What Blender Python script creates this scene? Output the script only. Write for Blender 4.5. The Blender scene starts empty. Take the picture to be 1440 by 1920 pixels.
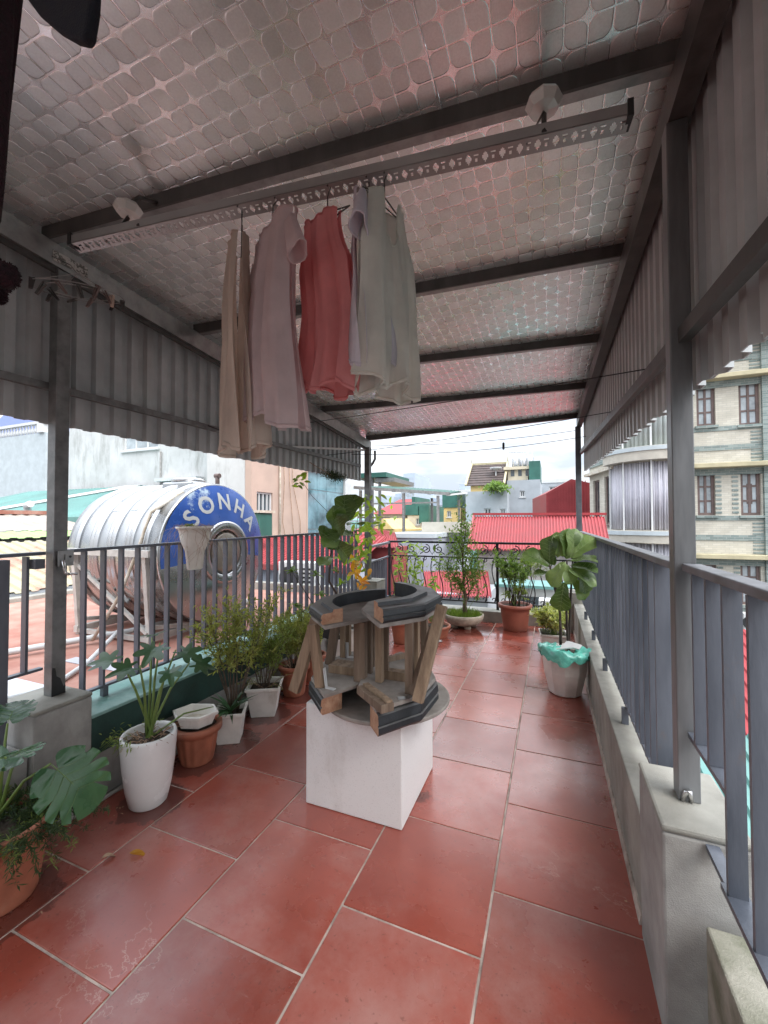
import bpy, bmesh, math, random
from mathutils import Vector, Matrix, Euler
from math import sin, cos, pi, radians, sqrt

sc = bpy.context.scene
COL = sc.collection
H = 1.4
# ------------------------------------------------------------------ camera
FPX, YAW, PIT, ROL = 775.1, 0.3854, 0.0233, -0.0027
cF = Vector((-sin(YAW)*cos(PIT), cos(YAW)*cos(PIT), sin(PIT)))
_R = Vector((cos(YAW), sin(YAW), 0)); _U = _R.cross(cF)
cR = _R*cos(ROL) + _U*sin(ROL); cU = -_R*sin(ROL) + _U*cos(ROL)
cam_d = bpy.data.cameras.new('camera'); cam = bpy.data.objects.new('camera', cam_d); COL.objects.link(cam)
cam.matrix_world = Matrix(((cR.x, cU.x, -cF.x, 0), (cR.y, cU.y, -cF.y, 0), (cR.z, cU.z, -cF.z, H), (0, 0, 0, 1)))
cam_d.sensor_fit = 'HORIZONTAL'; cam_d.sensor_width = 36; cam_d.lens = 36*FPX/1440
cam_d.clip_start = 0.02; cam_d.clip_end = 5000
sc.camera = cam
# ------------------------------------------------------------------ world
SUN_EL, SUN_AZ = radians(48), radians(118)
w = bpy.data.worlds.new('World'); sc.world = w; w.use_nodes = True
nt = w.node_tree; nt.nodes.clear()
N = nt.nodes.new; LK = nt.links.new
wo = N('ShaderNodeOutputWorld'); bg = N('ShaderNodeBackground'); bg.inputs[1].default_value = 0.13
sky = N('ShaderNodeTexSky'); sky.sky_type = 'NISHITA'; sky.sun_disc = False
sky.sun_elevation = SUN_EL; sky.sun_rotation = SUN_AZ; sky.air_density = 1.0; sky.dust_density = 3.0
tc = N('ShaderNodeTexCoord'); sep = N('ShaderNodeSeparateXYZ'); LK(tc.outputs['Generated'], sep.inputs[0])
# clouds laid out on a flat layer overhead: direction / (height + small)
zz = N('ShaderNodeMath'); zz.operation = 'MAXIMUM'; LK(sep.outputs[2], zz.inputs[0]); zz.inputs[1].default_value = 0.0
za = N('ShaderNodeMath'); za.operation = 'ADD'; LK(zz.outputs[0], za.inputs[0]); za.inputs[1].default_value = 0.14
vd = N('ShaderNodeVectorMath'); vd.operation = 'DIVIDE'; LK(tc.outputs['Generated'], vd.inputs[0])
cmb = N('ShaderNodeCombineXYZ')
for i in range(3): LK(za.outputs[0], cmb.inputs[i])
LK(cmb.outputs[0], vd.inputs[1])
nz = N('ShaderNodeTexNoise'); nz.inputs['Scale'].default_value = 1.1; nz.inputs['Detail'].default_value = 7; nz.inputs['Roughness'].default_value = .55
LK(vd.outputs[0], nz.inputs['Vector'])
cr = N('ShaderNodeValToRGB'); cr.color_ramp.elements[0].position = .38; cr.color_ramp.elements[1].position = .60
cr.color_ramp.elements[0].color = (1.20, 1.34, 1.53, 1); cr.color_ramp.elements[1].color = (1.96, 2.01, 2.08, 1)
LK(nz.outputs[0], cr.inputs[0])
mx = N('ShaderNodeMix'); mx.data_type = 'RGBA'; mx.inputs[0].default_value = .97
LK(sky.outputs[0], mx.inputs[6]); LK(cr.outputs[0], mx.inputs[7])
# overcast skies are brighter overhead than at the horizon (CIE overcast luminance)
zp = N('ShaderNodeMath'); zp.operation = 'POWER'; LK(zz.outputs[0], zp.inputs[0]); zp.inputs[1].default_value = 1.5
zg = N('ShaderNodeMath'); zg.operation = 'MULTIPLY_ADD'; LK(zp.outputs[0], zg.inputs[0]); zg.inputs[1].default_value = 4.0; zg.inputs[2].default_value = 1.0
vm = N('ShaderNodeVectorMath'); vm.operation = 'SCALE'; LK(mx.outputs[2], vm.inputs[0]); LK(zg.outputs[0], vm.inputs['Scale'])
LK(vm.outputs[0], bg.inputs[0]); LK(bg.outputs[0], wo.inputs[0])
# ------------------------------------------------------------------ sun (overcast: wide and weak) and exposure
sd = bpy.data.lights.new('sun', 'SUN'); sd.energy = 0.5; sd.angle = radians(35); sd.color = (1, .97, .93)
so = bpy.data.objects.new('sun', sd); COL.objects.link(so)
so.rotation_euler = Vector((sin(SUN_AZ)*cos(SUN_EL), cos(SUN_AZ)*cos(SUN_EL), sin(SUN_EL))).to_track_quat('Z', 'Y').to_euler(); so.location = (0, 0, 30)
vs = sc.view_settings; vs.view_transform = 'Standard'; vs.look = 'None'; vs.gamma = 1; vs.use_curve_mapping = False
vs.exposure = 2.15
sc.cycles.max_bounces = 8; sc.cycles.diffuse_bounces = 5; sc.cycles.glossy_bounces = 4
sc.cycles.transparent_max_bounces = 8
sc.cycles.sample_clamp_indirect = 6

# ------------------------------------------------------------------ helpers
def px(u, v, X=None, Y=None, Z=None):
    r = cF + cR*((u-720)/FPX) + cU*((960-v)/FPX)
    o = Vector((0, 0, H))
    if X is not None: t = X/r.x
    elif Y is not None: t = Y/r.y
    else: t = (Z-H)/r.z
    return o + r*t

MATS = {}
def M(name, col, rough=.6, metal=0, var=.12, scale=5, bump=0.0, bscale=40, col2=None, pos=(.35, .65), detail=5,
      rvar=0.1, spec=.5, stretch=None, rnd=0.0, coat=0.0):
    m = bpy.data.materials.new(name); m.use_nodes = True; t = m.node_tree; t.nodes.clear()
    n = t.nodes.new; l = t.links.new
    out = n('ShaderNodeOutputMaterial'); b = n('ShaderNodeBsdfPrincipled'); l(b.outputs[0], out.inputs[0])
    g = n('ShaderNodeNewGeometry'); src = g.outputs['Position']
    if stretch:
        mp = n('ShaderNodeMapping'); mp.inputs['Scale'].default_value = stretch; l(src, mp.inputs[0]); src = mp.outputs[0]
    nz = n('ShaderNodeTexNoise'); nz.inputs['Scale'].default_value = scale; nz.inputs['Detail'].default_value = detail
    nz.inputs['Roughness'].default_value = .6; l(src, nz.inputs['Vector'])
    cr = n('ShaderNodeValToRGB'); cr.color_ramp.elements[0].position = pos[0]; cr.color_ramp.elements[1].position = pos[1]
    c2 = col2 if col2 else tuple(min(1, c*(1+var)) for c in col)
    c1 = col if col2 else tuple(c*(1-var) for c in col)
    cr.color_ramp.elements[0].color = (*c1, 1); cr.color_ramp.elements[1].color = (*c2, 1)
    l(nz.outputs[0], cr.inputs[0]); colout = cr.outputs[0]
    if rnd:
        oi = n('ShaderNodeObjectInfo'); ma = n('ShaderNodeMath'); ma.operation = 'MULTIPLY_ADD'
        l(oi.outputs['Random'], ma.inputs[0]); ma.inputs[1].default_value = 2*rnd; ma.inputs[2].default_value = 1-rnd
        vs_ = n('ShaderNodeVectorMath'); vs_.operation = 'SCALE'; l(colout, vs_.inputs[0]); l(ma.outputs[0], vs_.inputs['Scale']); colout = vs_.outputs[0]
    l(colout, b.inputs['Base Color'])
    b.inputs['Metallic'].default_value = metal; b.inputs['Specular IOR Level'].default_value = spec
    if coat: b.inputs['Coat Weight'].default_value = coat; b.inputs['Coat Roughness'].default_value = .1
    rr = n('ShaderNodeMapRange'); rr.inputs[3].default_value = max(.02, rough-rvar); rr.inputs[4].default_value = min(1, rough+rvar)
    rr.inputs[1].default_value = .3; rr.inputs[2].default_value = .7
    l(nz.outputs[0], rr.inputs[0]); l(rr.outputs[0], b.inputs['Roughness'])
    if bump:
        n2 = n('ShaderNodeTexNoise'); n2.inputs['Scale'].default_value = bscale; n2.inputs['Detail'].default_value = 4; l(src, n2.inputs['Vector'])
        bp = n('ShaderNodeBump'); bp.inputs['Strength'].default_value = bump; bp.inputs['Distance'].default_value = .01
        l(n2.outputs[0], bp.inputs['Height']); l(bp.outputs[0], b.inputs['Normal'])
    MATS[name] = m
    return m

def LEAF(name, c1, c2, rough=.45, trans=.35, scale=7, rnd=.2):
    m = M(name, c1, rough, col2=c2, scale=scale, rnd=rnd); t = m.node_tree; n = t.nodes.new; l = t.links.new
    b = [x for x in t.nodes if x.type == 'BSDF_PRINCIPLED'][0]; out = [x for x in t.nodes if x.type == 'OUTPUT_MATERIAL'][0]
    tr = n('ShaderNodeBsdfTranslucent'); mixs = n('ShaderNodeMixShader'); mixs.inputs[0].default_value = trans
    src = b.inputs['Base Color'].links[0].from_socket
    sc_ = n('ShaderNodeVectorMath'); sc_.operation = 'MULTIPLY'; sc_.inputs[1].default_value = (1.5, 1.6, .6); l(src, sc_.inputs[0])
    l(sc_.outputs[0], tr.inputs[0]); l(b.outputs[0], mixs.inputs[1]); l(tr.outputs[0], mixs.inputs[2]); l(mixs.outputs[0], out.inputs[0])
    return m

class MB:
    def __init__(s): s.v = []; s.f = []; s.sm = []
    def add(s, vs, fs, smooth=False):
        o = len(s.v); s.v += [tuple(x) for x in vs]
        for f in fs: s.f.append(tuple(i+o for i in f)); s.sm.append(smooth)
        return s
    def box(s, c, d, rot=None):
        hx, hy, hz = d[0]/2, d[1]/2, d[2]/2
        P = [Vector((x, y, z)) for z in (-hz, hz) for y in (-hy, hy) for x in (-hx, hx)]
        if rot is not None: P = [rot @ p for p in P]
        c = Vector(c)
        return s.add([p+c for p in P], [(0, 2, 3, 1), (4, 5, 7, 6), (0, 1, 5, 4), (2, 6, 7, 3), (0, 4, 6, 2), (1, 3, 7, 5)])
    def bb(s, x0, x1, y0, y1, z0, z1):
        return s.box(((x0+x1)/2, (y0+y1)/2, (z0+z1)/2), (x1-x0, y1-y0, z1-z0))
    def beam(s, a, b, w, h, up=(0, 0, 1), taper=1.0):
        a = Vector(a); b = Vector(b); d = (b-a).normalized(); up = Vector(up)
        if abs(d.dot(up)) > .98: up = Vector((1, 0, 0))
        x = d.cross(up).normalized(); y = x.cross(d).normalized()
        P = []
        for p, k in ((a, 1), (b, taper)):
            for sx, sy in ((-1, -1), (1, -1), (1, 1), (-1, 1)): P.append(p + x*(sx*w/2*k) + y*(sy*h/2*k))
        return s.add(P, [(3, 2, 1, 0), (4, 5, 6, 7), (0, 1, 5, 4), (1, 2, 6, 5), (2, 3, 7, 6), (3, 0, 4, 7)])
    def tube(s, pts, r, n=6, r1=None, caps=True):
        pts = [Vector(p) for p in pts]; m = len(pts); r1 = r if r1 is None else r1
        rings = []; prev = None
        for i, p in enumerate(pts):
            d = (pts[min(i+1, m-1)] - pts[max(i-1, 0)])
            d = d.normalized() if d.length > 1e-9 else Vector((0, 0, 1))
            if prev is None:
                u = d.orthogonal().normalized()
            else:
                u = prev - d*prev.dot(d)
                u = u.normalized() if u.length > 1e-6 else d.orthogonal().normalized()
            prev = u; vv = d.cross(u); rr = r + (r1-r)*i/max(1, m-1)
            rings.append([p + (u*cos(2*pi*k/n)+vv*sin(2*pi*k/n))*rr for k in range(n)])
        fs = []
        for i in range(m-1):
            for k in range(n): fs.append((i*n+k, i*n+(k+1) % n, (i+1)*n+(k+1) % n, (i+1)*n+k))
        s.add([q for rg in rings for q in rg], fs, True)
        if caps:
            o = len(s.v)-m*n
            s.f.append(tuple(o+k for k in reversed(range(n)))); s.sm.append(False)
            s.f.append(tuple(o+(m-1)*n+k for k in range(n))); s.sm.append(False)
        return s
    def lathe(s, prof, c, n=32, smooth=True, squash=(1, 1), rot=0, wob=None):
        c = Vector(c); V = []; fs = []
        for i, (r, z) in enumerate(prof):
            for k in range(n):
                a = 2*pi*k/n + rot; q = r*(wob(a, z) if wob else 1)
                V.append(c + Vector((q*cos(a)*squash[0], q*sin(a)*squash[1], z)))
        for i in range(len(prof)-1):
            for k in range(n): fs.append((i*n+k, i*n+(k+1) % n, (i+1)*n+(k+1) % n, (i+1)*n+k))
        if prof[0][0] > 0: fs.append(tuple(reversed(range(n))))
        if prof[-1][0] > 0: fs.append(tuple((len(prof)-1)*n+k for k in range(n)))
        return s.add(V, fs, smooth)
    def prism(s, poly, z0, z1):
        n = len(poly); V = [(p[0], p[1], z0) for p in poly] + [(p[0], p[1], z1) for p in poly]
        return s.add(V, [tuple(reversed(range(n))), tuple(range(n, 2*n))] + [(k, (k+1) % n, n+(k+1) % n, n+k) for k in range(n)])
    def quad(s, a, b, c, d, th=0.0):
        a, b, c, d = map(Vector, (a, b, c, d))
        if th:
            nn = (b-a).cross(d-a).normalized()*th
            return s.add([a, b, c, d, a-nn, b-nn, c-nn, d-nn], [(0, 1, 2, 3), (7, 6, 5, 4), (0, 4, 5, 1), (1, 5, 6, 2), (2, 6, 7, 3), (3, 7, 4, 0)])
        return s.add([a, b, c, d], [(0, 1, 2, 3)])
    def corr(s, a, b, c, d, n, dep, prof='trap', th=.004):
        """corrugated sheet between edge a-b (top) and d-c (bottom); n ribs along a->b"""
        a, b, c, d = map(Vector, (a, b, c, d)); nn = (b-a).cross(d-a).normalized()
        pr = [(0, 0), (.3, 0), (.4, 1), (.8, 1), (.9, 0)] if prof == 'trap' else [(k/6, .5-.5*cos(2*pi*k/6)) for k in range(6)]
        T = []; B = []; rows = []
        for i in range(n):
            for (x, hgt) in pr: rows.append(((i+x)/n, hgt*dep))
        rows.append((1, 0))
        V = []
        for x, hgt in rows: V += [a.lerp(b, x)+nn*hgt, d.lerp(c, x)+nn*hgt]
        m = len(rows); fs = [(2*i, 2*i+1, 2*i+3, 2*i+2) for i in range(m-1)]
        for x, hgt in rows: V += [a.lerp(b, x)+nn*(hgt-th), d.lerp(c, x)+nn*(hgt-th)]
        o = 2*m
        fs += [(o+2*i, o+2*i+2, o+2*i+3, o+2*i+1) for i in range(m-1)]
        fs += [(2*i, 2*i+2, o+2*i+2, o+2*i) for i in range(m-1)] + [(2*i+1, o+2*i+1, o+2*i+3, 2*i+3) for i in range(m-1)]
        fs += [(0, o, o+1, 1), (2*m-2, 2*m-1, o+2*m-1, o+2*m-2)]
        return s.add(V, fs)
    def mesh(s, name, off=(0, 0, 0)):
        me = bpy.data.meshes.new(name); off = Vector(off)
        me.from_pydata([tuple(Vector(v)-off) for v in s.v], [], s.f)
        me.polygons.foreach_set('use_smooth', s.sm); me.update()
        return me
    def build(s, name, mat, parent=None, bevel=0, label=None, kind=None):
        off = rootloc(parent); me = s.mesh(name, off)
        o = bpy.data.objects.new(name, me); COL.objects.link(o)
        if parent: o.parent = parent
        me.materials.append(mat if not isinstance(mat, str) else MATS[mat])
        if bevel:
            bv = o.modifiers.new('bevel', 'BEVEL'); bv.width = bevel; bv.segments = 2; bv.limit_method = 'ANGLE'; bv.angle_limit = radians(40)
        if label: o['label'] = label
        if kind: o['kind'] = kind
        return o

def rootloc(o):
    p = Vector((0, 0, 0))
    while o: p += o.location; o = o.parent
    return p
def thing(name, label, cat, loc=(0, 0, 0), group=None):
    o = bpy.data.objects.new(name, None); COL.objects.link(o); o.location = loc; o.empty_display_size = .1
    return tag(o, label, cat, group)
def tag(o, label, cat, group=None, kind='thing'):
    o['label'] = label; o['category'] = cat
    if group: o['group'] = group
    if kind: o['kind'] = kind
    return o
def struct(o): o['kind'] = 'structure'; return o
def inst(name, me, parent, mw, mat=None):
    o = bpy.data.objects.new(name, me); COL.objects.link(o); o.parent = parent
    m = mw.copy(); m.translation = m.translation - rootloc(parent); o.matrix_local = m
    return o
def frame(pos, axis, nrm, s=1.0, roll=0):
    """matrix whose Y runs along axis and Z near nrm"""
    y = Vector(axis).normalized(); z = Vector(nrm); z = (z - y*z.dot(y))
    z = z.normalized() if z.length > 1e-4 else y.orthogonal().normalized()
    if roll: z = Matrix.Rotation(roll, 3, y) @ z
    x = y.cross(z)
    m = Matrix(((x.x, y.x, z.x, 0), (x.y, y.y, z.y, 0), (x.z, y.z, z.z, 0), (0, 0, 0, 1)))
    m = m @ Matrix.Diagonal((s, s, s, 1)); m.translation = Vector(pos); return m
RZ = lambda a: Matrix.Rotation(a, 3, 'Z')

# ------------------------------------------------------------------ materials
def stainy(name, col, scale, p0, p1, amt, stretch=(1, 1, .4)):
    m = MATS[name]; t = m.node_tree; n = t.nodes.new; l = t.links.new
    b = [x for x in t.nodes if x.type == 'BSDF_PRINCIPLED'][0]; g = [x for x in t.nodes if x.type == 'NEW_GEOMETRY'][0]
    mp = n('ShaderNodeMapping'); mp.inputs['Scale'].default_value = stretch; l(g.outputs['Position'], mp.inputs[0])
    nz = n('ShaderNodeTexNoise'); nz.inputs['Scale'].default_value = scale; nz.inputs['Detail'].default_value = 10; nz.inputs['Roughness'].default_value = .7; l(mp.outputs[0], nz.inputs['Vector'])
    mr = n('ShaderNodeMapRange'); mr.inputs[1].default_value = p0; mr.inputs[2].default_value = p1; mr.inputs[4].default_value = amt; l(nz.outputs[0], mr.inputs[0])
    src = b.inputs['Base Color'].links[0].from_socket; mx = n('ShaderNodeMix'); mx.data_type = 'RGBA'; l(mr.outputs[0], mx.inputs[0]); l(src, mx.inputs[6]); mx.inputs[7].default_value = (*col, 1); l(mx.outputs[2], b.inputs['Base Color'])
M('grey_steel', (.11, .115, .13), .45, .3, .22, 9, .05, 90)
M('galv', (.30, .30, .295), .42, .85, .22, 14, .05, 60)
M('galv_post', (.19, .195, .20), .45, .5, .3, 9, .08, 60, stretch=(1, 1, .15))
M('galv_dark', (.075, .073, .07), .5, .4, .3, 9, .05, 60, stretch=(1, 1, .3))
M('rail_paint', (.068, .078, .098), .40, .1, .3, 7, .08, 120, col2=(.13, .142, .17), stretch=(1, 1, .22), detail=8)
M('corr_grey', (.40, .42, .425), .5, .2, .15, 4, 0)
M('cement', (.30, .295, .28), .85, 0, .25, 5, .25, 320)
M('cement_worn', (.36, .35, .31), .85, 0, .2, 3.5, .25, 320, col2=(.22, .215, .19))
M('moss_cement', (.30, .285, .235), .85, 0, 0, 9, .35, 260, col2=(.13, .135, .09), detail=9)
M('teal_paint', (.10, .24, .21), .5, 0, 0, 5, .2, 60, col2=(.27, .40, .37))
M('teal_dark', (.02, .058, .048), .6, 0, .3, 6, .2, 60)
M('grout', (.46, .39, .34), .85, 0, .25, 14, .2, 200)
M('white_terrazzo', (.60, .60, .595), .6, 0, 0, 150, .12, 200, col2=(.78, .78, .77), pos=(.28, .42))
stainy('white_terrazzo', (.38, .34, .29), 4.5, .56, .78, .45)
M('white_glaze', (.74, .74, .73), .22, 0, .05, 5, 0, spec=.5)
M('white_plastic', (.78, .76, .71), .42, 0, .1, 8, 0)
M('dirty_plastic', (.60, .57, .50), .5, 0, 0, 8, 0, col2=(.40, .33, .24))
M('terracotta', (.34, .115, .065), .55, 0, .2, 8, .1, 60)
M('terracotta_dark', (.27, .085, .055), .45, 0, .15, 8, .05, 60)
M('stone_bowl', (.42, .37, .30), .8, 0, .3, 10, .5, 60)
M('soil', (.045, .032, .022), .95, 0, .5, 40, 1.0, 60)
M('bark', (.12, .085, .06), .85, 0, .4, 30, .6, 60)
M('dark_stem', (.055, .04, .032), .7, 0, .3, 30, .4, 80)
M('green_stem', (.16, .24, .06), .5, 0, .2, 20)
M('dry_root', (.36, .24, .16), .8, 0, .3, 20)
LEAF('fig_leaf', (.055, .105, .028), (.13, .20, .055), .35, .22, 6)
LEAF('fig_leaf_light', (.10, .17, .05), (.22, .30, .11), .35, .25, 6)
LEAF('monstera_leaf', (.028, .085, .036), (.055, .135, .058), .28, .15, 5)
LEAF('philo_leaf', (.03, .085, .035), (.06, .13, .055), .35, .15, 6)
LEAF('bush_leaf', (.24, .28, .06), (.44, .46, .16), .5, .35, 12)
LEAF('fern_leaf', (.14, .20, .04), (.27, .33, .10), .6, .3, 12)
LEAF('dark_fern', (.018, .042, .014), (.05, .08, .028), .6, .2, 12)
LEAF('vine_leaf', (.17, .28, .03), (.32, .42, .07), .5, .45, 6)
LEAF('yellow_leaf', (.55, .34, .02), (.62, .20, .03), .5, .4, 6)
LEAF('bonsai_leaf', (.085, .15, .035), (.19, .28, .075), .5, .35, 12)
LEAF('croton_leaf', (.14, .20, .05), (.66, .64, .34), .45, .3, 55)
LEAF('grass_leaf', (.10, .17, .03), (.20, .27, .06), .55, .35, 12)
M('wood_old', (.13, .088, .06), .8, 0, 0, 9, .3, 60, col2=(.25, .185, .135), stretch=(3, 3, .25))
M('wood_raw', (.33, .235, .155), .8, 0, 0, 10, .3, 60, col2=(.17, .115, .075), stretch=(3, 3, .25))
M('end_grain', (.34, .17, .10), .85, 0, 0, 28, .5, 90, col2=(.50, .32, .21))
M('ply_grey', (.21, .185, .165), .8, 0, 0, 9, .15, 60, col2=(.33, .30, .27))
M('black_paint', (.016, .018, .020), .42, 0, .3, 10, .1, 80)
def dusty(name, dust):
    m = MATS[name]; t = m.node_tree; n = t.nodes.new; l = t.links.new
    b = [x for x in t.nodes if x.type == 'BSDF_PRINCIPLED'][0]; g = [x for x in t.nodes if x.type == 'NEW_GEOMETRY'][0]; nz = [x for x in t.nodes if x.type == 'TEX_NOISE'][0]
    sp = n('ShaderNodeSeparateXYZ'); l(g.outputs['Normal'], sp.inputs[0]); mr = n('ShaderNodeMapRange'); mr.inputs[1].default_value = .35; mr.inputs[2].default_value = .95; mr.inputs[4].default_value = .85; l(sp.outputs[2], mr.inputs[0])
    mm = n('ShaderNodeMath'); mm.operation = 'MULTIPLY'; l(mr.outputs[0], mm.inputs[0]); m2 = n('ShaderNodeMapRange'); m2.inputs[1].default_value = .3; m2.inputs[2].default_value = .6; m2.inputs[3].default_value = .45; l(nz.outputs[0], m2.inputs[0]); l(m2.outputs[0], mm.inputs[1])
    src = b.inputs['Base Color'].links[0].from_socket; mx = n('ShaderNodeMix'); mx.data_type = 'RGBA'; l(mm.outputs[0], mx.inputs[0]); l(src, mx.inputs[6]); mx.inputs[7].default_value = (*dust, 1); l(mx.outputs[2], b.inputs['Base Color'])
M('rim_paint', (.020, .023, .027), .5, 0, .3, 14, .15, 80); dusty('rim_paint', (.15, .145, .14))
M('black_rubber', (.012, .012, .013), .5, 0, .2)
M('cable', (.012, .012, .014), .5, 0, .2)
M('chrome', (.62, .62, .62), .25, 1, .1)
M('iron_black', (.02, .021, .025), .4, .4, .3)
M('stainless', (.47, .475, .48), .26, 1, .06, 3)
M('navy_cloth', (.006, .007, .014), .95, 0, .3, 60, .4, 300)
M('maroon_cloth', (.020, .004, .009), 1, 0, .5, 80, 1.0, 200)

def fabric(name, c, tr=.35):
    m = LEAF(name, tuple(x*.86 for x in c), c, .9, tr, 9, 0)
    t = m.node_tree
    for n_ in t.nodes:
        if n_.type == 'VECT_MATH' and n_.operation == 'MULTIPLY': n_.inputs[1].default_value = (1, 1, 1)
    b = [x for x in t.nodes if x.type == 'BSDF_PRINCIPLED'][0]
    n2 = t.nodes.new('ShaderNodeTexNoise'); n2.inputs['Scale'].default_value = 16; n2.inputs['Detail'].default_value = 4
    g = [x for x in t.nodes if x.type == 'NEW_GEOMETRY'][0]
    mp = t.nodes.new('ShaderNodeMapping'); mp.inputs['Scale'].default_value = (1, 1, .18); t.links.new(g.outputs['Position'], mp.inputs[0]); t.links.new(mp.outputs[0], n2.inputs['Vector'])
    bp = t.nodes.new('ShaderNodeBump'); bp.inputs['Strength'].default_value = .5; bp.inputs['Distance'].default_value = .02
    t.links.new(n2.outputs[0], bp.inputs['Height']); t.links.new(bp.outputs[0], b.inputs['Normal'])
    return m
M('cream_plaster', (.45, .42, .36), .85, 0, .1, 3, .2)
fabric('cloth_beige', (.68, .58, .50)); fabric('cloth_mauve', (.74, .62, .63), .45); fabric('cloth_red', (.88, .36, .36), .5)
fabric('cloth_lavender', (.70, .66, .73)); fabric('cloth_white', (.84, .83, .76), .45)

stainy('grout', (.17, .135, .11), 3.0, .50, .62, .85, (1, 1, 1)); stainy('rail_paint', (.16, .11, .085), 9, .62, .72, .5, (1, 1, .5)); stainy('galv_post', (.16, .12, .09), 7, .60, .74, .5, (1, 1, .25)); stainy('cement', (.14, .13, .11), 3, .52, .72, .6); stainy('cement_worn', (.16, .155, .12), 3.5, .54, .72, .6); stainy('white_plastic', (.42, .36, .28), 9, .56, .75, .5); stainy('terracotta', (.42, .27, .20), 8, .55, .75, .5); stainy('corr_grey', (.25, .22, .19), 2.5, .55, .75, .5, (1, 1, .2)); stainy('white_glaze', (.50, .48, .44), 6, .62, .8, .4)
def tile_mat():
    m = bpy.data.materials.new('cotto_tile'); m.use_nodes = True; t = m.node_tree; t.nodes.clear(); n = t.nodes.new; l = t.links.new
    out = n('ShaderNodeOutputMaterial'); b = n('ShaderNodeBsdfPrincipled'); l(b.outputs[0], out.inputs[0])
    g = n('ShaderNodeNewGeometry'); oi = n('ShaderNodeObjectInfo')
    off = n('ShaderNodeVectorMath'); off.operation = 'ADD'; l(g.outputs['Position'], off.inputs[0])
    rs = n('ShaderNodeMath'); rs.operation = 'MULTIPLY'; l(oi.outputs['Random'], rs.inputs[0]); rs.inputs[1].default_value = 37
    l(rs.outputs[0], off.inputs[1])
    def noise(sc_, det, src=off.outputs[0], rough=.6, dist=0):
        x = n('ShaderNodeTexNoise'); x.inputs['Scale'].default_value = sc_; x.inputs['Detail'].default_value = det; x.inputs['Roughness'].default_value = rough
        x.inputs['Distortion'].default_value = dist; l(src, x.inputs['Vector']); return x.outputs[0]
    def ramp(src, p0, p1, c0, c1):
        x = n('ShaderNodeValToRGB'); x.color_ramp.elements[0].position = p0; x.color_ramp.elements[1].position = p1
        x.color_ramp.elements[0].color = (*c0, 1); x.color_ramp.elements[1].color = (*c1, 1); l(src, x.inputs[0]); return x.outputs[0]
    def mix(f, a, bb):
        x = n('ShaderNodeMix'); x.data_type = 'RGBA'; l(f, x.inputs[0]); l(a, x.inputs[6])
        if isinstance(bb, tuple): x.inputs[7].default_value = (*bb, 1)
        else: l(bb, x.inputs[7])
        return x.outputs[2]
    base = ramp(noise(3.2, 6), .3, .7, (.245, .047, .030), (.335, .076, .050))
    # chalky bloom and fine scuffs
    bloom = ramp(noise(1.5, 8, rough=.72), .48, .72, (0, 0, 0), (.42, .42, .42))
    c = mix(bloom, base, (.44, .30, .27))
    sm = n('ShaderNodeMapping'); sm.inputs['Rotation'].default_value = (0, 0, .5); sm.inputs['Scale'].default_value = (1, 7, 1); l(off.outputs[0], sm.inputs[0])
    scuff = ramp(noise(11, 6, sm.outputs[0], .7, .6), .66, .72, (0, 0, 0), (.5, .5, .5))
    gate = ramp(noise(1.1, 3), .46, .58, (0, 0, 0), (1, 1, 1))
    mm = n('ShaderNodeMath'); mm.operation = 'MULTIPLY'; l(scuff, mm.inputs[0]); l(gate, mm.inputs[1])
    c = mix(mm.outputs[0], c, (.52, .37, .32))
    # tide marks: thin pale rims of dried puddles
    tn = noise(1.6, 9, g.outputs['Position'], .62, .3)
    band = n('ShaderNodeMath'); band.operation = 'SUBTRACT'; l(tn, band.inputs[0]); band.inputs[1].default_value = .585
    ab = n('ShaderNodeMath'); ab.operation = 'ABSOLUTE'; l(band.outputs[0], ab.inputs[0])
    rim0 = ramp(ab.outputs[0], .0, .0045, (.5, .5, .5), (0, 0, 0))
    rg_ = ramp(noise(.9, 4, g.outputs['Position']), .50, .60, (0, 0, 0), (1, 1, 1))
    rmm = n('ShaderNodeMath'); rmm.operation = 'MULTIPLY'; l(rim0, rmm.inputs[0]); l(rg_, rmm.inputs[1]); rim = rmm.outputs[0]
    c = mix(rim, c, (.56, .40, .35))
    dark = ramp(noise(60, 3), .30, .38, (.5, .5, .5), (0, 0, 0)); c = mix(dark, c, (.13, .04, .03))
    vs_ = n('ShaderNodeVectorMath'); vs_.operation = 'SCALE'; ma = n('ShaderNodeMath'); ma.operation = 'MULTIPLY_ADD'
    l(oi.outputs['Random'], ma.inputs[0]); ma.inputs[1].default_value = .34; ma.inputs[2].default_value = .83
    l(c, vs_.inputs[0]); l(ma.outputs[0], vs_.inputs['Scale']); l(vs_.outputs[0], b.inputs['Base Color'])
    # glaze gloss, with standing water at the far end of the terrace
    # damp rings around the pots
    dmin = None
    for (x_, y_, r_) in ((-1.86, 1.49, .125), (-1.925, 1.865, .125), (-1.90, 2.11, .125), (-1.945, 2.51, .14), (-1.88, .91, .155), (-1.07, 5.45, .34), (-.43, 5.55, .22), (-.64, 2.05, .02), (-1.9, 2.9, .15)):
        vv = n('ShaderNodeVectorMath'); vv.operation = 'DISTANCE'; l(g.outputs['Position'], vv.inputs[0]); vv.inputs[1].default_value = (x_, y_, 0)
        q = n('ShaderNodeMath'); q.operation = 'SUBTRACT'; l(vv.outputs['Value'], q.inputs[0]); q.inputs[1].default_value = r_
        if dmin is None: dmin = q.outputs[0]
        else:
            q2 = n('ShaderNodeMath'); q2.operation = 'MINIMUM'; l(dmin, q2.inputs[0]); l(q.outputs[0], q2.inputs[1]); dmin = q2.outputs[0]
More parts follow.
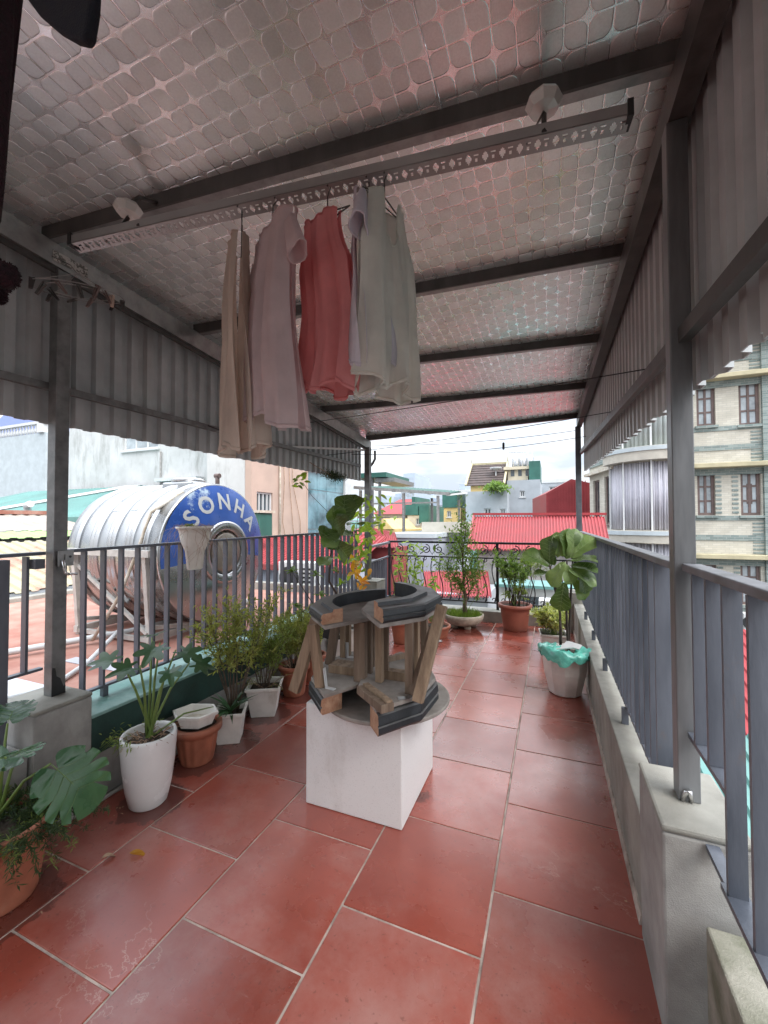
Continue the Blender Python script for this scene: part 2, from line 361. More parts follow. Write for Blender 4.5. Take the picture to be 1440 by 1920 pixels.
    dn = n('ShaderNodeMath'); dn.operation = 'MULTIPLY_ADD'; l(noise(7, 5, g.outputs['Position'], .65), dn.inputs[0]); dn.inputs[1].default_value = -.22; l(dmin, dn.inputs[2])
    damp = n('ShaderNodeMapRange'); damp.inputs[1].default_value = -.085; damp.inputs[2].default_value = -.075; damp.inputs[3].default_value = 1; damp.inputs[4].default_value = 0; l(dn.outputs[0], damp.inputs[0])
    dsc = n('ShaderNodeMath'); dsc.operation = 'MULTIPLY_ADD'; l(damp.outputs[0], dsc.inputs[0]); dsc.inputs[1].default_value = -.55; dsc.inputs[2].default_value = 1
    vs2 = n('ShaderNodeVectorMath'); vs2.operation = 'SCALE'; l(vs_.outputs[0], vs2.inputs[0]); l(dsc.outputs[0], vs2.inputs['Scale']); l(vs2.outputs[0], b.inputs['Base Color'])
    b.inputs['Coat Weight'].default_value = .55; b.inputs['Coat Roughness'].default_value = .24
    rr = n('ShaderNodeMapRange'); rr.inputs[1].default_value = .35; rr.inputs[2].default_value = .65; rr.inputs[3].default_value = .22; rr.inputs[4].default_value = .40
    l(noise(2.6, 6), rr.inputs[0])
    sp = n('ShaderNodeSeparateXYZ'); l(g.outputs['Position'], sp.inputs[0])
    wy = n('ShaderNodeMapRange'); wy.inputs[1].default_value = 4.0; wy.inputs[2].default_value = 5.2; wy.inputs[3].default_value = -.25; wy.inputs[4].default_value = .12; l(sp.outputs[1], wy.inputs[0])
    wn = n('ShaderNodeMath'); wn.operation = 'ADD'; l(noise(1.6, 3, g.outputs['Position']), wn.inputs[0]); l(wy.outputs[0], wn.inputs[1])
    wet = n('ShaderNodeMapRange'); wet.inputs[1].default_value = .54; wet.inputs[2].default_value = .57; l(wn.outputs[0], wet.inputs[0])
    mr = n('ShaderNodeMix'); l(wet.outputs[0], mr.inputs[0]); l(rr.outputs[0], mr.inputs[2]); mr.inputs[3].default_value = .05
    l(mr.outputs[0], b.inputs['Roughness'])
    bp = n('ShaderNodeBump'); bp.inputs['Strength'].default_value = .25; bp.inputs['Distance'].default_value = .004
    l(noise(9, 8), bp.inputs['Height']); l(bp.outputs[0], b.inputs['Normal'])
    b.inputs['Specular IOR Level'].default_value = .75
    MATS['cotto_tile'] = m
tile_mat()

def foil_mat():
    """embossed foil facing of an insulated roof panel: leaf-shaped cells on a 64 x 75 mm grid"""
    m = bpy.data.materials.new('embossed_foil'); m.use_nodes = True; t = m.node_tree; t.nodes.clear(); n = t.nodes.new; l = t.links.new
    out = n('ShaderNodeOutputMaterial'); b = n('ShaderNodeBsdfPrincipled'); l(b.outputs[0], out.inputs[0])
    g = n('ShaderNodeNewGeometry'); sp = n('ShaderNodeSeparateXYZ'); l(g.outputs['Position'], sp.inputs[0])
    def ma(op, a, bb=None, c=None):
        x = n('ShaderNodeMath'); x.operation = op
        for i, q in enumerate((a, bb, c)):
            if q is None: continue
            if isinstance(q, (int, float)): x.inputs[i].default_value = q
            else: l(q, x.inputs[i])
        return x.outputs[0]
    gx = ma('DIVIDE', ma('ADD', sp.outputs[0], 10), .064); gy = ma('DIVIDE', ma('ADD', sp.outputs[1], 10), .0755)
    fx = ma('FLOOR', gx); fy = ma('FLOOR', gy)
    lx = ma('SUBTRACT', ma('SUBTRACT', gx, fx), .5); ly = ma('SUBTRACT', ma('SUBTRACT', gy, fy), .5)
    par = ma('SUBTRACT', ma('MULTIPLY', ma('MODULO', ma('ADD', fx, fy), 2), 2), 1)
    lx = ma('MULTIPLY', lx, par)
    same = ma('GREATER_THAN', ma('MULTIPLY', lx, ly), 0)
    rad = ma('MULTIPLY_ADD', same, .36, .06)
    hb = .478
    qx = ma('ADD', ma('SUBTRACT', ma('ABSOLUTE', lx), hb), rad); qy = ma('ADD', ma('SUBTRACT', ma('ABSOLUTE', ly), hb), rad)
    mxx = ma('MAXIMUM', qx, 0); myy = ma('MAXIMUM', qy, 0)
    ln = ma('SQRT', ma('ADD', ma('MULTIPLY', mxx, mxx), ma('MULTIPLY', myy, myy)))
    d = ma('SUBTRACT', ma('ADD', ln, ma('MINIMUM', ma('MAXIMUM', qx, qy), 0)), rad)
    inside = n('ShaderNodeMapRange'); inside.inputs[1].default_value = -.045; inside.inputs[2].default_value = -.005; inside.inputs[3].default_value = 1; inside.inputs[4].default_value = 0; l(d, inside.inputs[0])
    # per-cell tone
    cv = n('ShaderNodeCombineXYZ'); l(fx, cv.inputs[0]); l(fy, cv.inputs[1])
    wn = n('ShaderNodeTexWhiteNoise'); wn.noise_dimensions = '2D'; l(cv.outputs[0], wn.inputs['Vector'])
    nz = n('ShaderNodeTexNoise'); nz.inputs['Scale'].default_value = 160; nz.inputs['Detail'].default_value = 3; l(g.outputs['Position'], nz.inputs['Vector'])
    big = n('ShaderNodeTexNoise'); big.inputs['Scale'].default_value = 2.2; big.inputs['Detail'].default_value = 5; l(g.outputs['Position'], big.inputs['Vector'])
    wav = n('ShaderNodeTexWave'); wav.bands_direction = 'X'; wav.inputs['Scale'].default_value = 50; wav.inputs['Distortion'].default_value = 1.5; wav.inputs['Detail'].default_value = 2; l(g.outputs['Position'], wav.inputs['Vector'])
    val = ma('ADD', ma('MULTIPLY_ADD', wn.outputs[0], .16, .88), ma('MULTIPLY', ma('SUBTRACT', nz.outputs[0], .5), .22))
    val = ma('MULTIPLY', val, ma('MULTIPLY_ADD', big.outputs[0], .5, .78))
    val = ma('MULTIPLY', val, ma('MULTIPLY_ADD', inside.outputs[0], -.26, 1.16))
    cc = n('ShaderNodeCombineColor'); l(ma('MULTIPLY', val, .96), cc.inputs[0]); l(val, cc.inputs[1]); l(ma('MULTIPLY', val, .99), cc.inputs[2])
    l(cc.outputs[0], b.inputs['Base Color']); b.inputs['Metallic'].default_value = .78
    rg = ma('ADD', ma('MULTIPLY_ADD', inside.outputs[0], .16, .16), ma('MULTIPLY', wn.outputs[0], .12))
    l(rg, b.inputs['Roughness'])
    hgt = ma('ADD', ma('ADD', ma('MULTIPLY', inside.outputs[0], 1.0), ma('MULTIPLY', nz.outputs[0], .22)), ma('MULTIPLY', wav.outputs[1] if len(wav.outputs) > 1 else wav.outputs[0], .12))
    bp = n('ShaderNodeBump'); bp.inputs['Strength'].default_value = .45; bp.inputs['Distance'].default_value = .002; l(hgt, bp.inputs['Height']); l(bp.outputs[0], b.inputs['Normal'])
    MATS['embossed_foil'] = m
foil_mat()

# =================================================================== THE TERRACE
rnd = random.Random(4)
XW_L, Y_FAR, Y_BACK = -2.13, 5.9, -1.89
xin = lambda y: .29 - .008*y          # inner face of right-hand low wall
xf = lambda y: .372 - .006*y          # right-hand railing line
# ground and floor slab
struct(MB().bb(-900, 900, -900, 900, -14.5, -14).build('ground', M('city_ground', (.16, .15, .14), .9, 0, .3, .1)))
fl = struct(MB().bb(XW_L-.002, .40, Y_BACK, Y_FAR+.002, -.20, -.0035).build('floor', 'grout'))
TW = [(-2.128, -1.737), (-1.737, -1.228), (-1.228, -.7276), (-.7276, -.2232), (-.2232, .30)]
TO = [1.1214, .8653, 1.1186, 1.373, 1.6377]; TL = .525
tile_cache = {}
for (x0, x1), off in zip(TW, TO):
    y = off - TL*6
    while y < Y_FAR:
        a, b = max(y, Y_BACK)+.0042, min(y+TL, Y_FAR)-.0042
        if b-a > .03:
            wx, wy = round(x1-x0-.0085, 4), round(b-a, 3)
            if (wx, wy) not in tile_cache:
                mb = MB(); mb.box((0, 0, -.006), (wx, wy, .012)); me = mb.mesh('tile'); me.materials.append(MATS['cotto_tile'])
                tile_cache[(wx, wy)] = me
            o = inst('tile', tile_cache[(wx, wy)], fl, Matrix.Translation(((x0+x1)/2, (a+b)/2, rnd.uniform(-.0008, .0008))))
            bv = o.modifiers.new('bevel', 'BEVEL'); bv.width = .0025; bv.segments = 2
        y += TL

# low walls
t = thing('low_wall', 'low grey cement wall along the right under the dark slatted railing', 'wall', (xin(3.6), 3.6, 0))
MB().add([(xin(1.68), 1.68, 0), (.44, 1.68, 0), (.41, 6.05, 0), (xin(6.05), 6.05, 0), (xin(1.68), 1.68, .365), (.44, 1.68, .365), (.41, 6.05, .365), (xin(6.05), 6.05, .365)],
         [(3, 2, 1, 0), (4, 5, 6, 7), (0, 1, 5, 4), (1, 2, 6, 5), (2, 3, 7, 6), (3, 0, 4, 7)]).build('wall_body', 'cement_worn', t, .006)
MB().add([(xin(1.66)-.012, 1.69, .001), (xin(1.66), 1.69, .001), (xin(5.8), 5.88, .001), (xin(5.8)-.012, 5.88, .001), (xin(1.66)-.006, 1.69, .035), (xin(1.66), 1.69, .035), (xin(5.8), 5.88, .035), (xin(5.8)-.006, 5.88, .035)],
         [(3, 2, 1, 0), (4, 5, 6, 7), (0, 1, 5, 4), (1, 2, 6, 5), (2, 3, 7, 6), (3, 0, 4, 7)]).build('mortar_fillet', 'grout', t)
t = thing('low_wall', 'moss-stained cement wall stub in front of the right-hand plinth', 'wall', (.45, .6, 0))
MB().bb(.350, .50, Y_BACK, 1.30, -.02, .375).build('wall_body', 'moss_cement', t, .006)
t = thing('low_wall', 'low cement wall on the left with a teal painted ledge behind the pots', 'wall', (-2.26, 3.0, 0))
MB().bb(-2.40, XW_L, 1.37, 4.72, -.02, .235).build('wall_body', 'cement', t, .006)
MB().bb(-2.398, XW_L+.004, 1.372, 4.718, .236, .425).build('painted_band', 'teal_dark', t, .004)
MB().add([(-2.41, 1.373, .4265), (XW_L+.012, 1.373, .4265), (XW_L+.012, 4.716, .4265), (-2.41, 4.716, .4265), (-2.41, 1.373, .465), (XW_L+.004, 1.373, .440), (XW_L+.004, 4.716, .440), (-2.41, 4.716, .465)],
         [(3, 2, 1, 0), (4, 5, 6, 7), (0, 1, 5, 4), (1, 2, 6, 5), (2, 3, 7, 6), (3, 0, 4, 7)]).build('ledge', 'teal_paint', t, .004)
t = thing('low_wall', 'short near length of grey wall left of the left plinth', 'wall', (-2.26, 0, 0))
MB().bb(-2.40, XW_L, Y_BACK, 1.11, -.02, .40).build('wall_body', 'cement', t, .006)
t = thing('kerb', 'pale cement kerb under the wrought iron railing at the far end', 'kerb', (-1, 6.0, 0))
MB().bb(-2.5, .20, Y_FAR, 6.16, -.19, .15).build('kerb_body', 'cement_worn', t, .006)
tag(MB().tube([(XW_L+.022, 1.0, .012), (XW_L+.022, 2.6, .012), (XW_L+.022, 4.4, .012)], .011, 8).build('floor_pipe', M('pipe_grey', (.30, .28, .26), .5)), 'thin grey pipe lying along the foot of the left wall', 'pipe')

def plinth(x0, x1, y0, y1, z, label, mat='cement'):
    t = thing('concrete_plinth', label, 'plinth', ((x0+x1)/2, (y0+y1)/2, 0))
    MB().bb(x0, x1, y0, y1, -.02, z-.02).build('plinth_body', mat, t, .008)
    MB().bb(x0-.002, x1+.002, y0-.002, y1+.002, z-.02, z).build('mortar_cap', 'cement_worn', t, .008)
plinth(-2.40, -2.105, 1.115, 1.365, .567, 'grey concrete plinth under the near left post')
plinth(.268, .47, 1.345, 1.665, .575, 'grey concrete plinth under the near right post')
plinth(-2.36, -2.02, 4.73, 5.02, .66, 'pale concrete plinth under the far left post behind the wooden stools', 'cement_worn')
plinth(.175, .39, 5.72, 6.04, .50, 'cement plinth at the far right post behind the fiddle leaf fig', 'cement_worn')

# ------------------------------------------------------------------ railings
slat_me = MB(); slat_me.box((0, 0, 0), (.037, .012, 1)); slat_me = slat_me.mesh('slat'); slat_me.materials.append(MATS['rail_paint'])
def slat(parent, x, y, z0, z1, rot=0):
    m = Matrix.Translation((x, y, (z0+z1)/2)) @ Matrix.Rotation(rot, 4, 'Z') @ Matrix.Diagonal((1, 1, z1-z0, 1))
    return inst('slat', slat_me, parent, m)
t = thing('metal_railing', 'dark blue-grey slatted steel railing along the left side', 'railing', (-2.28, 3, .44))
ztL = lambda y: 1.255+.01*(y-1.3)
MB().beam((-2.28, 1.375, .508), (-2.28, 4.73, .535), .030, .012).build('bottom_rail', 'rail_paint', t)
MB().beam((-2.28, 1.325, ztL(1.325)), (-2.28, 4.80, ztL(4.8)), .046, .016).build('top_rail', 'rail_paint', t)
y = 1.425
while y < 4.72:
    slat(t, -2.28, y, .515+.008*(y-1.4), ztL(y)-.009); y += .1015
for yy in (1.54, 2.75, 3.95): MB().beam((-2.28, yy, .44), (-2.28, yy, .502), .028, .028).build('foot', 'rail_paint', t)
t = thing('metal_railing', 'short end of dark slatted railing left of the near left post', 'railing', (-2.28, .6, .44))
MB().beam((-2.28, Y_BACK, 1.235), (-2.28, 1.235, 1.252), .046, .016).build('top_rail', 'rail_paint', t)
MB().beam((-2.28, Y_BACK, .69), (-2.28, 1.235, .70), .030, .012).build('bottom_rail', 'rail_paint', t)
for k in range(9):
    yy = 1.165-.1015*k
    if k == 1: MB().beam((-2.24, 1.052, .402), (-2.24, 1.052, 1.235), .045, .045).build('corner_post', 'rail_paint', t)
    else: slat(t, -2.28, yy, .70, 1.24)
MB().beam((-2.25, 1.175, 1.205), (-2.25, 1.215, 1.205), .05, .045).build('hinge_sleeve', 'rail_paint', t)

t = thing('metal_railing', 'dark blue-grey slatted steel railing running along the right side', 'railing', (.36, 3.5, .40))
zr = 1.262
MB().add([(xf(1.52)-.025, 1.52, zr-.012), (xf(1.52)+.025, 1.52, zr-.012), (xf(5.75)+.025, 5.75, zr-.012), (xf(5.75)-.025, 5.75, zr-.012), (xf(1.52)-.025, 1.52, zr+.012), (xf(1.52)+.025, 1.52, zr+.012), (xf(5.75)+.025, 5.75, zr+.012), (xf(5.75)-.025, 5.75, zr+.012)],
         [(3, 2, 1, 0), (4, 5, 6, 7), (0, 1, 5, 4), (1, 2, 6, 5), (2, 3, 7, 6), (3, 0, 4, 7)]).build('top_rail', M('rail_top', (.16, .165, .18), .5, .2, .3, 14), t, .003)
MB().beam((xf(1.69), 1.69, .455), (xf(5.70), 5.70, .455), .036, .014).build('bottom_rail', 'rail_paint', t)
y = 1.74
while y < 5.72:
    o_ = slat(t, xf(y), y, .462, zr-.014); o_.scale.x = 1.35; y += .1015
for yy in (2.44, 3.25, 4.04, 4.85): MB().beam((xf(yy)-.022, yy, .366), (xf(yy)-.022, yy, .447), .022, .03).build('foot', 'rail_paint', t)
t = thing('metal_railing', 'near length of dark slatted railing right of the near right post', 'railing', (.40, .6, .31))
MB().add([(.355, 1.47, zr-.010), (.403, 1.47, zr-.010), (.430, Y_BACK, zr-.010), (.372, Y_BACK, zr-.010), (.355, 1.47, zr+.012), (.403, 1.47, zr+.012), (.430, Y_BACK, zr+.012), (.372, Y_BACK, zr+.012)],
         [(0, 1, 2, 3), (7, 6, 5, 4), (4, 5, 1, 0), (5, 6, 2, 1), (6, 7, 3, 2), (7, 4, 0, 3)]).build('top_rail', 'rail_top', t, .003)
MB().beam((.380, 1.215, .545), (.395, Y_BACK, .545), .045, .014).build('bottom_rail', 'rail_paint', t)
MB().beam((.380, 1.47, .775), (.380, 1.19, .775), .036, .014).build('short_rail', 'rail_paint', t)
for yy in (1.40, 1.292): slat(t, .379, yy, .783, zr-.012)
for k in range(22):
    yy = 1.181-.132*k
    if yy > Y_BACK: slat(t, .379+.001*k, yy, .552, zr-.012)
MB().beam((.380, 1.216, .545), (.380, 1.342, .545), .03, .014).build('weld_tab', 'rail_paint', t)

# wrought iron railing at the far end
t = thing('iron_railing', 'black wrought iron railing with scrolls across the far end', 'railing', (-1, 6.02, .15))
YI = 6.04; zi = 1.09
MB().beam((-2.36, YI, zi), (.28, YI, zi), .045, .030).build('top_rail', 'iron_black', t)
MB().beam((-2.36, YI, .875), (.28, YI, .875), .026, .020).build('middle_rail', 'iron_black', t)
MB().beam((-2.36, YI, .245), (.28, YI, .245), .026, .020).build('bottom_rail', 'iron_black', t)
def sbar(x, mirror=1):
    pts = []
    for k in range(19):
        f = k/18; z = .25+.62*f
        pts.append((x + mirror*(.030*sin(2*pi*f)), YI - .055*sin(pi*f)*sin(pi*f)*(1-f), z))
    top = [(x+mirror*(.028*sin(a)), YI, .845+.028*cos(a)-.0) for a in [0, .8, 1.6, 2.4, 3.2, 4.0, 4.8]]
    bot = [(x+mirror*.028*sin(a), YI-.03, .29-.028*cos(a)) for a in [0, .8, 1.6, 2.4, 3.2, 4.0, 4.8]]
    return pts, top, bot
x = -2.30
while x < .26:
    p_, tp, bt = sbar(x)
    o = MB().tube(p_, .0085, 6).build('baluster', 'iron_black', t)
    MB().tube(tp, .006, 5).build('curl', 'iron_black', o); MB().tube(bt, .006, 5).build('curl', 'iron_black', o)
    x += .128
def spiral(cx, cz, r0, turns, sgn, n=20):
    return [(cx+sgn*(r0*(1-.75*k/n))*cos(pi/2+2*pi*turns*k/n), YI, cz+(r0*(1-.75*k/n))*sin(pi/2+2*pi*turns*k/n)) for k in range(n+1)]
for k in range(6):
    cx = -2.1+k*.43
    for sg in (-1, 1):
        s_ = spiral(cx+sg*.10, .985, .072, 1.4, sg)
        MB().tube(s_, .008, 6).build('scroll', 'iron_black', t)
    MB().tube([(cx-.19, YI, .91), (cx-.06, YI, .90+.10), (cx, YI, .905), (cx+.06, YI, 1.0), (cx+.19, YI, .91)], .007, 6).build('scroll_bar', 'iron_black', t)
for xx in (-.72, -2.36, .28): MB().beam((xx, YI, .15), (xx, YI, 1.10), .035, .035).build('iron_post', 'iron_black', t)
t = thing('metal_railing', 'short slanting dark railing joining the far left post to the iron railing', 'railing', (-2.35, 5.5, .15))
MB().beam((-2.30, 5.0, 1.05), (-2.365, 6.02, 1.075), .055, .03).build('top_rail', 'rail_top', t)
MB().beam((-2.30, 5.03, .84), (-2.365, 6.0, .86), .03, .02).build('middle_rail', 'rail_paint', t)
MB().beam((-2.30, 5.03, .25), (-2.365, 6.0, .25), .03, .02).build('bottom_rail', 'rail_paint', t)
for k in range(9): slat(t, -2.303-.0065*k, 5.08+.1*k, .255, .835)
tag(MB().bb(-2.5, -2.22, 5.02, 5.9, -.19, .13).build('kerb', 'cement_worn', None, .005), 'short side kerb under the slanting railing behind the far left post', 'kerb')

# ------------------------------------------------------------------ roof canopy
BL = lambda y: 2.665 - .078*(y-1.0)      # underside of left beam
BR = lambda y: 2.625 - .004*(y-1.3)      # underside of right beam
XBL, XBR = -2.24, .375
xr_ = lambda y: XBR-.008*(y-1.4)
can = thing('roof_canopy', 'steel framed canopy with embossed foil ceiling over the whole terrace', 'canopy', (-.95, 3, 0))
YS, YE_L, YE_R = -1.1, 4.98, 5.84
MB().beam((XBL, YS, BL(YS)+.055), (XBL, YE_L+.03, BL(YE_L)+.055), .05, .11).build('beam', 'galv', can)
MB().beam((XBL+.0, YS, BL(YS)-.012), (XBL, YE_L-.1, BL(YE_L-.1)-.012), .018, .024).build('beam_flange', 'galv_dark', can)
MB().beam((xr_(YS), YS, BR(YS)+.055), (xr_(YE_R), YE_R+.03, BR(YE_R)+.055), .06, .11).build('beam', 'galv_dark', can)
PUR = [(-1.0, -.95), (.02, .14), (1.20, 1.41), (2.11, 2.35), (2.90, 3.42), (3.78, 4.55), (4.94, 5.78)]
for yl, yr in PUR:
    a = Vector((XBL-.02, yl, BL(yl)+.111+.031)); b = Vector((xr_(yr)+.02, yr, BR(yr)+.111+.031))
    pu = MB().beam(a, b, .010, .062).build('purlin', 'galv_dark', can)
    d = (b-a).normalized(); sd_ = d.cross(Vector((0, 0, 1)))
    MB().beam(a+Vector((0, .024, -.027)), b+Vector((0, .024, -.027)), .036, .007).build('flange', 'galv', pu)
    MB().beam(a+Vector((0, .024, .027)), b+Vector((0, .024, .027)), .036, .007).build('flange', 'galv_dark', pu)
def ceil_z(x, y):
    f = (x-XBL)/(XBR-XBL)
    return (BL(y)*(1-f)+BR(y+.0)*f) + .175
seams = [-2.46, -1.33, -.33, .60]
for i in range(len(seams)-1):
    x0, x1 = seams[i]+.0008, seams[i+1]-.0008
    mb = MB(); ny = 14; V = []; fs = []
    yend = lambda x: 5.02 + (x-XBL)*(5.90-5.02)/(XBR-XBL)
    nx = 2
    for th in (0, .05):
        for j in range(ny+1):
            for k in range(nx+1):
                xx = x0+(x1-x0)*k/nx; yy = YS+(yend(xx)-YS)*j/ny
                V.append((xx, yy, ceil_z(xx, min(yy, 9))+th))
    W = nx+1; o2 = (ny+1)*W
    for j in range(ny):
        for k in range(nx):
            q = (j*W+k, (j+1)*W+k, (j+1)*W+k+1, j*W+k+1); fs.append(q); fs.append(tuple(o2+i_ for i_ in reversed(q)))
    for j in range(ny):
        fs.append((j*W, o2+j*W, o2+(j+1)*W, (j+1)*W)); fs.append((j*W+nx, (j+1)*W+nx, o2+(j+1)*W+nx, o2+j*W+nx))
    for k in range(nx):
        fs.append((k, k+1, o2+k+1, o2+k)); fs.append((ny*W+k, o2+ny*W+k, o2+ny*W+k+1, ny*W+k+1))
    mb.add(V, fs); mb.build('ceiling_panel', 'embossed_foil', can)
# posts
def post(x, y, z0, z1, w, mat='galv', name='post', label=None):
    o = MB().beam((x, y, z0), (x, y, z1), w, w).build(name, mat, can, .003, label)
    return o
pL = post(-2.25, 1.278, .567, BL(1.278)-.002, .062, M('galv_left', (.185, .19, .19), .5, .6, .25, 16, .05, 60))
MB().add([(-2.2184, 1.2475, .568), (-2.2184, 1.3085, .568), (-2.2184, 1.3085, .60), (-2.2184, 1.306, .615), (-2.2184, 1.300, .60), (-2.2184, 1.285, .645), (-2.2184, 1.268, .66), (-2.2184, 1.262, .70), (-2.2184, 1.249, .705), (-2.2184, 1.2475, .69)],
         [tuple(range(10))]).build('black_paint_mark', 'black_paint', pL)
pR = post(.366, 1.505, .575, BR(1.5)-.002, .056, 'galv_post')
MB().tube([(.348, 1.474, .580), (.354, 1.464, .612), (.363, 1.464, .614), (.370, 1.474, .580)], .0065, 6).build('weld_hook', 'chrome', pR)
post(-2.20, 4.87, .66, BL(4.87)-.002, .07, 'galv_left'); post(xr_(5.80)-.018, 5.80, .50, BR(5.8)-.002, .065, 'grey_steel')
MB().beam(px(547, 838, X=-2.315), (-2.225, 4.84, BL(4.95)-.03), .022, .022).build('tie_bar', M('bar_pale', (.5, .5, .49), .5, .3), can)
MB().tube([(-2.155, 5.00, BL(4.95)-.02), (-2.155, 5.00, BL(4.95)-.13), (-2.175, 4.97, BL(4.95)-.19), (-2.195, 4.92, BL(4.95)-.24)], .016, 8).build('gutter_pipe', 'galv_dark', can)
# bracket on the left post
tb = thing('post_bracket', 'galvanised bracket plate with hook bolted to the near left post', 'bracket', (-2.2, 1.28, 1.2))
MB().box((-2.2055, 1.293, 1.225), (.004, .072, .075)).build('plate', 'galv', tb, .001)
MB().box((-2.199, 1.292, 1.23), (.006, .012, .03)).build('clip', 'galv', tb)
MB().tube([(-2.197, 1.275, 1.215), (-2.19, 1.277, 1.18), (-2.18, 1.280, 1.155), (-2.165, 1.285, 1.15)], .0075, 6).build('hook', 'chrome', tb)
MB().tube([(-2.2035, 1.312, 1.232), (-2.2015, 1.312, 1.232)], .006, 10).build('bolt_hole', 'black_paint', tb)
MB().tube([(-2.172, 1.283, 1.151), (-2.150, 1.315, 1.150)], .006, 6).build('pin', 'chrome', tb)

# corrugated side cladding
def cladding(name, label, X, segs, topz, botz, dep, railz, outward):
    t = thing(name, label, 'cladding', (X, segs[0][0], botz(segs[0][0])))
    for (y0, y1) in segs:
        n_ = max(1, round((y1-y0)/.1045))
        a, b, c, d = (X, y0, topz(y0)), (X, y1, topz(y1)), (X, y1, botz(y1)), (X, y0, botz(y0))
        mb = MB()
        if outward < 0: mb.corr(b, a, d, c, n_, dep)
        else: mb.corr(a, b, c, d, n_, dep)
        mb.build('cladding_sheet', 'corr_grey', t)
    return t
tl = cladding('side_cladding', 'grey corrugated metal sheets hanging along the left under the roof', -2.345, [(-1.07, .38), (.38, 1.42), (1.42, 2.46), (2.46, 3.50), (3.50, 4.545), (4.545, 4.96)],
              lambda y: BL(y)+.196, lambda y: 1.895+.012*(y-1.0), .024, None, 1)
MB().beam((-2.30, -1.07, 2.038), (-2.30, 4.85, 2.125), .030, .034).build('girt', 'galv_left', tl)
tr = thing('side_cladding', 'dark corrugated metal sheets with stepped lower edge along the right', 'cladding', (.43, 3, 1.9))
xc = lambda y: .428-.008*(y-1.4)
zb = lambda y: 1.80+.052*(y-1.0)
y = -1.07; k = 0
while y < 5.80:
    y1 = min(y+.3135, 5.85); zz_ = zb(y)
    n_ = max(1, round((y1-y)/.1045))
    MB().corr((xc(y1), y1, BR(y1)+.20), (xc(y), y, BR(y)+.20), (xc(y), y, zz_), (xc(y1), y1, zz_), n_, .024).build('cladding_sheet', 'corr_grey', tr)
    y = y1
MB().beam((xc(1.0)-.045, -1.05, 1.775), (xc(5.8)-.04, 5.83, 2.275), .03, .045).build('girt', 'galv_dark', tr)
for yy in (1.46, 5.80): MB().beam((xc(yy)-.05, yy-.03, zb(yy)+.155), (xc(yy)-.05, yy+.04, zb(yy)+.155), .02, .02).build('girt_clip', 'galv_dark', tr)
# unseen wall added behind the camera to cut the light coming from behind
t = thing('unseen_back_wall', 'unseen cream plaster wall added behind the near end to limit light', 'wall', (-1, -2.0, 0))
MB().bb(-2.45, .6, -2.12, -1.9, -.2, 3.0).build('wall_body', 'cream_plaster', t)
MB().bb(-1.6, -.7, -1.899, -1.86, 0, 2.1).build('door', M('door_brown', (.10, .06, .04), .5, 0, .2, 4), t)
# terrace building below
t = thing('terrace_building', 'cement side of the building under the terrace', 'building', (-1, 2, -14))
MB().bb(-2.38, .405, -2.12, 6.14, -14, -.21).build('wall_body', 'cement', t)

# =================================================================== NEIGHBOURING ROOFS AND THE CITY
class FM:
    """facade frame: s runs along the wall, d goes into the building, z is up"""
    def __init__(s, p0, ang): s.p = Vector((p0[0], p0[1], 0)); s.R = RZ(ang)
    def box(s, mb, s0, s1, d0, d1, z0, z1):
        c = s.R @ Vector(((s0+s1)/2, (d0+d1)/2, 0)) + s.p; c.z = (z0+z1)/2
        return mb.box(c, (s1-s0, d1-d0, z1-z0), s.R)
    def pt(s, a, d, z): v = s.R @ Vector((a, d, 0)) + s.p; v.z = z; return v
def holed(F, s0, s1, z0, z1, th, holes):
    mb = MB(); xs = sorted({s0, s1, *[h[0] for h in holes], *[h[1] for h in holes]}); zs = sorted({z0, z1, *[h[2] for h in holes], *[h[3] for h in holes]})
    for a, b in zip(xs, xs[1:]):
        run = None
        for c, d in zip(zs, zs[1:]):
            mx_, mz = (a+b)/2, (c+d)/2
            if any(h[0] < mx_ < h[1] and h[2] < mz < h[3] for h in holes):
                if run: F.box(mb, a, b, 0, th, *run); run = None
            else: run = (run[0], d) if run else (c, d)
        if run: F.box(mb, a, b, 0, th, *run)
    return mb
def win(F, par, s0, s1, z0, z1, fm, gm, bars=(1, 1), fw=.06, sill=True, d=.10):
    w_ = MB()
    F.box(w_, s0, s0+fw, d-.05, d+.03, z0, z1); F.box(w_, s1-fw, s1, d-.05, d+.03, z0, z1)
    F.box(w_, s0+fw, s1-fw, d-.05, d+.03, z0, z0+fw); F.box(w_, s0+fw, s1-fw, d-.05, d+.03, z1-fw, z1)
    nx, nz = bars
    for k in range(1, nx+1):
        q = s0+(s1-s0)*k/(nx+1); F.box(w_, q-fw*.4, q+fw*.4, d-.04, d+.02, z0+fw, z1-fw)
    for k in range(1, nz+1):
        q = z0+(z1-z0)*k/(nz+1); F.box(w_, s0+fw, s1-fw, d-.035, d+.015, q-fw*.35, q+fw*.35)
    o = w_.build('window', fm, par)
    F.box(MB(), s0+fw*.5, s1-fw*.5, d-.008, d+.008, z0+fw*.5, z1-fw*.5).build('pane', gm, o)
    if sill: F.box(MB(), s0-.08, s1+.08, -.08, .02, z0-.07, z0-.005).build('sill', fm, o)
    return o
M('glass_dark', (.06, .075, .085), .08, 0, .4, 2, spec=.8)
M('glass_blue', (.14, .25, .29), .06, .0, .5, 1.2, spec=1.0)
M('glass_pale', (.36, .40, .42), .15, 0, .3, 2, spec=.7)
M('white_wall', (.48, .485, .475), .85, 0, 0, 1.6, .15, 6, col2=(.58, .585, .58), detail=9)
M('pale_wall', (.44, .49, .51), .85, 0, .08, 2.2, .1, 8)
M('peach_wall', (.46, .34, .28), .85, 0, .07, 1.5, .1, 8)
M('cream_wall', (.60, .53, .40), .85, 0, .12, 1.2)
M('yellow_wall', (.62, .46, .20), .85, 0, .12, 1.2)
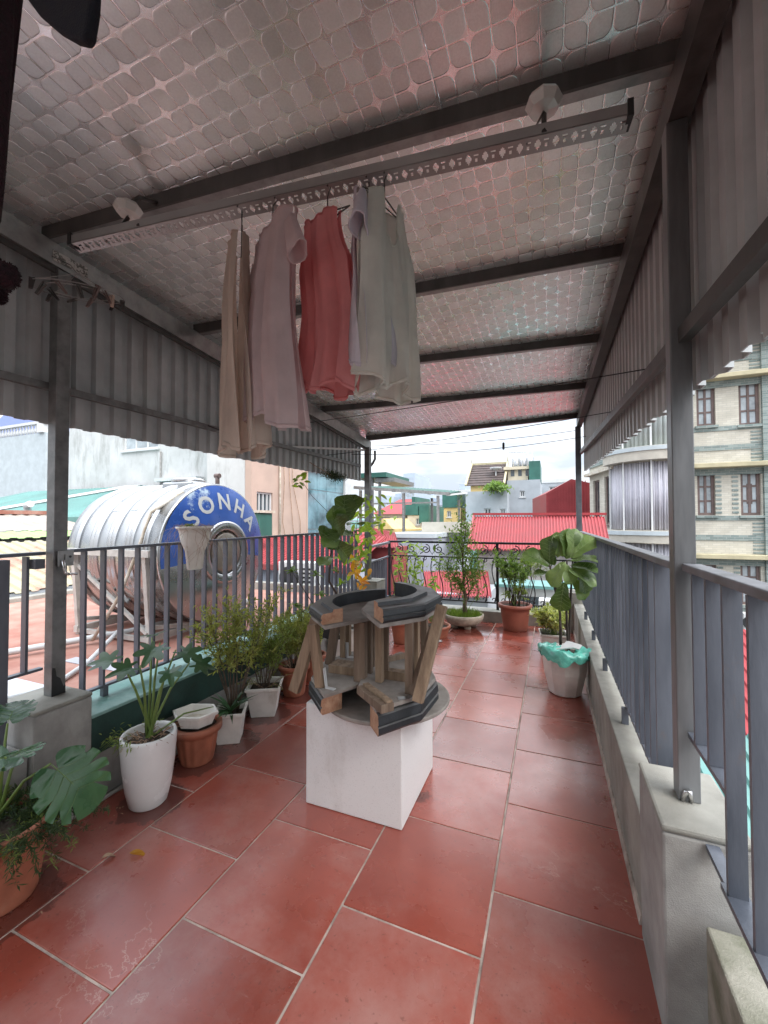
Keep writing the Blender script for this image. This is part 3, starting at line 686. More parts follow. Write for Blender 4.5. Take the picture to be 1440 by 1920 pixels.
M('grey_wall', (.36, .39, .42), .85, 0, .10, 1.0)
M('lav_wall', (.40, .43, .49), .85, 0, .08, 1.2)
M('red_sheet', (.29, .045, .05), .6, 0, .12, 1.2, rvar=.05, spec=.25)
M('red_wall', (.26, .05, .048), .6, 0, .12, .8)
M('teal_sheet', (.12, .26, .24), .6, 0, .15, 1.0)
M('green_sheet', (.035, .13, .105), .5, .1, .2, 1.0)
M('brown_tile', (.075, .055, .05), .8, 0, .3, 3, .5, 12)
M('deck_clay', (.30, .12, .085), .8, 0, 0, 3.0, .35, 22, col2=(.42, .24, .19), detail=9)
M('rust_sheet', (.36, .33, .22), .7, .1, 0, 2.0, .1, 20, col2=(.34, .20, .15), pos=(.50, .62), detail=9)
M('tan_sheet', (.34, .29, .25), .7, 0, .12, 1)
M('lime_sheet', (.30, .46, .16), .6, 0, .12, 1)
M('blue_roof', (.10, .14, .32), .5, .1, .12, 1)
M('white_trim', (.58, .59, .59), .6, 0, .05, 3)
M('stand_steel', (.50, .49, .46), .55, .3, .15, 10)
M('brown_frame', (.15, .105, .095), .6, 0, .2, 5)
M('tower_haze', (.38, .44, .51), .6, 0, .06, .2)  # pale bluish tone paints distance haze into the far towers
M('gold_trim', (.44, .39, .25), .6, 0, .15, 2)

def stain_wall():
    m = MATS['white_wall']; t = m.node_tree; n = t.nodes.new; l = t.links.new
    b = [x for x in t.nodes if x.type == 'BSDF_PRINCIPLED'][0]; g = [x for x in t.nodes if x.type == 'NEW_GEOMETRY'][0]
    src = b.inputs['Base Color'].links[0].from_socket
    mp = n('ShaderNodeMapping'); mp.inputs['Scale'].default_value = (1.3, 1.3, .35); l(g.outputs['Position'], mp.inputs[0])
    nz = n('ShaderNodeTexNoise'); nz.inputs['Scale'].default_value = 1.7; nz.inputs['Detail'].default_value = 10; nz.inputs['Roughness'].default_value = .72; l(mp.outputs[0], nz.inputs['Vector'])
    cr = n('ShaderNodeValToRGB'); cr.color_ramp.elements[0].position = .52; cr.color_ramp.elements[1].position = .70
    cr.color_ramp.elements[0].color = (0, 0, 0, 1); cr.color_ramp.elements[1].color = (.75, .75, .75, 1); l(nz.outputs[0], cr.inputs[0])
    mx = n('ShaderNodeMix'); mx.data_type = 'RGBA'; l(cr.outputs[0], mx.inputs[0]); l(src, mx.inputs[6]); mx.inputs[7].default_value = (.25, .25, .23, 1); l(mx.outputs[2], b.inputs['Base Color'])
stain_wall()

def brickwork(name, c1, c2, mortar, sx=1.0):
    m = bpy.data.materials.new(name); m.use_nodes = True; t = m.node_tree; n = t.nodes.new; l = t.links.new
    b = t.nodes['Principled BSDF']; b.inputs['Roughness'].default_value = .8
    g = n('ShaderNodeNewGeometry'); sp = n('ShaderNodeSeparateXYZ'); l(g.outputs['Position'], sp.inputs[0])
    ad = n('ShaderNodeMath'); ad.operation = 'ADD'; l(sp.outputs[0], ad.inputs[0]); l(sp.outputs[1], ad.inputs[1])
    cb = n('ShaderNodeCombineXYZ'); l(ad.outputs[0], cb.inputs[0]); l(sp.outputs[2], cb.inputs[1])
    br = n('ShaderNodeTexBrick'); br.inputs['Scale'].default_value = 1; br.inputs['Brick Width'].default_value = .24; br.inputs['Row Height'].default_value = .075; br.inputs['Mortar Size'].default_value = .006
    br.inputs['Color1'].default_value = (*c1, 1); br.inputs['Color2'].default_value = (*c2, 1); br.inputs['Mortar'].default_value = (*mortar, 1); br.inputs['Bias'].default_value = -.2
    l(cb.outputs[0], br.inputs['Vector'])
    nz = n('ShaderNodeTexNoise'); nz.inputs['Scale'].default_value = 2.5; nz.inputs['Detail'].default_value = 6; l(g.outputs['Position'], nz.inputs['Vector'])
    mr = n('ShaderNodeMapRange'); mr.inputs[3].default_value = .75; mr.inputs[4].default_value = 1.2; l(nz.outputs[0], mr.inputs[0])
    vs_ = n('ShaderNodeVectorMath'); vs_.operation = 'SCALE'; l(br.outputs[0], vs_.inputs[0]); l(mr.outputs[0], vs_.inputs['Scale']); l(vs_.outputs[0], b.inputs['Base Color'])
    MATS[name] = m
brickwork('brick_cream', (.52, .49, .41), (.60, .57, .49), (.44, .42, .37))
brickwork('brick_green', (.17, .22, .21), (.30, .36, .34), (.36, .36, .33))

def fbox(x0, x1, y0, y1, z0, z1): return MB().bb(x0, x1, y0, y1, z0, z1)
def rib_roof(name, mat, par, a, b, c, d, n, dep=.03): return MB().corr(a, b, c, d, n, dep).build(name, mat, par)

# ---- left: clay deck of the next house, tank and its stand
t = thing('neighbour_roof', 'weathered red clay roof deck beyond the left railing under the steel tank', 'roof', (-4.5, 4, -14))
MB().bb(-6.9, -2.415, -2, 5.6, .10, .30).build('deck', 'deck_clay', t)
MB().bb(-6.85, -2.43, -1.95, 5.55, -14, .098).build('wall_body', 'grey_wall', t)
MB().bb(-7.02, -6.86, -2, 5.6, .20, .36).build('parapet', 'cement_worn', t, .01)
MB().bb(-6.86, -2.60, 5.5, 5.62, .25, .42).build('parapet', 'cement_worn', t, .01)
for k, (ya, yb) in enumerate([(0.9, 1.75), (2.1, 2.2)]):
    MB().bb(-3.6, -2.9, ya, yb, .302, .304+.002*k).build('worn_patch', M('patch%d' % k, (.50, .50, .54), .7, 0, .2, 4), t)
t = thing('water_pipe', 'pale plastic pipe running across the clay roof deck', 'pipe', (-4.2, 2.2, .3))
MB().tube([(-4.6, .4, .34), (-4.2, 1.7, .35), (-3.75, 2.75, .36), (-3.7, 3.6, .36)], .028, 8).build('pipe_run', 'white_trim', t)
MB().tube([(-3.3, 1.35, .315), (-3.15, 1.5, .312), (-3.05, 1.7, .315), (-3.3, 2.1, .33), (-3.7, 2.65, .42)], .018, 8).build('hose', 'white_trim', t)

TX, TY, TZ, TR, TLn = -3.22, 3.34, 1.09, .70, 1.28
tk = thing('water_tank', 'stainless steel ribbed horizontal water tank with blue painted end and white lettering', 'water tank', (TX-.6, TY, .4))
def xring(prof, c, n=64):   # lathe about the X axis: prof of (r, x)
    mb = MB(); V = []; fs = []
    for r, x in prof:
        for k in range(n): a = 2*pi*k/n; V.append((c[0]+x, c[1]+r*cos(a), c[2]+r*sin(a)))
    for i in range(len(prof)-1):
        for k in range(n): fs.append((i*n+k, i*n+(k+1) % n, (i+1)*n+(k+1) % n, (i+1)*n+k))
    if prof[0][0] > 1e-6: fs.append(tuple(reversed(range(n))))
    if prof[-1][0] > 1e-6: fs.append(tuple((len(prof)-1)*n+k for k in range(n)))
    return mb.add(V, fs, True)
prof = [(.30, -TLn-.20), (.50, -TLn-.13), (.64, -TLn-.05), (TR-.01, -TLn)]
x = -TLn+.02
ribs = [-1.12, -.90, -.85, -.66, -.61, -.42, -.37, -.18]
for rx in ribs:
    prof += [(TR, rx-.03), (TR-.004, rx-.014), (TR+.022, rx-.007), (TR+.022, rx+.007), (TR-.004, rx+.014), (TR, rx+.03)]
prof += [(TR, -.03), (TR+.006, -.02), (TR+.006, 0.0)]
xring(prof, (TX, TY, TZ)).build('shell', 'stainless', tk)
capc = lambda r: .115*(1-(r/TR)**2)
seg = [TR*.995, .66, .60, .54, .48, .42, .36, .335]
def blue_cap():
    m = M('tank_blue', (.035, .11, .42), .3, .1, .18, 3, coat=.4)
    t_ = m.node_tree; n = t_.nodes.new; l = t_.links.new; b = [q for q in t_.nodes if q.type == 'BSDF_PRINCIPLED'][0]; g = [q for q in t_.nodes if q.type == 'NEW_GEOMETRY'][0]
    sp = n('ShaderNodeSeparateXYZ'); l(g.outputs['Position'], sp.inputs[0])
    nz = n('ShaderNodeTexNoise'); nz.inputs['Scale'].default_value = 9; nz.inputs['Detail'].default_value = 7; nz.inputs['Roughness'].default_value = .75; l(g.outputs['Position'], nz.inputs['Vector'])
    # worn pale patch near the upper left rim: bare metal shows
    dy = n('ShaderNodeMath'); dy.operation = 'SUBTRACT'; l(sp.outputs[1], dy.inputs[0]); dy.inputs[1].default_value = TY-.31
    dz = n('ShaderNodeMath'); dz.operation = 'SUBTRACT'; l(sp.outputs[2], dz.inputs[0]); dz.inputs[1].default_value = TZ+.60
    q1 = n('ShaderNodeMath'); q1.operation = 'MULTIPLY'; l(dy.outputs[0], q1.inputs[0]); l(dy.outputs[0], q1.inputs[1])
    q2 = n('ShaderNodeMath'); q2.operation = 'MULTIPLY_ADD'; l(dz.outputs[0], q2.inputs[0]); l(dz.outputs[0], q2.inputs[1]); l(q1.outputs[0], q2.inputs[2])
    q3 = n('ShaderNodeMath'); q3.operation = 'MULTIPLY_ADD'; l(q2.outputs[0], q3.inputs[0]); q3.inputs[1].default_value = -5.0; l(nz.outputs[0], q3.inputs[2])
    cr = n('ShaderNodeValToRGB'); cr.color_ramp.elements[0].position = .40; cr.color_ramp.elements[1].position = .52; cr.color_ramp.elements[0].color = (0, 0, 0, 1); cr.color_ramp.elements[1].color = (1, 1, 1, 1); l(q3.outputs[0], cr.inputs[0])
    src = b.inputs['Base Color'].links[0].from_socket; mx = n('ShaderNodeMix'); mx.data_type = 'RGBA'; l(cr.outputs[0], mx.inputs[0]); l(src, mx.inputs[6]); mx.inputs[7].default_value = (.55, .68, .80, 1); l(mx.outputs[2], b.inputs['Base Color'])
blue_cap()
def cap_part(name, mat, r_in, r_out, a0, a1, off):
    mb = MB(); n = 48; m = 8; V = []; fs = []
    for j in range(m+1):
        r = r_in+(r_out-r_in)*j/m
        for k in range(n+1):
            a = a0+(a1-a0)*k/n; V.append((TX+capc(r)+off, TY+r*cos(a), TZ+r*sin(a)))
    for j in range(m):
        for k in range(n): fs.append((j*(n+1)+k, (j+1)*(n+1)+k, (j+1)*(n+1)+k+1, j*(n+1)+k+1))
    return mb.add(V, fs, True).build(name, mat, tk)
cap_part('end_cap', 'stainless', .28, TR*.998, 0, 2*pi, 0.0)
ec = cap_part('painted_end', 'tank_blue', .315, TR*.985, radians(-8), radians(189), .004)
xring([(.32, capc(.32)-.02), (.32, capc(.32)+.03), (.30, capc(.3)+.04), (.24, capc(.3)+.04), (.22, capc(.3)+.01), (.21, capc(.3)-.01), (.0, capc(.3)+.0)], (TX, TY, TZ)).build('manway_ring', 'stainless', tk)
xring([(.215, capc(.3)+.012), (.19, capc(.3)+.03), (.10, capc(.3)+.045), (0, capc(.3)+.05)], (TX, TY, TZ)).build('manway_lid', M('lid_steel', (.40, .36, .31), .4, .8, .2, 4), tk)
def letter(ch, ang, size, r):
    cu = bpy.data.curves.new('letter', 'FONT'); cu.body = ch; cu.size = size; cu.align_x = 'CENTER'; cu.align_y = 'CENTER'; cu.offset = .006; cu.resolution_u = 3
    tmp = bpy.data.objects.new('tmp', cu); COL.objects.link(tmp)
    dg = bpy.context.evaluated_depsgraph_get(); me = bpy.data.meshes.new_from_object(tmp.evaluated_get(dg))
    bpy.data.objects.remove(tmp); bpy.data.curves.remove(cu)
    bm = bmesh.new(); bm.from_mesh(me); bmesh.ops.subdivide_edges(bm, edges=[e for e in bm.edges if e.calc_length() > .05], cuts=2)
    ca, sa = cos(ang-pi/2), sin(ang-pi/2)
    for v in bm.verts:
        lx, ly = v.co.x, v.co.y
        yy = lx*ca - ly*sa + r*cos(ang); zz_ = lx*sa + ly*ca + r*sin(ang)
        v.co = Vector((TX+capc(sqrt(yy*yy+zz_*zz_))+.0065, TY+yy, TZ+zz_)) - rootloc(tk)
    bm.to_mesh(me); bm.free(); me.materials.clear(); me.materials.append(MATS['white_trim'])
    o = bpy.data.objects.new('letter', me); COL.objects.link(o); o.parent = ec
for ch, dg_ in zip('SONHA', (139, 114, 87, 61, 37)): letter(ch, radians(dg_), .235, .515)
for yy, zz_ in ((TY-.52, .55), (TY-.43, .62)): pass
MB().bb(TX-.62, TX-.20, TY-.16, TY+.16, TZ+TR-.03, TZ+TR+.035).build('hatch', 'stainless', tk, .02)
MB().lathe([(.16, 0), (.17, .02), (.15, .045), (0, .055)], (TX-.42, TY, TZ+TR+.036), 24).build('hatch_lid', 'stainless', tk)
MB().tube([(TX-.06, TY+.05, TZ+TR-.01), (TX-.06, TY+.05, TZ+TR+.10)], .022, 8).build('vent_pipe', 'brown_frame', tk)
MB().tube([(TX-.09, TY+.05, TZ+TR+.10), (TX-.03, TY+.05, TZ+TR+.10)], .026, 8).build('vent_cap', 'brown_frame', tk)
def decal(y0, y1, a0, a1):
    mb = MB(); V = []; fs = []
    for j in range(9):
        a = a0+(a1-a0)*j/8
        for x_ in (y0, y1): V.append((TX+x_, TY+(TR+.003)*cos(a), TZ+(TR+.003)*sin(a)))
    for j in range(8): fs.append((2*j, 2*j+1, 2*j+3, 2*j+2))
    return mb.add(V, fs, True).build('sticker', 'pale_wall', tk)
decal(-.80, -.70, radians(133), radians(143)); decal(-.55, -.46, radians(133), radians(143))
st = thing('tank_stand', 'pale angle-steel stand carrying the water tank on the clay deck', 'stand', (TX-.6, TY, .30))
for x_ in (-.14, -1.12):
    for s_ in (-1, 1):
        MB().beam((TX+x_, TY+s_*.72, TZ+.02), (TX+x_, TY+s_*.66, .302), .045, .045).build('leg', 'stand_steel', st)
        MB().beam((TX+x_, TY+s_*.68, .45), (TX+x_, TY, TZ-TR-.04), .035, .035).build('brace', 'stand_steel', st)
    MB().beam((TX+x_, TY-.70, TZ-TR-.035), (TX+x_, TY+.70, TZ-TR-.035), .05, .06).build('cradle_bar', 'stand_steel', st)
for s_ in (-1, 1):
    MB().beam((TX-1.2, TY+s_*.74, TZ+.03), (TX-.05, TY+s_*.74, TZ+.03), .05, .06).build('side_rail', 'stand_steel', st)
    MB().beam((TX-1.12, TY+s_*.665, .34), (TX-.14, TY+s_*.665, .34), .04, .04).build('base_rail', 'stand_steel', st)
    MB().beam((TX-.14, TY+s_*.69, .40), (TX-1.12, TY+s_*.69, TZ-.1), .03, .03).build('diagonal', 'stand_steel', st)
tag(MB().tube([(TX-.10, TY-.35, TZ+TR+.005-.10), (TX-.20, TY-.62, TZ+.40), (TX-.22, TY-.735, TZ+.05), (TX-.35, TY-.80, .75), (TX-.62, TY-.86, .34)], .016, 8).build('tank_hose', 'dirty_plastic'), 'thin beige hose running down the flank of the steel tank', 'hose')

# ---- far left roofs
t = thing('neighbour_roof', 'old rust-streaked yellowish corrugated roof behind the near left post', 'roof', (-8, 3.5, -14))
rib_roof('roof_sheet', 'rust_sheet', t, (-9.4, -3, 1.05), (-9.4, 6.2, 1.05), (-7.03, 6.2, .42), (-7.03, -3, .42), 46, .03)
MB().bb(-9.4, -7.05, -2.9, 6.1, -14, .40).build('wall_body', 'grey_wall', t)
t = thing('neighbour_roof', 'tan roof with a lime green edge strip below the teal roof', 'roof', (-11, 4, -14))
rib_roof('roof_sheet', 'tan_sheet', t, (-12.6, -3, 1.62), (-12.6, 7.2, 1.62), (-10.2, 7.2, 1.24), (-10.2, -3, 1.24), 40, .02)
rib_roof('edge_strip', 'lime_sheet', t, (-10.195, -3, 1.225), (-10.195, 7.2, 1.225), (-9.55, 7.2, 1.11), (-9.55, -3, 1.11), 40, .02)
MB().bb(-12.5, -9.7, -2.9, 7.1, -14, 1.05).build('wall_body', 'cement', t)
MB().beam((-12.55, 3, 1.66), (-12.55, 6.9, 1.66), .25, .1).build('clay_ridge', 'deck_clay', t)
t = thing('neighbour_roof', 'large teal corrugated metal roof with a pale strip behind the tank', 'roof', (-15, 8, -14))
rib_roof('roof_sheet', 'teal_sheet', t, (-21, 10.8, 2.75), (-9.8, 10.8, 2.75), (-9.8, 6.9, 1.52), (-21, 6.9, 1.52), 60, .03)
for a_ in (-17.3,):
    rib_roof('pale_strip', 'white_trim', t, (a_+2.4, 10.8, 2.79), (a_+3.3, 10.8, 2.79), (a_+.0, 6.9, 1.56), (a_-.9, 6.9, 1.56), 4, .03)
MB().bb(-21, -9.85, 6.84, 6.9, 1.30, 1.54).build('fascia', 'teal_sheet', t)
MB().bb(-20.9, -9.9, 6.95, 10.7, -14, 1.28).build('wall_body', 'grey_wall', t)
t = thing('vent_pipe', 'white elbow vent pipe at the edge of the teal roof', 'pipe', (-13.4, 6.8, 1.3))
MB().tube([(-13.3, 6.8, 1.32), (-13.25, 6.8, 1.72), (-13.2, 6.75, 1.86), (-12.95, 6.7, 1.90)], .09, 10).build('pipe_run', 'white_trim', t)
# white stained building
t = thing('white_building', 'tall white plaster building with black damp stains behind the tank', 'building', (-14, 11, -14))
F = FM((-18.65, 11), 0)
wx = [px(231, 846, Y=11), px(297, 822, Y=11)]
hole = (wx[0].x+18.65, wx[1].x+18.65, wx[0].z, wx[0].z+1.1)
holed(F, 0, 9.4, -14, 9, .22, [hole]).build('wall', 'white_wall', t)
win(F, t, *hole, 'white_trim', 'glass_pale', (2, 0), .07)
MB().bb(-18.6, -9.3, 11.23, 16, -14, 8.95).build('wall_body', 'grey_wall', t)
F.box(MB(), 5.4, 7.4, -.35, .0, 2.86, 2.98).build('awning', 'white_trim', t)
MB().tube([(-13.3, 10.95, -2), (-13.3, 10.95, 4.0)], .03, 6).build('drain_pipe', 'cement', t)
# peach building with side glass
t = thing('peach_building', 'peach plaster building with a tall barred window and green glass curtain wall', 'building', (-8, 12, -14))
F = FM((-7.6, 9.1), pi/2)      # s runs +Y, d goes -X
h1 = (.22, .92, .95, 2.25); h2 = (2.78, 5.35, .20, 3.12)
holed(F, 0, 2.74, -14, 9, .22, [h1]).build('wall', 'peach_wall', t)
MB().bb(-9.2, -7.83, 9.1, 9.3, -14, 9).build('end_wall', 'white_wall', t)
MB().bb(-9.2, -7.83, 9.31, 14.9, -14, 8.9).build('wall_body', 'grey_wall', t)
win(F, t, *h1, 'white_trim', 'glass_dark', (3, 0), .05)
gl = F.box(MB(), 2.74, 2.80, -.02, .1, -14, 9).build('corner_trim', 'peach_wall', t)
for k in range(4):
    for j in range(8):
        a0 = 2.81+k*.66; z0 = -7.0+j*1.36
        F.box(MB(), a0, a0+.645, .03+.004*((k+j) % 2), .06+.004*((k+j) % 2), z0, z0+1.335).build('pane', 'glass_blue', t)
F.box(MB(), 2.80, 5.45, .061, .10, -14, 9).build('mullion_backing', 'white_trim', t)
F.box(MB(), 5.46, 5.9, -.05, .2, -14, 3.15).build('end_pier', 'white_trim', t)
F.box(MB(), 2.78, 5.5, -.10, .02, 3.14, 3.26).build('glass_head', 'dirty_plastic', t)
for k, (a_, b_) in enumerate([(1.35, .06), (1.62, .05), (1.8, .045)]):
    MB().tube([F.pt(a_, -.04, 4.5), F.pt(a_+.08, -.05, 2.6), F.pt(a_+.25*k, -.05, 1.4), F.pt(a_+.3+.1*k, -.05, .4)], .010, 5).build('drop_cable', 'dry_root', t)
MB().tube([F.pt(1.2, -.06, 5), F.pt(1.2, -.06, .2)], .03, 6).build('drain_pipe', 'dirty_plastic', t)
F.box(MB(), .9, 1.25, -.35, -.02, .75, .85).build('canopy_board', 'dirty_plastic', t)
# far left pale building
t = thing('balustrade_building', 'pale blue wall topped by a white balustrade and blue roof at the far left', 'building', (-30, 17, -14))
a, b = px(-60, 830, Y=17), px(86, 833, Y=17)
MB().bb(a.x, b.x, 17, 22, -14, a.z).build('wall', 'pale_wall', t)
MB().bb(a.x, b.x, 16.9, 17.2, a.z+.62, a.z+.80).build('coping', 'white_trim', t)
nb = 26
for k in range(nb):
    xx = a.x+(b.x-a.x-.5)*k/nb
    MB().lathe([(.06, 0), (.11, .2), (.05, .45), (.08, .62)], (xx, 17.05, a.z), 8).build('baluster', 'white_trim', t)
MB().bb(b.x-.75, b.x-.15, 16.85, 17.3, a.z, a.z+1.7).build('pier', 'white_trim', t)
MB().lathe([(.46, 0), (.5, .12), (.25, .3), (.35, .6), (.15, .9), (0, 1.0)], (b.x-.45, 17.07, a.z+1.7), 12).build('urn', 'white_trim', t)
MB().add([(a.x-3, 18.5, a.z+.5), (b.x-1.0, 18.5, a.z+.5), (b.x-1.0, 24, a.z+.5), (a.x-3, 24, a.z+.5), (a.x-1, 20.5, a.z+4), (b.x-3.0, 20.5, a.z+4), (b.x-3, 23, a.z+4), (a.x-1, 23, a.z+4)],
         [(0, 1, 5, 4), (1, 2, 6, 5), (4, 5, 6, 7), (2, 3, 7, 6), (3, 0, 4, 7)]).build('roof', 'blue_roof', t)
# red roof and white wall behind left railing
t = thing('red_roof_house', 'house with a red sheet roof and whitish wall behind the left railing', 'building', (-5.3, 9, -14))
rib_roof('roof_sheet', 'red_sheet', t, (-7.4, 9.5, 1.02), (-3.75, 9.5, 1.04), (-3.6, 7.3, .50), (-7.4, 7.3, .50), 34, .03)
MB().bb(-7.3, -3.75, 7.5, 9.4, -14, .48).build('wall', 'lav_wall', t)
MB().bb(-7.4, -3.6, 7.24, 7.30, .38, .50).build('fascia', 'red_wall', t)
t = thing('water_tank', 'small green roof tank box beside the barred window of the peach building', 'tank', (-6.4, 8.3, 1))
MB().bb(-6.95, -6.45, 8.0, 8.5, 1.02, 1.62).build('tank_body', 'green_sheet', t, .02); MB().bb(-7.0, -6.4, 7.95, 8.55, 1.62, 1.68).build('tank_lid', 'dirty_plastic', t)
t = thing('air_conditioner', 'white outdoor air conditioner unit beyond the tank behind the left railing', 'air conditioner', (-4.2, 6, .3))
MB().bb(-4.35, -3.65, 5.9, 6.2, .20, .72).build('case', 'white_trim', t, .01)
MB().tube([(-4.12, 5.89, .46), (-4.12, 5.87, .46)], .19, 20).build('fan_grille', 'black_paint', t)
for k in range(5): MB().bb(-3.86, -3.70, 5.888, 5.898, .32+k*.07, .35+k*.07).build('louvre', 'black_paint', t)
MB().bb(-4.4, -3.6, 5.75, 6.4, .1, .198).build('shelf', 'cement', t)
# pergola roof beyond far left post
t = thing('rooftop_frame', 'steel framed rooftop shelter with a thin green sheet roof beyond the far left post', 'shelter', (-4.5, 14, -2))
rib_roof('roof_sheet', 'green_sheet', t, (-6.4, 16.5, 2.92), (-3.35, 16.5, 2.62), (-3.0, 13.0, 2.30), (-6.4, 13.0, 2.62), 22, .04)
MB().beam((-6.4, 12.98, 2.60), (-3.0, 12.98, 2.28), .06, .10).build('edge_beam', 'galv', t)
for k in range(6):
    x_ = -6.2+k*.62; MB().beam((x_, 13.02, 2.54-.094*k*.62), (x_, 16.4, 2.82-.094*k*.62), .05, .06).build('rafter', 'white_trim', t)
for (x_, y_) in ((-6.2, 13.1), (-4.6, 13.1), (-3.42, 13.1), (-3.3, 15.8), (-4.4, 15.9), (-5.6, 15.9)):
    MB().beam((x_, y_, -.8), (x_, y_, 2.50-.094*(x_+6.2)), .08, .08).build('post', 'galv', t)
MB().beam((-6.3, 13.1, 2.02), (-3.4, 13.1, 2.02), .04, .05).build('cross_bar', 'galv', t)
MB().beam((-6.3, 13.1, 1.55), (-6.2, 15.9, 1.55), .04, .05).build('cross_bar', 'galv', t)
t = thing('rooftop_frame', 'higher flat sheet canopy just right of the far left post', 'shelter', (-7, 17, -2))
a = px(660, 885, Y=16); b = px(724, 893, Y=16)
MB().bb(a.x, b.x, 16, 19, b.z-.02, b.z+.18).build('roof_sheet', 'green_sheet', t); MB().bb(b.x-.6, b.x+.3, 16.2, 18.8, b.z-.22, b.z-.04).build('gutter', 'galv', t)
for q in (698, 712): c = px(q, 900, Y=16.4); MB().beam((c.x, 16.4, -.8), (c.x, 16.4, b.z-.03), .1, .1).build('post', 'galv', t)
# pale blue lower building beyond the iron railing
t = thing('pale_building', 'pale lavender flat-roofed building just below the iron railing', 'building', (-3.4, 11, -14))
a = px(716, 1000, Y=11); b = px(812, 1003, Y=11)
MB().bb(a.x, b.x, 11, 16.5, -14, a.z-.12).build('wall', 'lav_wall', t)
MB().bb(a.x-.05, b.x+.05, 10.95, 16.6, a.z-.119, a.z).build('roof_slab', 'pale_wall', t)
MB().bb(b.x-.75, b.x+.55, 12.4, 16.4, a.z+.001, a.z+.32).build('roof_hut', 'cream_plaster', t)
t = thing('red_roof_house', 'low red roof just above the slanting railing right of the far left post', 'building', (-4.8, 10, -14))
a, b = px(672, 1000, Y=9.6), px(735, 1012, Y=9.6)
rib_roof('roof_sheet', 'red_sheet', t, (a.x, 10.6, a.z+.12), (b.x-.3, 10.6, a.z+.02), (b.x+.3, 9.3, b.z-.16), (a.x-.3, 9.3, b.z-.16), 20, .03)
MB().bb(a.x-.2, b.x+.1, 9.45, 10.5, -14, b.z-.2).build('wall', 'red_wall', t)
# big red roof in the middle distance
t = thing('red_roof_house', 'long bright red corrugated roof beyond the iron railing and far right post', 'building', (-.5, 12, -14))
a = px(890, 967, Y=13); b = px(1133, 967, Y=13); c = px(1146, 1030, Y=10); d = px(880, 1030, Y=10)
rib_roof('roof_sheet', 'red_sheet', t, a, b, c, d, 44, .035)
MB().beam(a+Vector((-.05, 0, .05)), b+Vector((.05, 0, .05)), .16, .07).build('ridge_cap', 'red_sheet', t)
MB().bb(d.x+.15, c.x-.15, 10.2, 13, -14, min(c.z, d.z)-.02).build('wall', 'cement', t)
MB().beam(d+Vector((-.03, 0, 0)), a+Vector((-.03, 0, .0)), .05, .1).build('verge', 'red_wall', t)
t = thing('red_roof_house', 'lower red corrugated roof seen through the iron balusters beside the bonsai', 'building', (-2.5, 9.5, -14))
a = px(795, 1070, Y=10); b = px(915, 1070, Y=10); c = px(922, 1118, Y=8.2); d = px(795, 1118, Y=8.2)
rib_roof('roof_sheet', 'red_sheet', t, a, b, c, d, 26, .03)
MB().bb(d.x+.1, c.x-.1, 8.35, 9.95, -14, c.z-.03).build('wall', 'grey_wall', t)
t = thing('flat_roof', 'grey cluttered flat roof below the iron railing behind the terracotta pot', 'roof', (-.6, 8, -14))
MB().bb(-1.9, .9, 6.5, 8.3, -14, -.62).build('wall_body', 'grey_wall', t)
MB().bb(-1.92, .92, 6.48, 8.32, -.619, -.55).build('roof_slab', 'cement_worn', t)
MB().bb(-.9, .4, 7.6, 8.2, -.549, .25).build('stair_hut', 'white_wall', t)
MB().bb(-.95, .45, 7.5, 8.25, .251, .30).build('hut_roof', 'teal_sheet', t)
MB().bb(-.55, -.15, 7.585, 7.602, -.5, .1).build('hut_door', 'glass_dark', t)
MB().bb(-1.5, -1.1, 6.9, 7.25, -.549, -.2).build('roof_box', 'white_trim', t, .01)
t = thing('air_conditioner', 'white air conditioner with black louvres behind the fiddle leaf fig stems', 'air conditioner', (-.1, 6.9, -.5))
MB().bb(-.20, .22, 6.75, 7.0, -.30, .20).build('case', 'white_trim', t, .01)
for k in range(7): MB().bb(-.17, .10, 6.735, 6.748, -.26+k*.06, -.228+k*.06).build('louvre', 'black_paint', t)
MB().bb(-.25, .27, 6.7, 7.05, -.549, -.302).build('stand', 'cement', t)

# ---- middle distance city
def simple_house(name, label, u0, u1, vt, Y, dep, wall, roofh=0, roofmat=None, wins=None, zb_=-14, parapet=True):
    a = px(u0, vt, Y=Y); b = px(u1, vt, Y=Y); t = thing(name, label, 'building', ((a.x+b.x)/2, Y, zb_))
    zt = (a.z+b.z)/2
    F = FM((a.x, Y), 0); W = b.x-a.x
    holes = []
    for (q0, q1, v0, v1) in (wins or []):
        p0 = px(q0, v1, Y=Y); p1 = px(q1, v0, Y=Y); holes.append((p0.x-a.x, p1.x-a.x, p0.z, p1.z))
    holed(F, 0, W, zb_, zt, .25, holes).build('wall', wall, t)
    MB().bb(a.x+.02, b.x-.02, Y+.26, Y+dep, zb_, zt-.02).build('wall_body', wall, t)
    for h in holes: win(F, t, *h, 'white_trim', 'glass_dark', (1, 0), .08, True, .14)
    if roofh and roofmat:
        x0, x1 = a.x-.4, b.x+.4
        MB().add([(x0, Y-.4, zt), (x1, Y-.4, zt), (x1, Y+dep+.4, zt), (x0, Y+dep+.4, zt), (x0+W*.30, Y+dep/2, zt+roofh), (x1-W*.30, Y+dep/2, zt+roofh)],
                 [(0, 1, 5, 4), (1, 2, 5), (2, 3, 4, 5), (3, 0, 4), (3, 2, 1, 0)]).build('roof', roofmat, t)
    elif parapet:
        MB().bb(a.x-.05, b.x+.05, Y-.05, Y+.2, zt+.001, zt+.35).build('parapet', 'white_trim', t)
    return t, a, b, zt
simple_house('city_house', 'cream house with a red hipped roof seen under the green shelter', 704, 760, 964, 42, 12, 'cream_wall', 1.9, 'red_sheet', [(716, 724, 972, 990), (738, 747, 970, 988)])
t, a, b, zt = simple_house('city_house', 'cream block with dark green roof storey right of the red hipped roof', 764, 803, 966, 40, 10, 'cream_wall', 0, None, [(780, 788, 972, 984)], parapet=False)
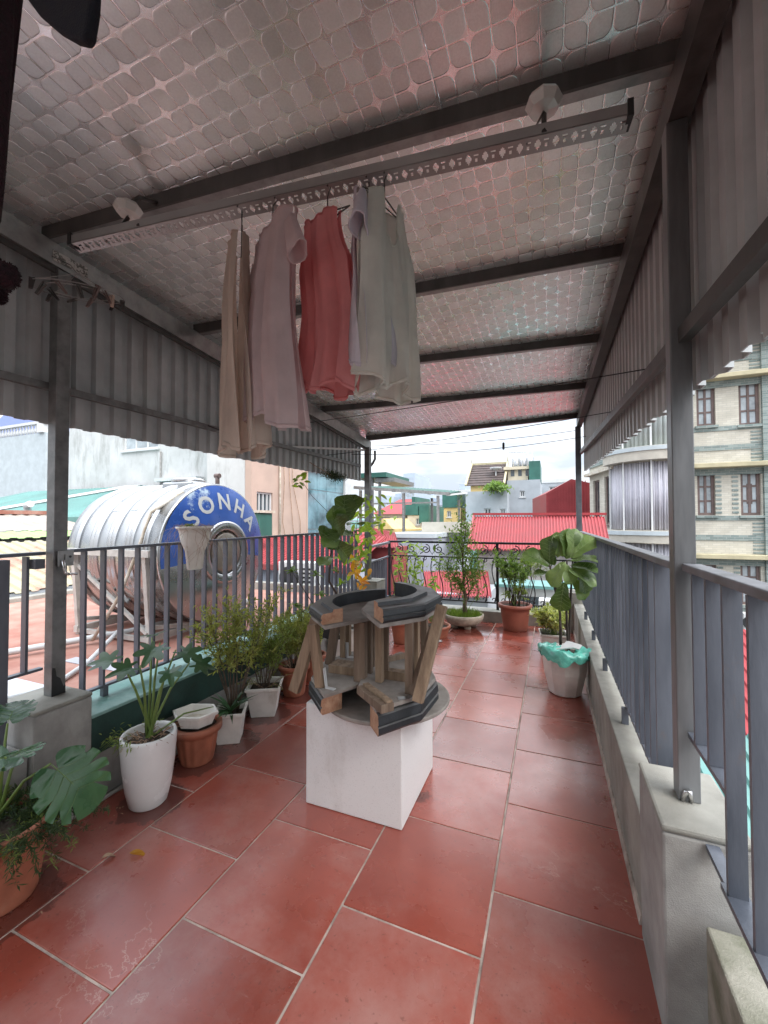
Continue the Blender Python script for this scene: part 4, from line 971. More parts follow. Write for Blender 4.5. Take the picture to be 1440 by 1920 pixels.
MB().bb(a.x-.2, b.x-1.0, 39.9, 48, zt+.02, zt+1.1).build('roof_storey', 'green_sheet', t); MB().bb(a.x+.3, b.x-1.5, 40.5, 46, zt+1.12, zt+1.9).build('upper_storey', 'green_sheet', t)
MB().bb(b.x-.9, b.x+.1, 39.8, 46, zt-.8, zt+1.0).build('side_storey', 'green_sheet', t)
t, a, b, zt = simple_house('city_house', 'yellow house with a small gable in front of the red hipped roof', 704, 762, 992, 32, 7, 'yellow_wall', 0, None, parapet=False)
MB().add([(a.x-.2, 31.8, zt), (a.x+1.7, 31.8, zt), (a.x+.75, 31.8, zt+.9), (a.x-.2, 38, zt), (a.x+1.7, 38, zt), (a.x+.75, 38, zt+.9)], [(0, 1, 2), (5, 4, 3), (0, 2, 5, 3), (1, 4, 5, 2), (0, 3, 4, 1)]).build('gable', 'yellow_wall', t)
t, a, b, zt = simple_house('city_house', 'low teal fronted house left of the bonsai top', 814, 870, 980, 26, 8, 'teal_sheet', 0, None, [(822, 832, 990, 1000), (850, 862, 988, 1000)], parapet=False)
MB().bb(a.x-.2, b.x+.1, 25.3, 26, zt-.5, zt-.35).build('canopy', 'pale_wall', t)
t, a, b, zt = simple_house('city_house', 'tall yellow narrow house with a green sheet top storey', 832, 864, 952, 36, 8, 'yellow_wall', 0, None, [(838, 846, 958, 970)], parapet=False)
MB().bb(a.x-.1, b.x-.3, 35.9, 43, zt+.01, zt+1.45).build('roof_storey', 'green_sheet', t)
simple_house('city_house', 'pale yellow house behind the green topped one beside the grey wall', 850, 880, 924, 48, 9, 'cream_wall', 0, None, [(854, 860, 932, 942)])
# grey building with brown tiled roof
t, a, b, zt = simple_house('grey_house', 'blue-grey plaster house with dark brown tiled roof and plants on its ledge', 873, 951, 921, 34, 10, 'grey_wall', 0, None, [(908, 921, 953, 968), (948.5-2-1, 950, 953, 968)][:1] + [(938, 948, 954, 967)], parapet=False)
F = FM((a.x, 34), 0)
MB().bb(a.x+.2, b.x-.9, 35.2, 41, zt+.01, zt+.65).build('upper_wall', 'yellow_wall', t)
r0, r1 = a.x+.0, px(947, 921, Y=36).x
zt2 = zt+.55
for k in range(9):      # courses of roof tiles
    f0, f1 = k/9, (k+1)/9
    MB().quad((r0-.1, 34.9+3*f0, zt2+2.15*f0+.04), (r1, 34.9+3*f0, zt2+2.15*f0+.04), (r1, 34.9+3*f1, zt2+2.15*f1), (r0-.1, 34.9+3*f1, zt2+2.15*f1), .05).build('tile_course', 'brown_tile', t)
MB().quad((r1, 37.95, zt2+2.12), (r0-.1, 37.95, zt2+2.12), (r0-.1, 41, zt2), (r1, 41, zt2), .06).build('rear_slope', 'brown_tile', t)
MB().beam((r0-.25, 37.9, zt2+2.2), (r1+.1, 37.9, zt2+2.2), .2, .18).build('ridge', 'gold_trim', t)
for xx in (r0-.15, r1+.05): MB().beam((xx, 34.8, zt2+.05), (xx, 37.9, zt2+2.25), .16, .16).build('verge', 'gold_trim', t); MB().beam((xx, 37.9, zt2+2.2), (xx, 37.8, zt2+2.75), .1, .1, taper=.3).build('finial', 'gold_trim', t)
# water tower house
t, a, b, zt = simple_house('grey_house', 'tall pale grey block with a cream rooftop tower and steel tanks', 950, 1013, 900, 36, 9, 'grey_wall', 0, None, [(975, 984, 920, 932)], parapet=False)
p0 = px(952, 898, Y=36.6); p1 = px(990, 880, Y=36.6)
MB().bb(p0.x, p1.x, 36.6, 40, zt+.01, p1.z).build('tower', 'cream_wall', t); MB().bb(p0.x-.3, p1.x+.3, 36.3, 40.2, p1.z+.01, p1.z+.25).build('tower_slab', 'cream_wall', t)
for k in range(3): MB().bb(p0.x+.25+k*.6, p0.x+.55+k*.6, 36.58, 36.62, zt+.4, zt+1.0).build('tower_window', 'glass_dark', t)
for k in range(3): MB().lathe([(.28, 0), (.30, .2), (.30, .9), (.15, 1.1), (0, 1.15)], (p0.x+.55+k*.62, 38, p1.z+.26), 14).build('roof_tank', 'stainless', t)
for k in range(6): MB().tube([(p0.x+.1+k*.38, 36.6, p1.z+.26), (p0.x+.1+k*.38, 36.6, p1.z+1.5)], .035, 5).build('rail_bar', 'white_trim', t)
MB().tube([(p0.x+.1, 36.6, p1.z+1.5), (p1.x-.1, 36.6, p1.z+1.5)], .04, 5).build('rail_bar', 'white_trim', t)
MB().bb(p1.x+.1, b.x, 36.1, 41, zt+.01, zt+1.55).build('shed', 'green_sheet', t)
MB().lathe([(0, 0), (.25, .05), (.45, .16), (.52, .26), (.50, .27), (.2, .1), (0, .06)], (a.x-.9, 36.2, zt+.9), 16).build('dish', 'white_trim', t); MB().tube([(a.x-.9, 36.2, zt-.3), (a.x-.9, 36.2, zt+.95)], .05, 6).build('dish_pole', 'white_trim', t)
# red shed with sloping roof
t = thing('red_shed', 'red sheet-metal shed with sloping top left of the brick building', 'building', (0, 22, -14))
a = px(995, 932, Y=22); b = px(1024, 925, Y=22); c = px(1093, 907, Y=22); e = px(1024, 966, Y=22)
mb = MB(); mb.add([(a.x, 24, -14), (b.x, 22, -14), (b.x, 22, b.z), (a.x, 24, a.z)], [(0, 1, 2, 3)]); mb.build('side_wall', 'red_wall', t)
mb = MB(); mb.add([(b.x, 22, -14), (c.x+.8, 22, -14), (c.x+.8, 22, c.z-.1), (c.x-.5, 22, c.z+.25), (b.x, 22, b.z)], [(0, 1, 2, 3, 4)]); mb.build('front_wall', 'red_sheet', t)
for k in range(14):
    xx = b.x+.1+k*(c.x-b.x)/13; zt_ = b.z+(c.z+.2-b.z)*(xx-b.x)/(c.x-.5-b.x)
    MB().bb(xx-.02, xx+.02, 21.96, 21.998, -2, min(zt_, c.z+.2)-.05).build('rib', 'red_sheet', t)
MB().quad((a.x, 24, a.z), (b.x, 22, b.z), (c.x-.5, 22, c.z+.25), (c.x-.5, 28, c.z+.25), .06).build('roof_sheet', 'red_wall', t)
MB().bb(b.x+.05, c.x+.7, 22.05, 28, -14, b.z-.1).build('wall_body', 'red_wall', t)
simple_house('city_house', 'small grey-roofed terrace with railings right of the water tower', 1013, 1070, 905, 44, 8, 'grey_wall', 0, None, [(1030, 1044, 912, 922)])

# skyline towers
TW_ = [(752, 777, 895, 190, 'slim pale glass tower rising highest on the skyline', 30, 5), (712, 724, 935, 230, 'pale tower at the left end of the skyline under the shelter roof', 20, 3),
       (726, 735, 942, 240, 'short pale tower second from the left under the shelter roof', 20, 3), (738, 750, 932, 210, 'broad bluish tower left of the slim tall tower', 22, 4),
       (778, 786, 938, 230, 'narrow bluish tower just right of the slim tall tower', 20, 3), (789, 800, 930, 215, 'white tower with dark bands in the middle of the skyline', 20, 3),
       (806, 818, 941, 220, 'low pale block between two posts of the green shelter', 18, 4), (822, 836, 936, 200, 'pale tower near the right end of the green shelter roof', 18, 4),
       (858, 872, 917, 150, 'cream apartment block left of the brown tiled roof', 14, 3)]
for (u0, u1, vt, Y, lb, dep, nw) in TW_:
    a = px(u0, vt, Y=Y); b = px(u1, vt, Y=Y); t = thing('skyline_tower', lb, 'tower', ((a.x+b.x)/2, Y, -14), 'towers on the skyline')
    MB().bb(a.x, b.x, Y, Y+dep, -14, a.z).build('wall', 'tower_haze', t)
    W = (b.x-a.x)/nw
    for k in range(nw): MB().bb(a.x+W*(k+.22), a.x+W*(k+.78), Y-.12, Y-.01, -10, a.z-2.5).build('window_strip', 'glass_pale', t)
    nb_ = 7
    for k in range(nb_): MB().bb(a.x-.1, b.x+.1, Y-.3, Y-.13, a.z-3-(a.z+4)*k/nb_, a.z-2.3-(a.z+4)*k/nb_).build('floor_band', 'tower_haze', t)
    MB().bb(a.x+W*.3, b.x-W*.3, Y+2, Y+dep-2, a.z+.01, a.z+2.0).build('plant_room', 'tower_haze', t)
# low roofs filling the city
crnd = random.Random(11)
fill = [('cream_wall', 'red_sheet'), ('grey_wall', 'brown_tile'), ('yellow_wall', 'red_sheet'), ('lav_wall', 'teal_sheet'), ('white_trim', 'green_sheet')]
k = 0
mbs = {}
for Y in (55, 68, 84, 104, 128, 150, 180, 240, 320):
    x = -Y*1.5
    while x < Y*.6:
        w_ = crnd.uniform(5, 9)*(1+Y/250); h_ = crnd.uniform(-6.5, -1.0) + Y*.008 + (crnd.random() < .18)*3
        wm, rm = fill[crnd.randrange(5)]
        yy = Y+crnd.uniform(-5, 5)
        mbs.setdefault(wm, MB()).bb(x, x+w_, yy, yy+9, -14, h_)
        mbs.setdefault('glass_dark', MB())
        for j in range(int(w_//2.2)):
            for z_ in range(3): mbs['glass_dark'].bb(x+.6+j*2.2, x+1.6+j*2.2, yy-.06, yy-.005, h_-2.4-z_*3.2, h_-1.0-z_*3.2)
        if crnd.random() < .55:
            q = mbs.setdefault(rm, MB()); z1 = h_+crnd.uniform(1, 2)
            q.add([(x-.3, yy-.3, h_+.02), (x+w_+.3, yy-.3, h_+.02), (x+w_+.3, yy+9.3, h_+.02), (x-.3, yy+9.3, h_+.02), (x+w_*.25, yy+4.5, z1), (x+w_*.75, yy+4.5, z1)], [(0, 1, 5, 4), (1, 2, 5), (2, 3, 4, 5), (3, 0, 4), (3, 2, 1, 0)])
        x += w_+crnd.uniform(.5, 4)
cf = bpy.data.objects.new('distant_city', None); COL.objects.link(cf); cf['kind'] = 'stuff'; cf['label'] = 'hazy mass of small distant houses beyond the near roofs'; cf['category'] = 'city'
nm = {'cream_wall': 'cream_houses', 'grey_wall': 'grey_houses', 'yellow_wall': 'yellow_houses', 'lav_wall': 'lavender_houses', 'white_trim': 'white_houses', 'red_sheet': 'red_roofs', 'brown_tile': 'brown_roofs', 'teal_sheet': 'teal_roofs', 'green_sheet': 'green_roofs', 'glass_dark': 'window_openings'}
for km, mb in mbs.items(): mb.build(nm[km], km, cf, kind='stuff')

# ---- right-hand brick building
t = thing('brick_building', 'cream and green brick apartment building with brown windows on the right', 'building', (5, 18, -14))
YB = 18.0; x0 = px(1293, 900, Y=YB).x; F = FM((x0, YB), 0)
S = lambda u, v: (px(u, v, Y=YB).x-x0, px(u, v, Y=YB).z)
wrects = [(1305, 1342, 722, 797), (1384, 1426, 715, 795), (1307, 1342, 886, 966), (1388, 1428, 884, 966), (1309, 1345, 1056, 1136), (1388, 1428, 1056, 1136), (1309, 1345, 1226, 1306), (1388, 1428, 1226, 1306)]
HB = []
for (u0, u1, v0, v1) in wrects:
    s0, z1 = S(u0, v0); s1, z0 = S(u1, v1); HB.append((s0, s1, z0, z1))
zl = [z for z in (S(1370, 874)[1], S(1370, 709)[1], S(1370, 1044)[1], S(1370, 1214)[1])]
SE = S(1430, 900)[0]
holed(F, 0, SE+.6, -14, 8.05, .3, HB).build('wall', 'brick_cream', t)
MB().bb(x0+.02, x0+SE+6, YB+.31, YB+9, -14, 8.0).build('wall_body', 'brick_green', t)
for i, h in enumerate(HB):
    o = win(F, t, *h, 'brown_frame', 'glass_pale', (1, 2), .09, False, .14)
    if i == 3: F.box(MB(), h[0]+.2, h[1]-.2, .118, .126, h[2]+.4, h[2]+1.1).build('brown_curtain', 'brown_frame', o)
    F.box(MB(), h[0]-.06, h[1]+.06, -.10, .04, h[2]-.09, h[2]-.005).build('sill', 'brick_green', o)
for zl_ in zl:
    F.box(MB(), -.1, SE+.55, -.42, -.004, zl_-.06, zl_+.10).build('ledge', 'gold_trim', t, .02)
    F.box(MB(), -.02, SE+.05, -.035, -.002, zl_-.30, zl_-.065).build('green_band', 'brick_green', t)
    F.box(MB(), -.02, SE+.05, -.03, -.003, zl_+.57, zl_+.76).build('green_band', 'brick_green', t)
    F.box(MB(), -.02, SE+.05, -.028, -.004, zl_+1.27, zl_+1.43).build('green_band', 'brick_green', t)
F.box(MB(), SE, SE+.95, -.12, -.001, -14, 7.6).build('corner_pier', 'brick_green', t)
# toothed quoins beside the middle pier and the corner
for zl_ in (zl[0], zl[2], zl[3]):
    for k in range(10):
        z_ = zl_-.42-k*.155
        mu = S(1362, 900)[0]
        for sg in (-1, 1): F.box(MB(), min(mu+sg*.15, mu+sg*.325), max(mu+sg*.15, mu+sg*.325), -.022, -.0025, z_, z_+.075).build('quoin', 'brick_green', t)
for zl_ in zl:
    for k in range(4):
        for zz_ in (zl_+.13, zl_+.78):
            F.box(MB(), SE-.30, SE, -.02, -.0025, zz_+k*.12, zz_+k*.12+.055).build('quoin', 'brick_green', t)
F.box(MB(), .4, SE+6, -.55, .4, 7.62, 8.75).build('roof_parapet', M('rough_stone', (.22, .17, .14), .9, 0, .35, 2.2, .8, 8), t, .08)
F.box(MB(), SE+.6, SE+3, .5, 3, 8.76, 10.5).build('roof_shed', 'teal_sheet', t)
# rounded glazed corner with curtains
CX, CY, CRd = 3.52, 18.15, 1.42
def arc(r, z0, z1, name, mat, a0=178, a1=296, n=28, th=.0, par=t, wob=None):
    mb = MB(); V = []; fs = []
    for k in range(n+1):
        a = radians(a0+(a1-a0)*k/n); rr = r+(wob(k) if wob else 0)
        for r_ in (rr, rr-th):
            for z_ in (z0, z1): V.append((CX+r_*cos(a), CY+r_*sin(a), z_))
    for k in range(n):
        o = 4*k; fs += [(o, o+4, o+5, o+1), (o+3, o+7, o+6, o+2), (o+1, o+5, o+7, o+3), (o+2, o+6, o+4, o)]
    fs += [(0, 1, 3, 2), (4*n+2, 4*n+3, 4*n+1, 4*n)]
    return mb.add(V, fs, bool(wob)).build(name, mat, par)
z_t = px(1230, 836, Y=16.8).z; z_a = px(1230, 862, Y=16.8).z; z_b = px(1230, 995, Y=16.8).z; z_c = px(1230, 1018, Y=16.8).z
arc(CRd+.22, z_a, z_t, 'balcony_slab', 'cream_plaster', th=1.4); arc(CRd+.26, z_t-.16, z_t-.02, 'slab_band', 'pale_wall', th=.1)
arc(CRd+.22, z_c, z_b, 'balcony_slab', 'cream_plaster', th=1.4); arc(CRd+.26, z_b-.16, z_b-.02, 'slab_band', 'pale_wall', th=.1)
M('curtain_cloth', (.56, .55, .60), .9, 0, .06, 3)
wv = lambda k: .05*sin(k*1.9)+.035*sin(k*.83+1)
arc(CRd-.12, z_b+.02, z_a-.04, 'curtain', 'curtain_cloth', n=110, th=.02, wob=wv)
arc(CRd-.12, z_t+.02, z_t+3.4, 'curtain', M('curtain_green', (.50, .56, .55), .9, 0, .08, 3), n=60, th=.02, wob=wv)
arc(CRd-.12, z_c-3.0, z_c-.04, 'curtain', 'curtain_cloth', n=90, th=.02, wob=wv)
for a_ in (182, 220, 258, 294):
    q = (CX+(CRd)*cos(radians(a_)), CY+CRd*sin(radians(a_)))
    MB().beam((q[0], q[1], z_c-3), (q[0], q[1], z_t+3.4), .05, .05).build('mullion', 'white_trim', t)
# receding side wall left of the rounded corner
F2 = FM((1.62, 21.0), radians(-76)); 
h2 = (.45, 1.2, z_b+.35, z_a-.35); h3 = (1.75, 2.75, z_b+.2, z_a-.3)
holed(F2, 0, 3.15, -14, 8.0, .25, [h2, h3]).build('wall', 'brick_cream', t)
for h in (h2, h3): win(F2, t, *h, 'brown_frame', 'glass_dark', (2, 0), .07, True, .12)
F2.box(MB(), -.02, 3.15, -.05, -.002, z_a+.25, z_a+.55).build('green_band', 'brick_green', t)
F2.box(MB(), -.02, 3.15, -.25, -.002, z_a-.12, z_a+.0).build('ledge', 'dirty_plastic', t)
F2.box(MB(), .05, 3.15, .27, 2.5, -14, 7.9).build('wall_body', 'brick_cream', t)
t = thing('air_conditioner', 'white outdoor air conditioner on the brick building seen between right-hand slats', 'air conditioner', (5.6, 17.6, -2.6))
p0 = px(1391, 1181, Y=17.6); p1 = px(1412, 1150, Y=17.6)
MB().bb(p0.x, p1.x+.25, 17.45, 17.8, p0.z, p1.z).build('case', 'white_trim', t, .02)
MB().tube([((p0.x+p1.x)/2, 17.44, (p0.z+p1.z)/2), ((p0.x+p1.x)/2, 17.42, (p0.z+p1.z)/2)], .2, 18).build('fan_grille', 'black_paint', t)
for xx in (p0.x+.08, p1.x+.15): MB().beam((xx, 17.5, p0.z-.04), (xx, 18.0, p0.z-.04), .05, .06).build('bracket', 'galv', t)
# roofs below on the right
t = thing('neighbour_roof', 'teal corrugated roof below the railing at lower right', 'roof', (2.2, 3, -14))
rib_roof('roof_sheet', 'teal_sheet', t, (.62, 4.9, -.55), (3.6, 5.5, -.9), (3.6, .5, -1.9), (.62, .5, -1.7), 26, .03)
MB().bb(.70, 3.5, .6, 4.8, -14, -1.95).build('wall_body', 'grey_wall', t)
t = thing('neighbour_roof', 'red corrugated roof beyond the teal one seen between right-hand slats', 'roof', (3.2, 8, -14))
rib_roof('roof_sheet', 'red_sheet', t, (.95, 11.5, -1.0), (6.5, 11.5, -1.0), (6.0, 5.7, -2.3), (.95, 5.7, -2.3), 36, .035)
MB().bb(1.0, 5.9, 5.8, 11.4, -14, -2.35).build('wall_body', 'grey_wall', t)
# bushes growing on the grey house's ledge

# =================================================================== PLANTS
def leaf_mesh(name, shape, mat, nx=4, ny=8, fold=.12, droop=.25, wave=.03, seed=0):
    r = random.Random(seed); V = []; fs = []
    for j in range(ny+1):
        t_ = j/ny; w_ = max(.004, shape(t_))
        for i in range(nx+1):
            u = -1+2*i/nx
            V.append((u*w_, t_ - .04*abs(u)*0, fold*abs(u)*w_*2 - droop*t_*t_ + wave*sin(t_*9+u*2)*abs(u)+r.uniform(-.004, .004)))
    for j in range(ny):
        for i in range(nx): a = j*(nx+1)+i; fs.append((a, a+1, a+nx+2, a+nx+1))
    mb = MB(); mb.add(V, fs, True); me = mb.mesh(name); me.materials.append(MATS[mat]); return me
def interp(tab):
    def f(t_):
        for (a, va), (b, vb) in zip(tab, tab[1:]):
            if t_ <= b: return va+(vb-va)*(t_-a)/(b-a)
        return tab[-1][1]
    return f
fiddle = interp([(0, .01), (.08, .12), (.25, .21), (.42, .22), (.62, .33), (.80, .36), (.92, .26), (.98, .10), (1, .005)])
oval = interp([(0, .01), (.15, .13), (.4, .22), (.65, .20), (.85, .10), (1, .0)])
def veined(me, fold, droop, k=6):
    z = lambda x, t_: fold*abs(x)*2-droop*t_*t_+.006
    vb = MB(); vb.tube([(0, t_, z(0, t_)) for t_ in (0, .25, .5, .75, .97)], .010, 4, .004)
    for j in range(k):
        t_ = .14+.13*j; w_ = fiddle(min(1, t_+.14))*.92
        for sg in (-1, 1): vb.tube([(0, t_, z(0, t_)), (sg*w_*.5, t_+.085, z(w_*.5, t_+.085)), (sg*w_, t_+.13, z(w_, t_+.13)+.004)], .0055, 3, .003, False)
    bm = bmesh.new(); bm.from_mesh(me); vm_ = vb.mesh('v'); n0 = len(bm.faces); bm.from_mesh(vm_); bm.faces.ensure_lookup_table()
    for f in bm.faces[n0:]: f.material_index = 1
    bm.to_mesh(me); bm.free(); me.materials.append(MATS['fig_vein']); return me
M('fig_vein', (.24, .32, .13), .5, 0, .1)
FIG = [leaf_mesh('leaf', fiddle, 'fig_leaf', 6, 10, .14, .22, .025, 1), leaf_mesh('leaf', fiddle, 'fig_leaf_light', 6, 10, .10, .34, .035, 2), leaf_mesh('leaf', fiddle, 'fig_leaf', 6, 10, .20, .05, .03, 3)]
for me_, fo_, dr_ in zip(FIG, (.14, .10, .20), (.22, .34, .05)): veined(me_, fo_, dr_)
OV = leaf_mesh('leaf', oval, 'vine_leaf', 4, 6, .15, .25, .01, 4); OVY = leaf_mesh('leaf', oval, 'yellow_leaf', 4, 6, .15, .35, .01, 5)
OVD = leaf_mesh('leaf', oval, 'bonsai_leaf', 4, 6, .15, .2, .01, 6)

def add_leaf(mb, p, d, nrm, L, W):
    d = Vector(d).normalized(); s_ = d.cross(Vector(nrm)); s_ = s_.normalized() if s_.length > 1e-4 else d.orthogonal().normalized()
    n_ = s_.cross(d); p = Vector(p); m = p+d*(L*.5)
    mb.add([p, m+s_*W*.5+n_*W*.12, p+d*L-n_*L*.12, m-s_*W*.5+n_*W*.12], [(0, 1, 2), (0, 2, 3)], False)
def rv(r, s=1): return Vector((r.gauss(0, 1), r.gauss(0, 1), r.gauss(0, 1)))*s

def shrub(par, base, stems, height, spread, leafL, leafW, seed, leafmat='bush_leaf', stemmat='bark', rr=.006, lean=(0, 0), nleaf=26, nsub=5, start=.35, droop=0.0, base_r=.04, jit=.06, fname='foliage', sname='stem', sq=1.0):
    r = random.Random(seed); lm = MB(); base = Vector(base)
    for s_ in range(stems):
        a = r.uniform(0, 2*pi); q = r.uniform(.2, 1)
        tip = base + Vector((cos(a)*spread*q*sq+lean[0], sin(a)*spread*q+lean[1], height*r.uniform(.72, 1.05)))
        b0 = base + Vector((cos(a)*base_r*r.random(), sin(a)*base_r*r.random(), 0))
        pts = []
        for k in range(7):
            f = k/6; p = b0.lerp(tip, f) + Vector((0, 0, height*.10*sin(pi*f))) + rv(r, jit*height*.25*f) - Vector((0, 0, droop*f*f*height)); pts.append(p)
        MB().tube(pts, rr, 5, rr*.35).build(sname, stemmat, par)
        twigs = MB()
        for b_ in range(nsub):
            f = r.uniform(start, 1); i = min(5, int(f*6)); p = pts[i].lerp(pts[i+1], f*6-i) if i < 6 else pts[6]
            d = ((pts[i+1]-pts[i]).normalized()*.7 + rv(r, .55)); d.z += .15-droop*.8; L = height*r.uniform(.12, .26)
            tp = [p, p+d.normalized()*L*.5, p+d.normalized()*L+Vector((0, 0, .02-droop*L))]
            twigs.tube(tp, rr*.35, 4, rr*.15, False)
            for _ in range(nleaf//nsub+1):
                g = r.uniform(.15, 1.05); q_ = tp[0].lerp(tp[2], g)
                add_leaf(lm, q_, d.normalized()*.5+rv(r, .7), Vector((0, 0, 1))+rv(r, .5), leafL*r.uniform(.6, 1.25), leafW*r.uniform(.7, 1.2))
        for _ in range(nleaf//3):
            f = r.uniform(start, 1); i = min(5, int(f*6)); p = pts[i].lerp(pts[i+1], f*6-i)
            add_leaf(lm, p, rv(r, 1)+Vector((0, 0, .4)), Vector((0, 0, 1))+rv(r, .5), leafL*r.uniform(.6, 1.2), leafW)
        if twigs.v: twigs.build('twigs', stemmat, par, kind='stuff')
    if lm.v: lm.build(fname, leafmat, par, kind='stuff')

def round_pot(par, c, r0, r1, h, mat, rim=.015, rimh=.03, n=36, wall=.012, ribs=0, soil=True, soilz=.03, squash=(1, 1), belly=0.0):
    prof = [(r0*.96, 0), (r0, .008)]
    for k in range(1, 8):
        f = k/8; prof.append((r0+(r1-r0)*f+belly*sin(pi*f), h*f*.97))
    if rim: prof += [(r1, h-rimh-.001), (r1+rim, h-rimh), (r1+rim, h-.004), (r1+rim*.6, h), (r1-wall, h)]
    else: prof += [(r1, h-.01), (r1-wall*.3, h), (r1-wall*.8, h), (r1-wall, h-.008)]
    prof += [(r1-wall, h-soilz-.05), (r1-wall-.005, h-soilz-.06), (0, h-soilz-.06)]
    wob = (lambda a, z: 1+.022*(1 if cos(ribs*a) > 0 else -1)*(1 if z < h-rimh-.002 and z > .01 else 0)) if ribs else None
    o = MB().lathe(prof, c, n if not ribs else ribs*6, True, squash, 0, wob).build('pot', mat, par)
    if soil:
        r = random.Random(int(abs(c[0]*1000))); mb = MB(); m = 26
        V = [Vector(c)+Vector((0, 0, h-soilz+.01))]; fs = []
        for j in range(1, 5):
            for k in range(m):
                a = 2*pi*k/m; q = (r1-wall-.001)*j/4; V.append(Vector(c)+Vector((q*cos(a)*squash[0], q*sin(a)*squash[1], h-soilz+r.uniform(-.008, .008) if j < 4 else h-soilz)))
        for k in range(m): fs.append((0, 1+k, 1+(k+1) % m))
        for j in range(3):
            for k in range(m): fs.append((1+j*m+k, 1+(j+1)*m+k, 1+(j+1)*m+(k+1) % m, 1+j*m+(k+1) % m))
        mb.add(V, fs, True).build('soil', 'soil', par)
    return o
def square_pot(par, c, s0, s1, h, mat, rot=0, wall=.010, soilz=.04):
    R = RZ(rot); c = Vector(c); mb = MB()
    def ring(s, z): return [c + R @ Vector((x*s/2, y*s/2, z)) for x, y in ((-1, -1), (1, -1), (1, 1), (-1, 1))]
    rs = [ring(s0, 0), ring(s1-.012, h-.025), ring(s1+.006, h-.022), ring(s1+.006, h), ring(s1-2*wall, h), ring(s1-2*wall-.012, h-soilz-.04)]
    V = [p for q in rs for p in q]; fs = [(3, 2, 1, 0)]
    for i in range(len(rs)-1):
        for k in range(4): fs.append((i*4+k, i*4+(k+1) % 4, (i+1)*4+(k+1) % 4, (i+1)*4+k))
    fs.append(tuple((len(rs)-1)*4+k for k in range(4)))
    mb.add(V, fs).build('pot', mat, par, .004)
    s = s1-2*wall-.008; q = ring(s, h-soilz)
    MB().add(q, [(0, 1, 2, 3)]).build('soil', 'soil', par)

def plant(label, loc, group=None, name='potted_plant', cat='potted plant'): return thing(name, label, cat, loc, group)

# 1 monstera pot, near left
c = (-1.93, .92, 0); t = plant('large monstera with split leaves and trailing fern in a terracotta pot at lower left', c)
round_pot(t, c, .115, .155, .28, 'terracotta', .010, .04, 40)
def monstera_mesh():
    out = []; n = 90
    for k in range(n+1):
        th = -pi+2*pi*k/n      # 0 = tip direction
        r_ = .50*(1+.18*cos(th)) * (1-.55*math.exp(-((abs(th)-pi)/.22)**2))
        s_ = abs(th)
        for c0, dp, wd in ((.55, .45, .035), (.95, .52, .04), (1.38, .5, .04), (1.85, .40, .04)):
            r_ *= 1-dp*math.exp(-((s_-c0)/wd)**2)
        out.append((sin(th)*r_*.92, .34+cos(th)*r_*1.05))
    bm = bmesh.new(); vs_ = [bm.verts.new((x_, y_, 0)) for x_, y_ in out[:-1]]; f = bm.faces.new(vs_)
    bmesh.ops.triangulate(bm, faces=[f]); 
    bmesh.ops.subdivide_edges(bm, edges=bm.edges[:], cuts=1, use_grid_fill=False); bmesh.ops.triangulate(bm, faces=bm.faces[:])
    for v in bm.verts: v.co.z = .10*abs(v.co.x)-.22*max(0, v.co.y-.2)**2 + .012*sin(v.co.y*40)*(abs(v.co.x) > .03)
    me = bpy.data.meshes.new('leaf'); bm.to_mesh(me); bm.free(); me.materials.append(MATS['monstera_leaf'])
    for p_ in me.polygons: p_.use_smooth = True
    return me
MON = monstera_mesh()
M('vein', (.16, .26, .09), .5)
def mon_leaf(par, p, axis, nrm, s, stem_from):
    m = frame(p, axis, nrm, s); o = inst('leaf', MON, par, m)
    vb = MB()
    vb.tube([(0, .02, .004), (0, .4, .0), (0, .80, -.075)], .008, 5, .003)
    for sg in (-1, 1):
        for q in (.12, .26, .40, .54): vb.tube([(0, q, .006), (sg*.16, q+.10, .022-.02*q), (sg*.33, q+.16, .036-.05*q)], .004, 4, .002)
    me = vb.mesh('veins'); me.materials.append(MATS['vein']); q = bpy.data.objects.new('veins', me); COL.objects.link(q); q.parent = o
    mid = Vector(stem_from).lerp(Vector(p), .55)+Vector((0, 0, .04))
    MB().tube([stem_from, mid, p], .007, 6, .004).build('leaf_stalk', 'green_stem', par)
lp = px(95, 1432, X=-1.78)
mon_leaf(t, lp, (.12, .10, -.19), (.78, -.35, .52), .265, (-1.95, .90, .27))
mon_leaf(t, px(40, 1405, X=-1.95), (.35, -.3, .1), (.2, -.3, 1), .20, (-1.95, .92, .27))
mon_leaf(t, px(10, 1420, X=-1.80), (-.2, -.5, .05), (.1, -.4, 1), .19, (-1.93, .90, .27))
mon_leaf(t, (-2.02, .98, .60), (-.25, .2, .1), (.4, -.3, .8), .17, (-1.95, .92, .27))
r = random.Random(5); fm = MB(); fl_ = MB()
for k in range(230):                          # feathery fern under the big leaves
    a = r.uniform(0, 2*pi); q = r.uniform(.02, .14); b0 = Vector(c)+Vector((cos(a)*q, sin(a)*q, .25)); L = r.uniform(.10, .27)
    d = Vector((cos(a)*.7+.05, sin(a)*.7-.1, r.uniform(.2, .9))).normalized(); pts = [b0+d*L*f+Vector((0, 0, -.30*L*f*f*2.2)) for f in (0, .3, .6, .85, 1)]
    tgt = fm if r.random() < .82 else fl_
    for _ in range(46):
        f = r.uniform(.1, 1)*4; i = min(3, int(f)); p = pts[i].lerp(pts[i+1], f-i)
        add_leaf(tgt, p, rv(r)+d*.6-Vector((0, 0, .3)), Vector((0, 0, 1))+rv(r, .4), r.uniform(.014, .034), .0045)
fm.build('fern', 'dark_fern', t, kind='stuff'); fl_.build('trailing_fern', 'fern_leaf', t, kind='stuff')
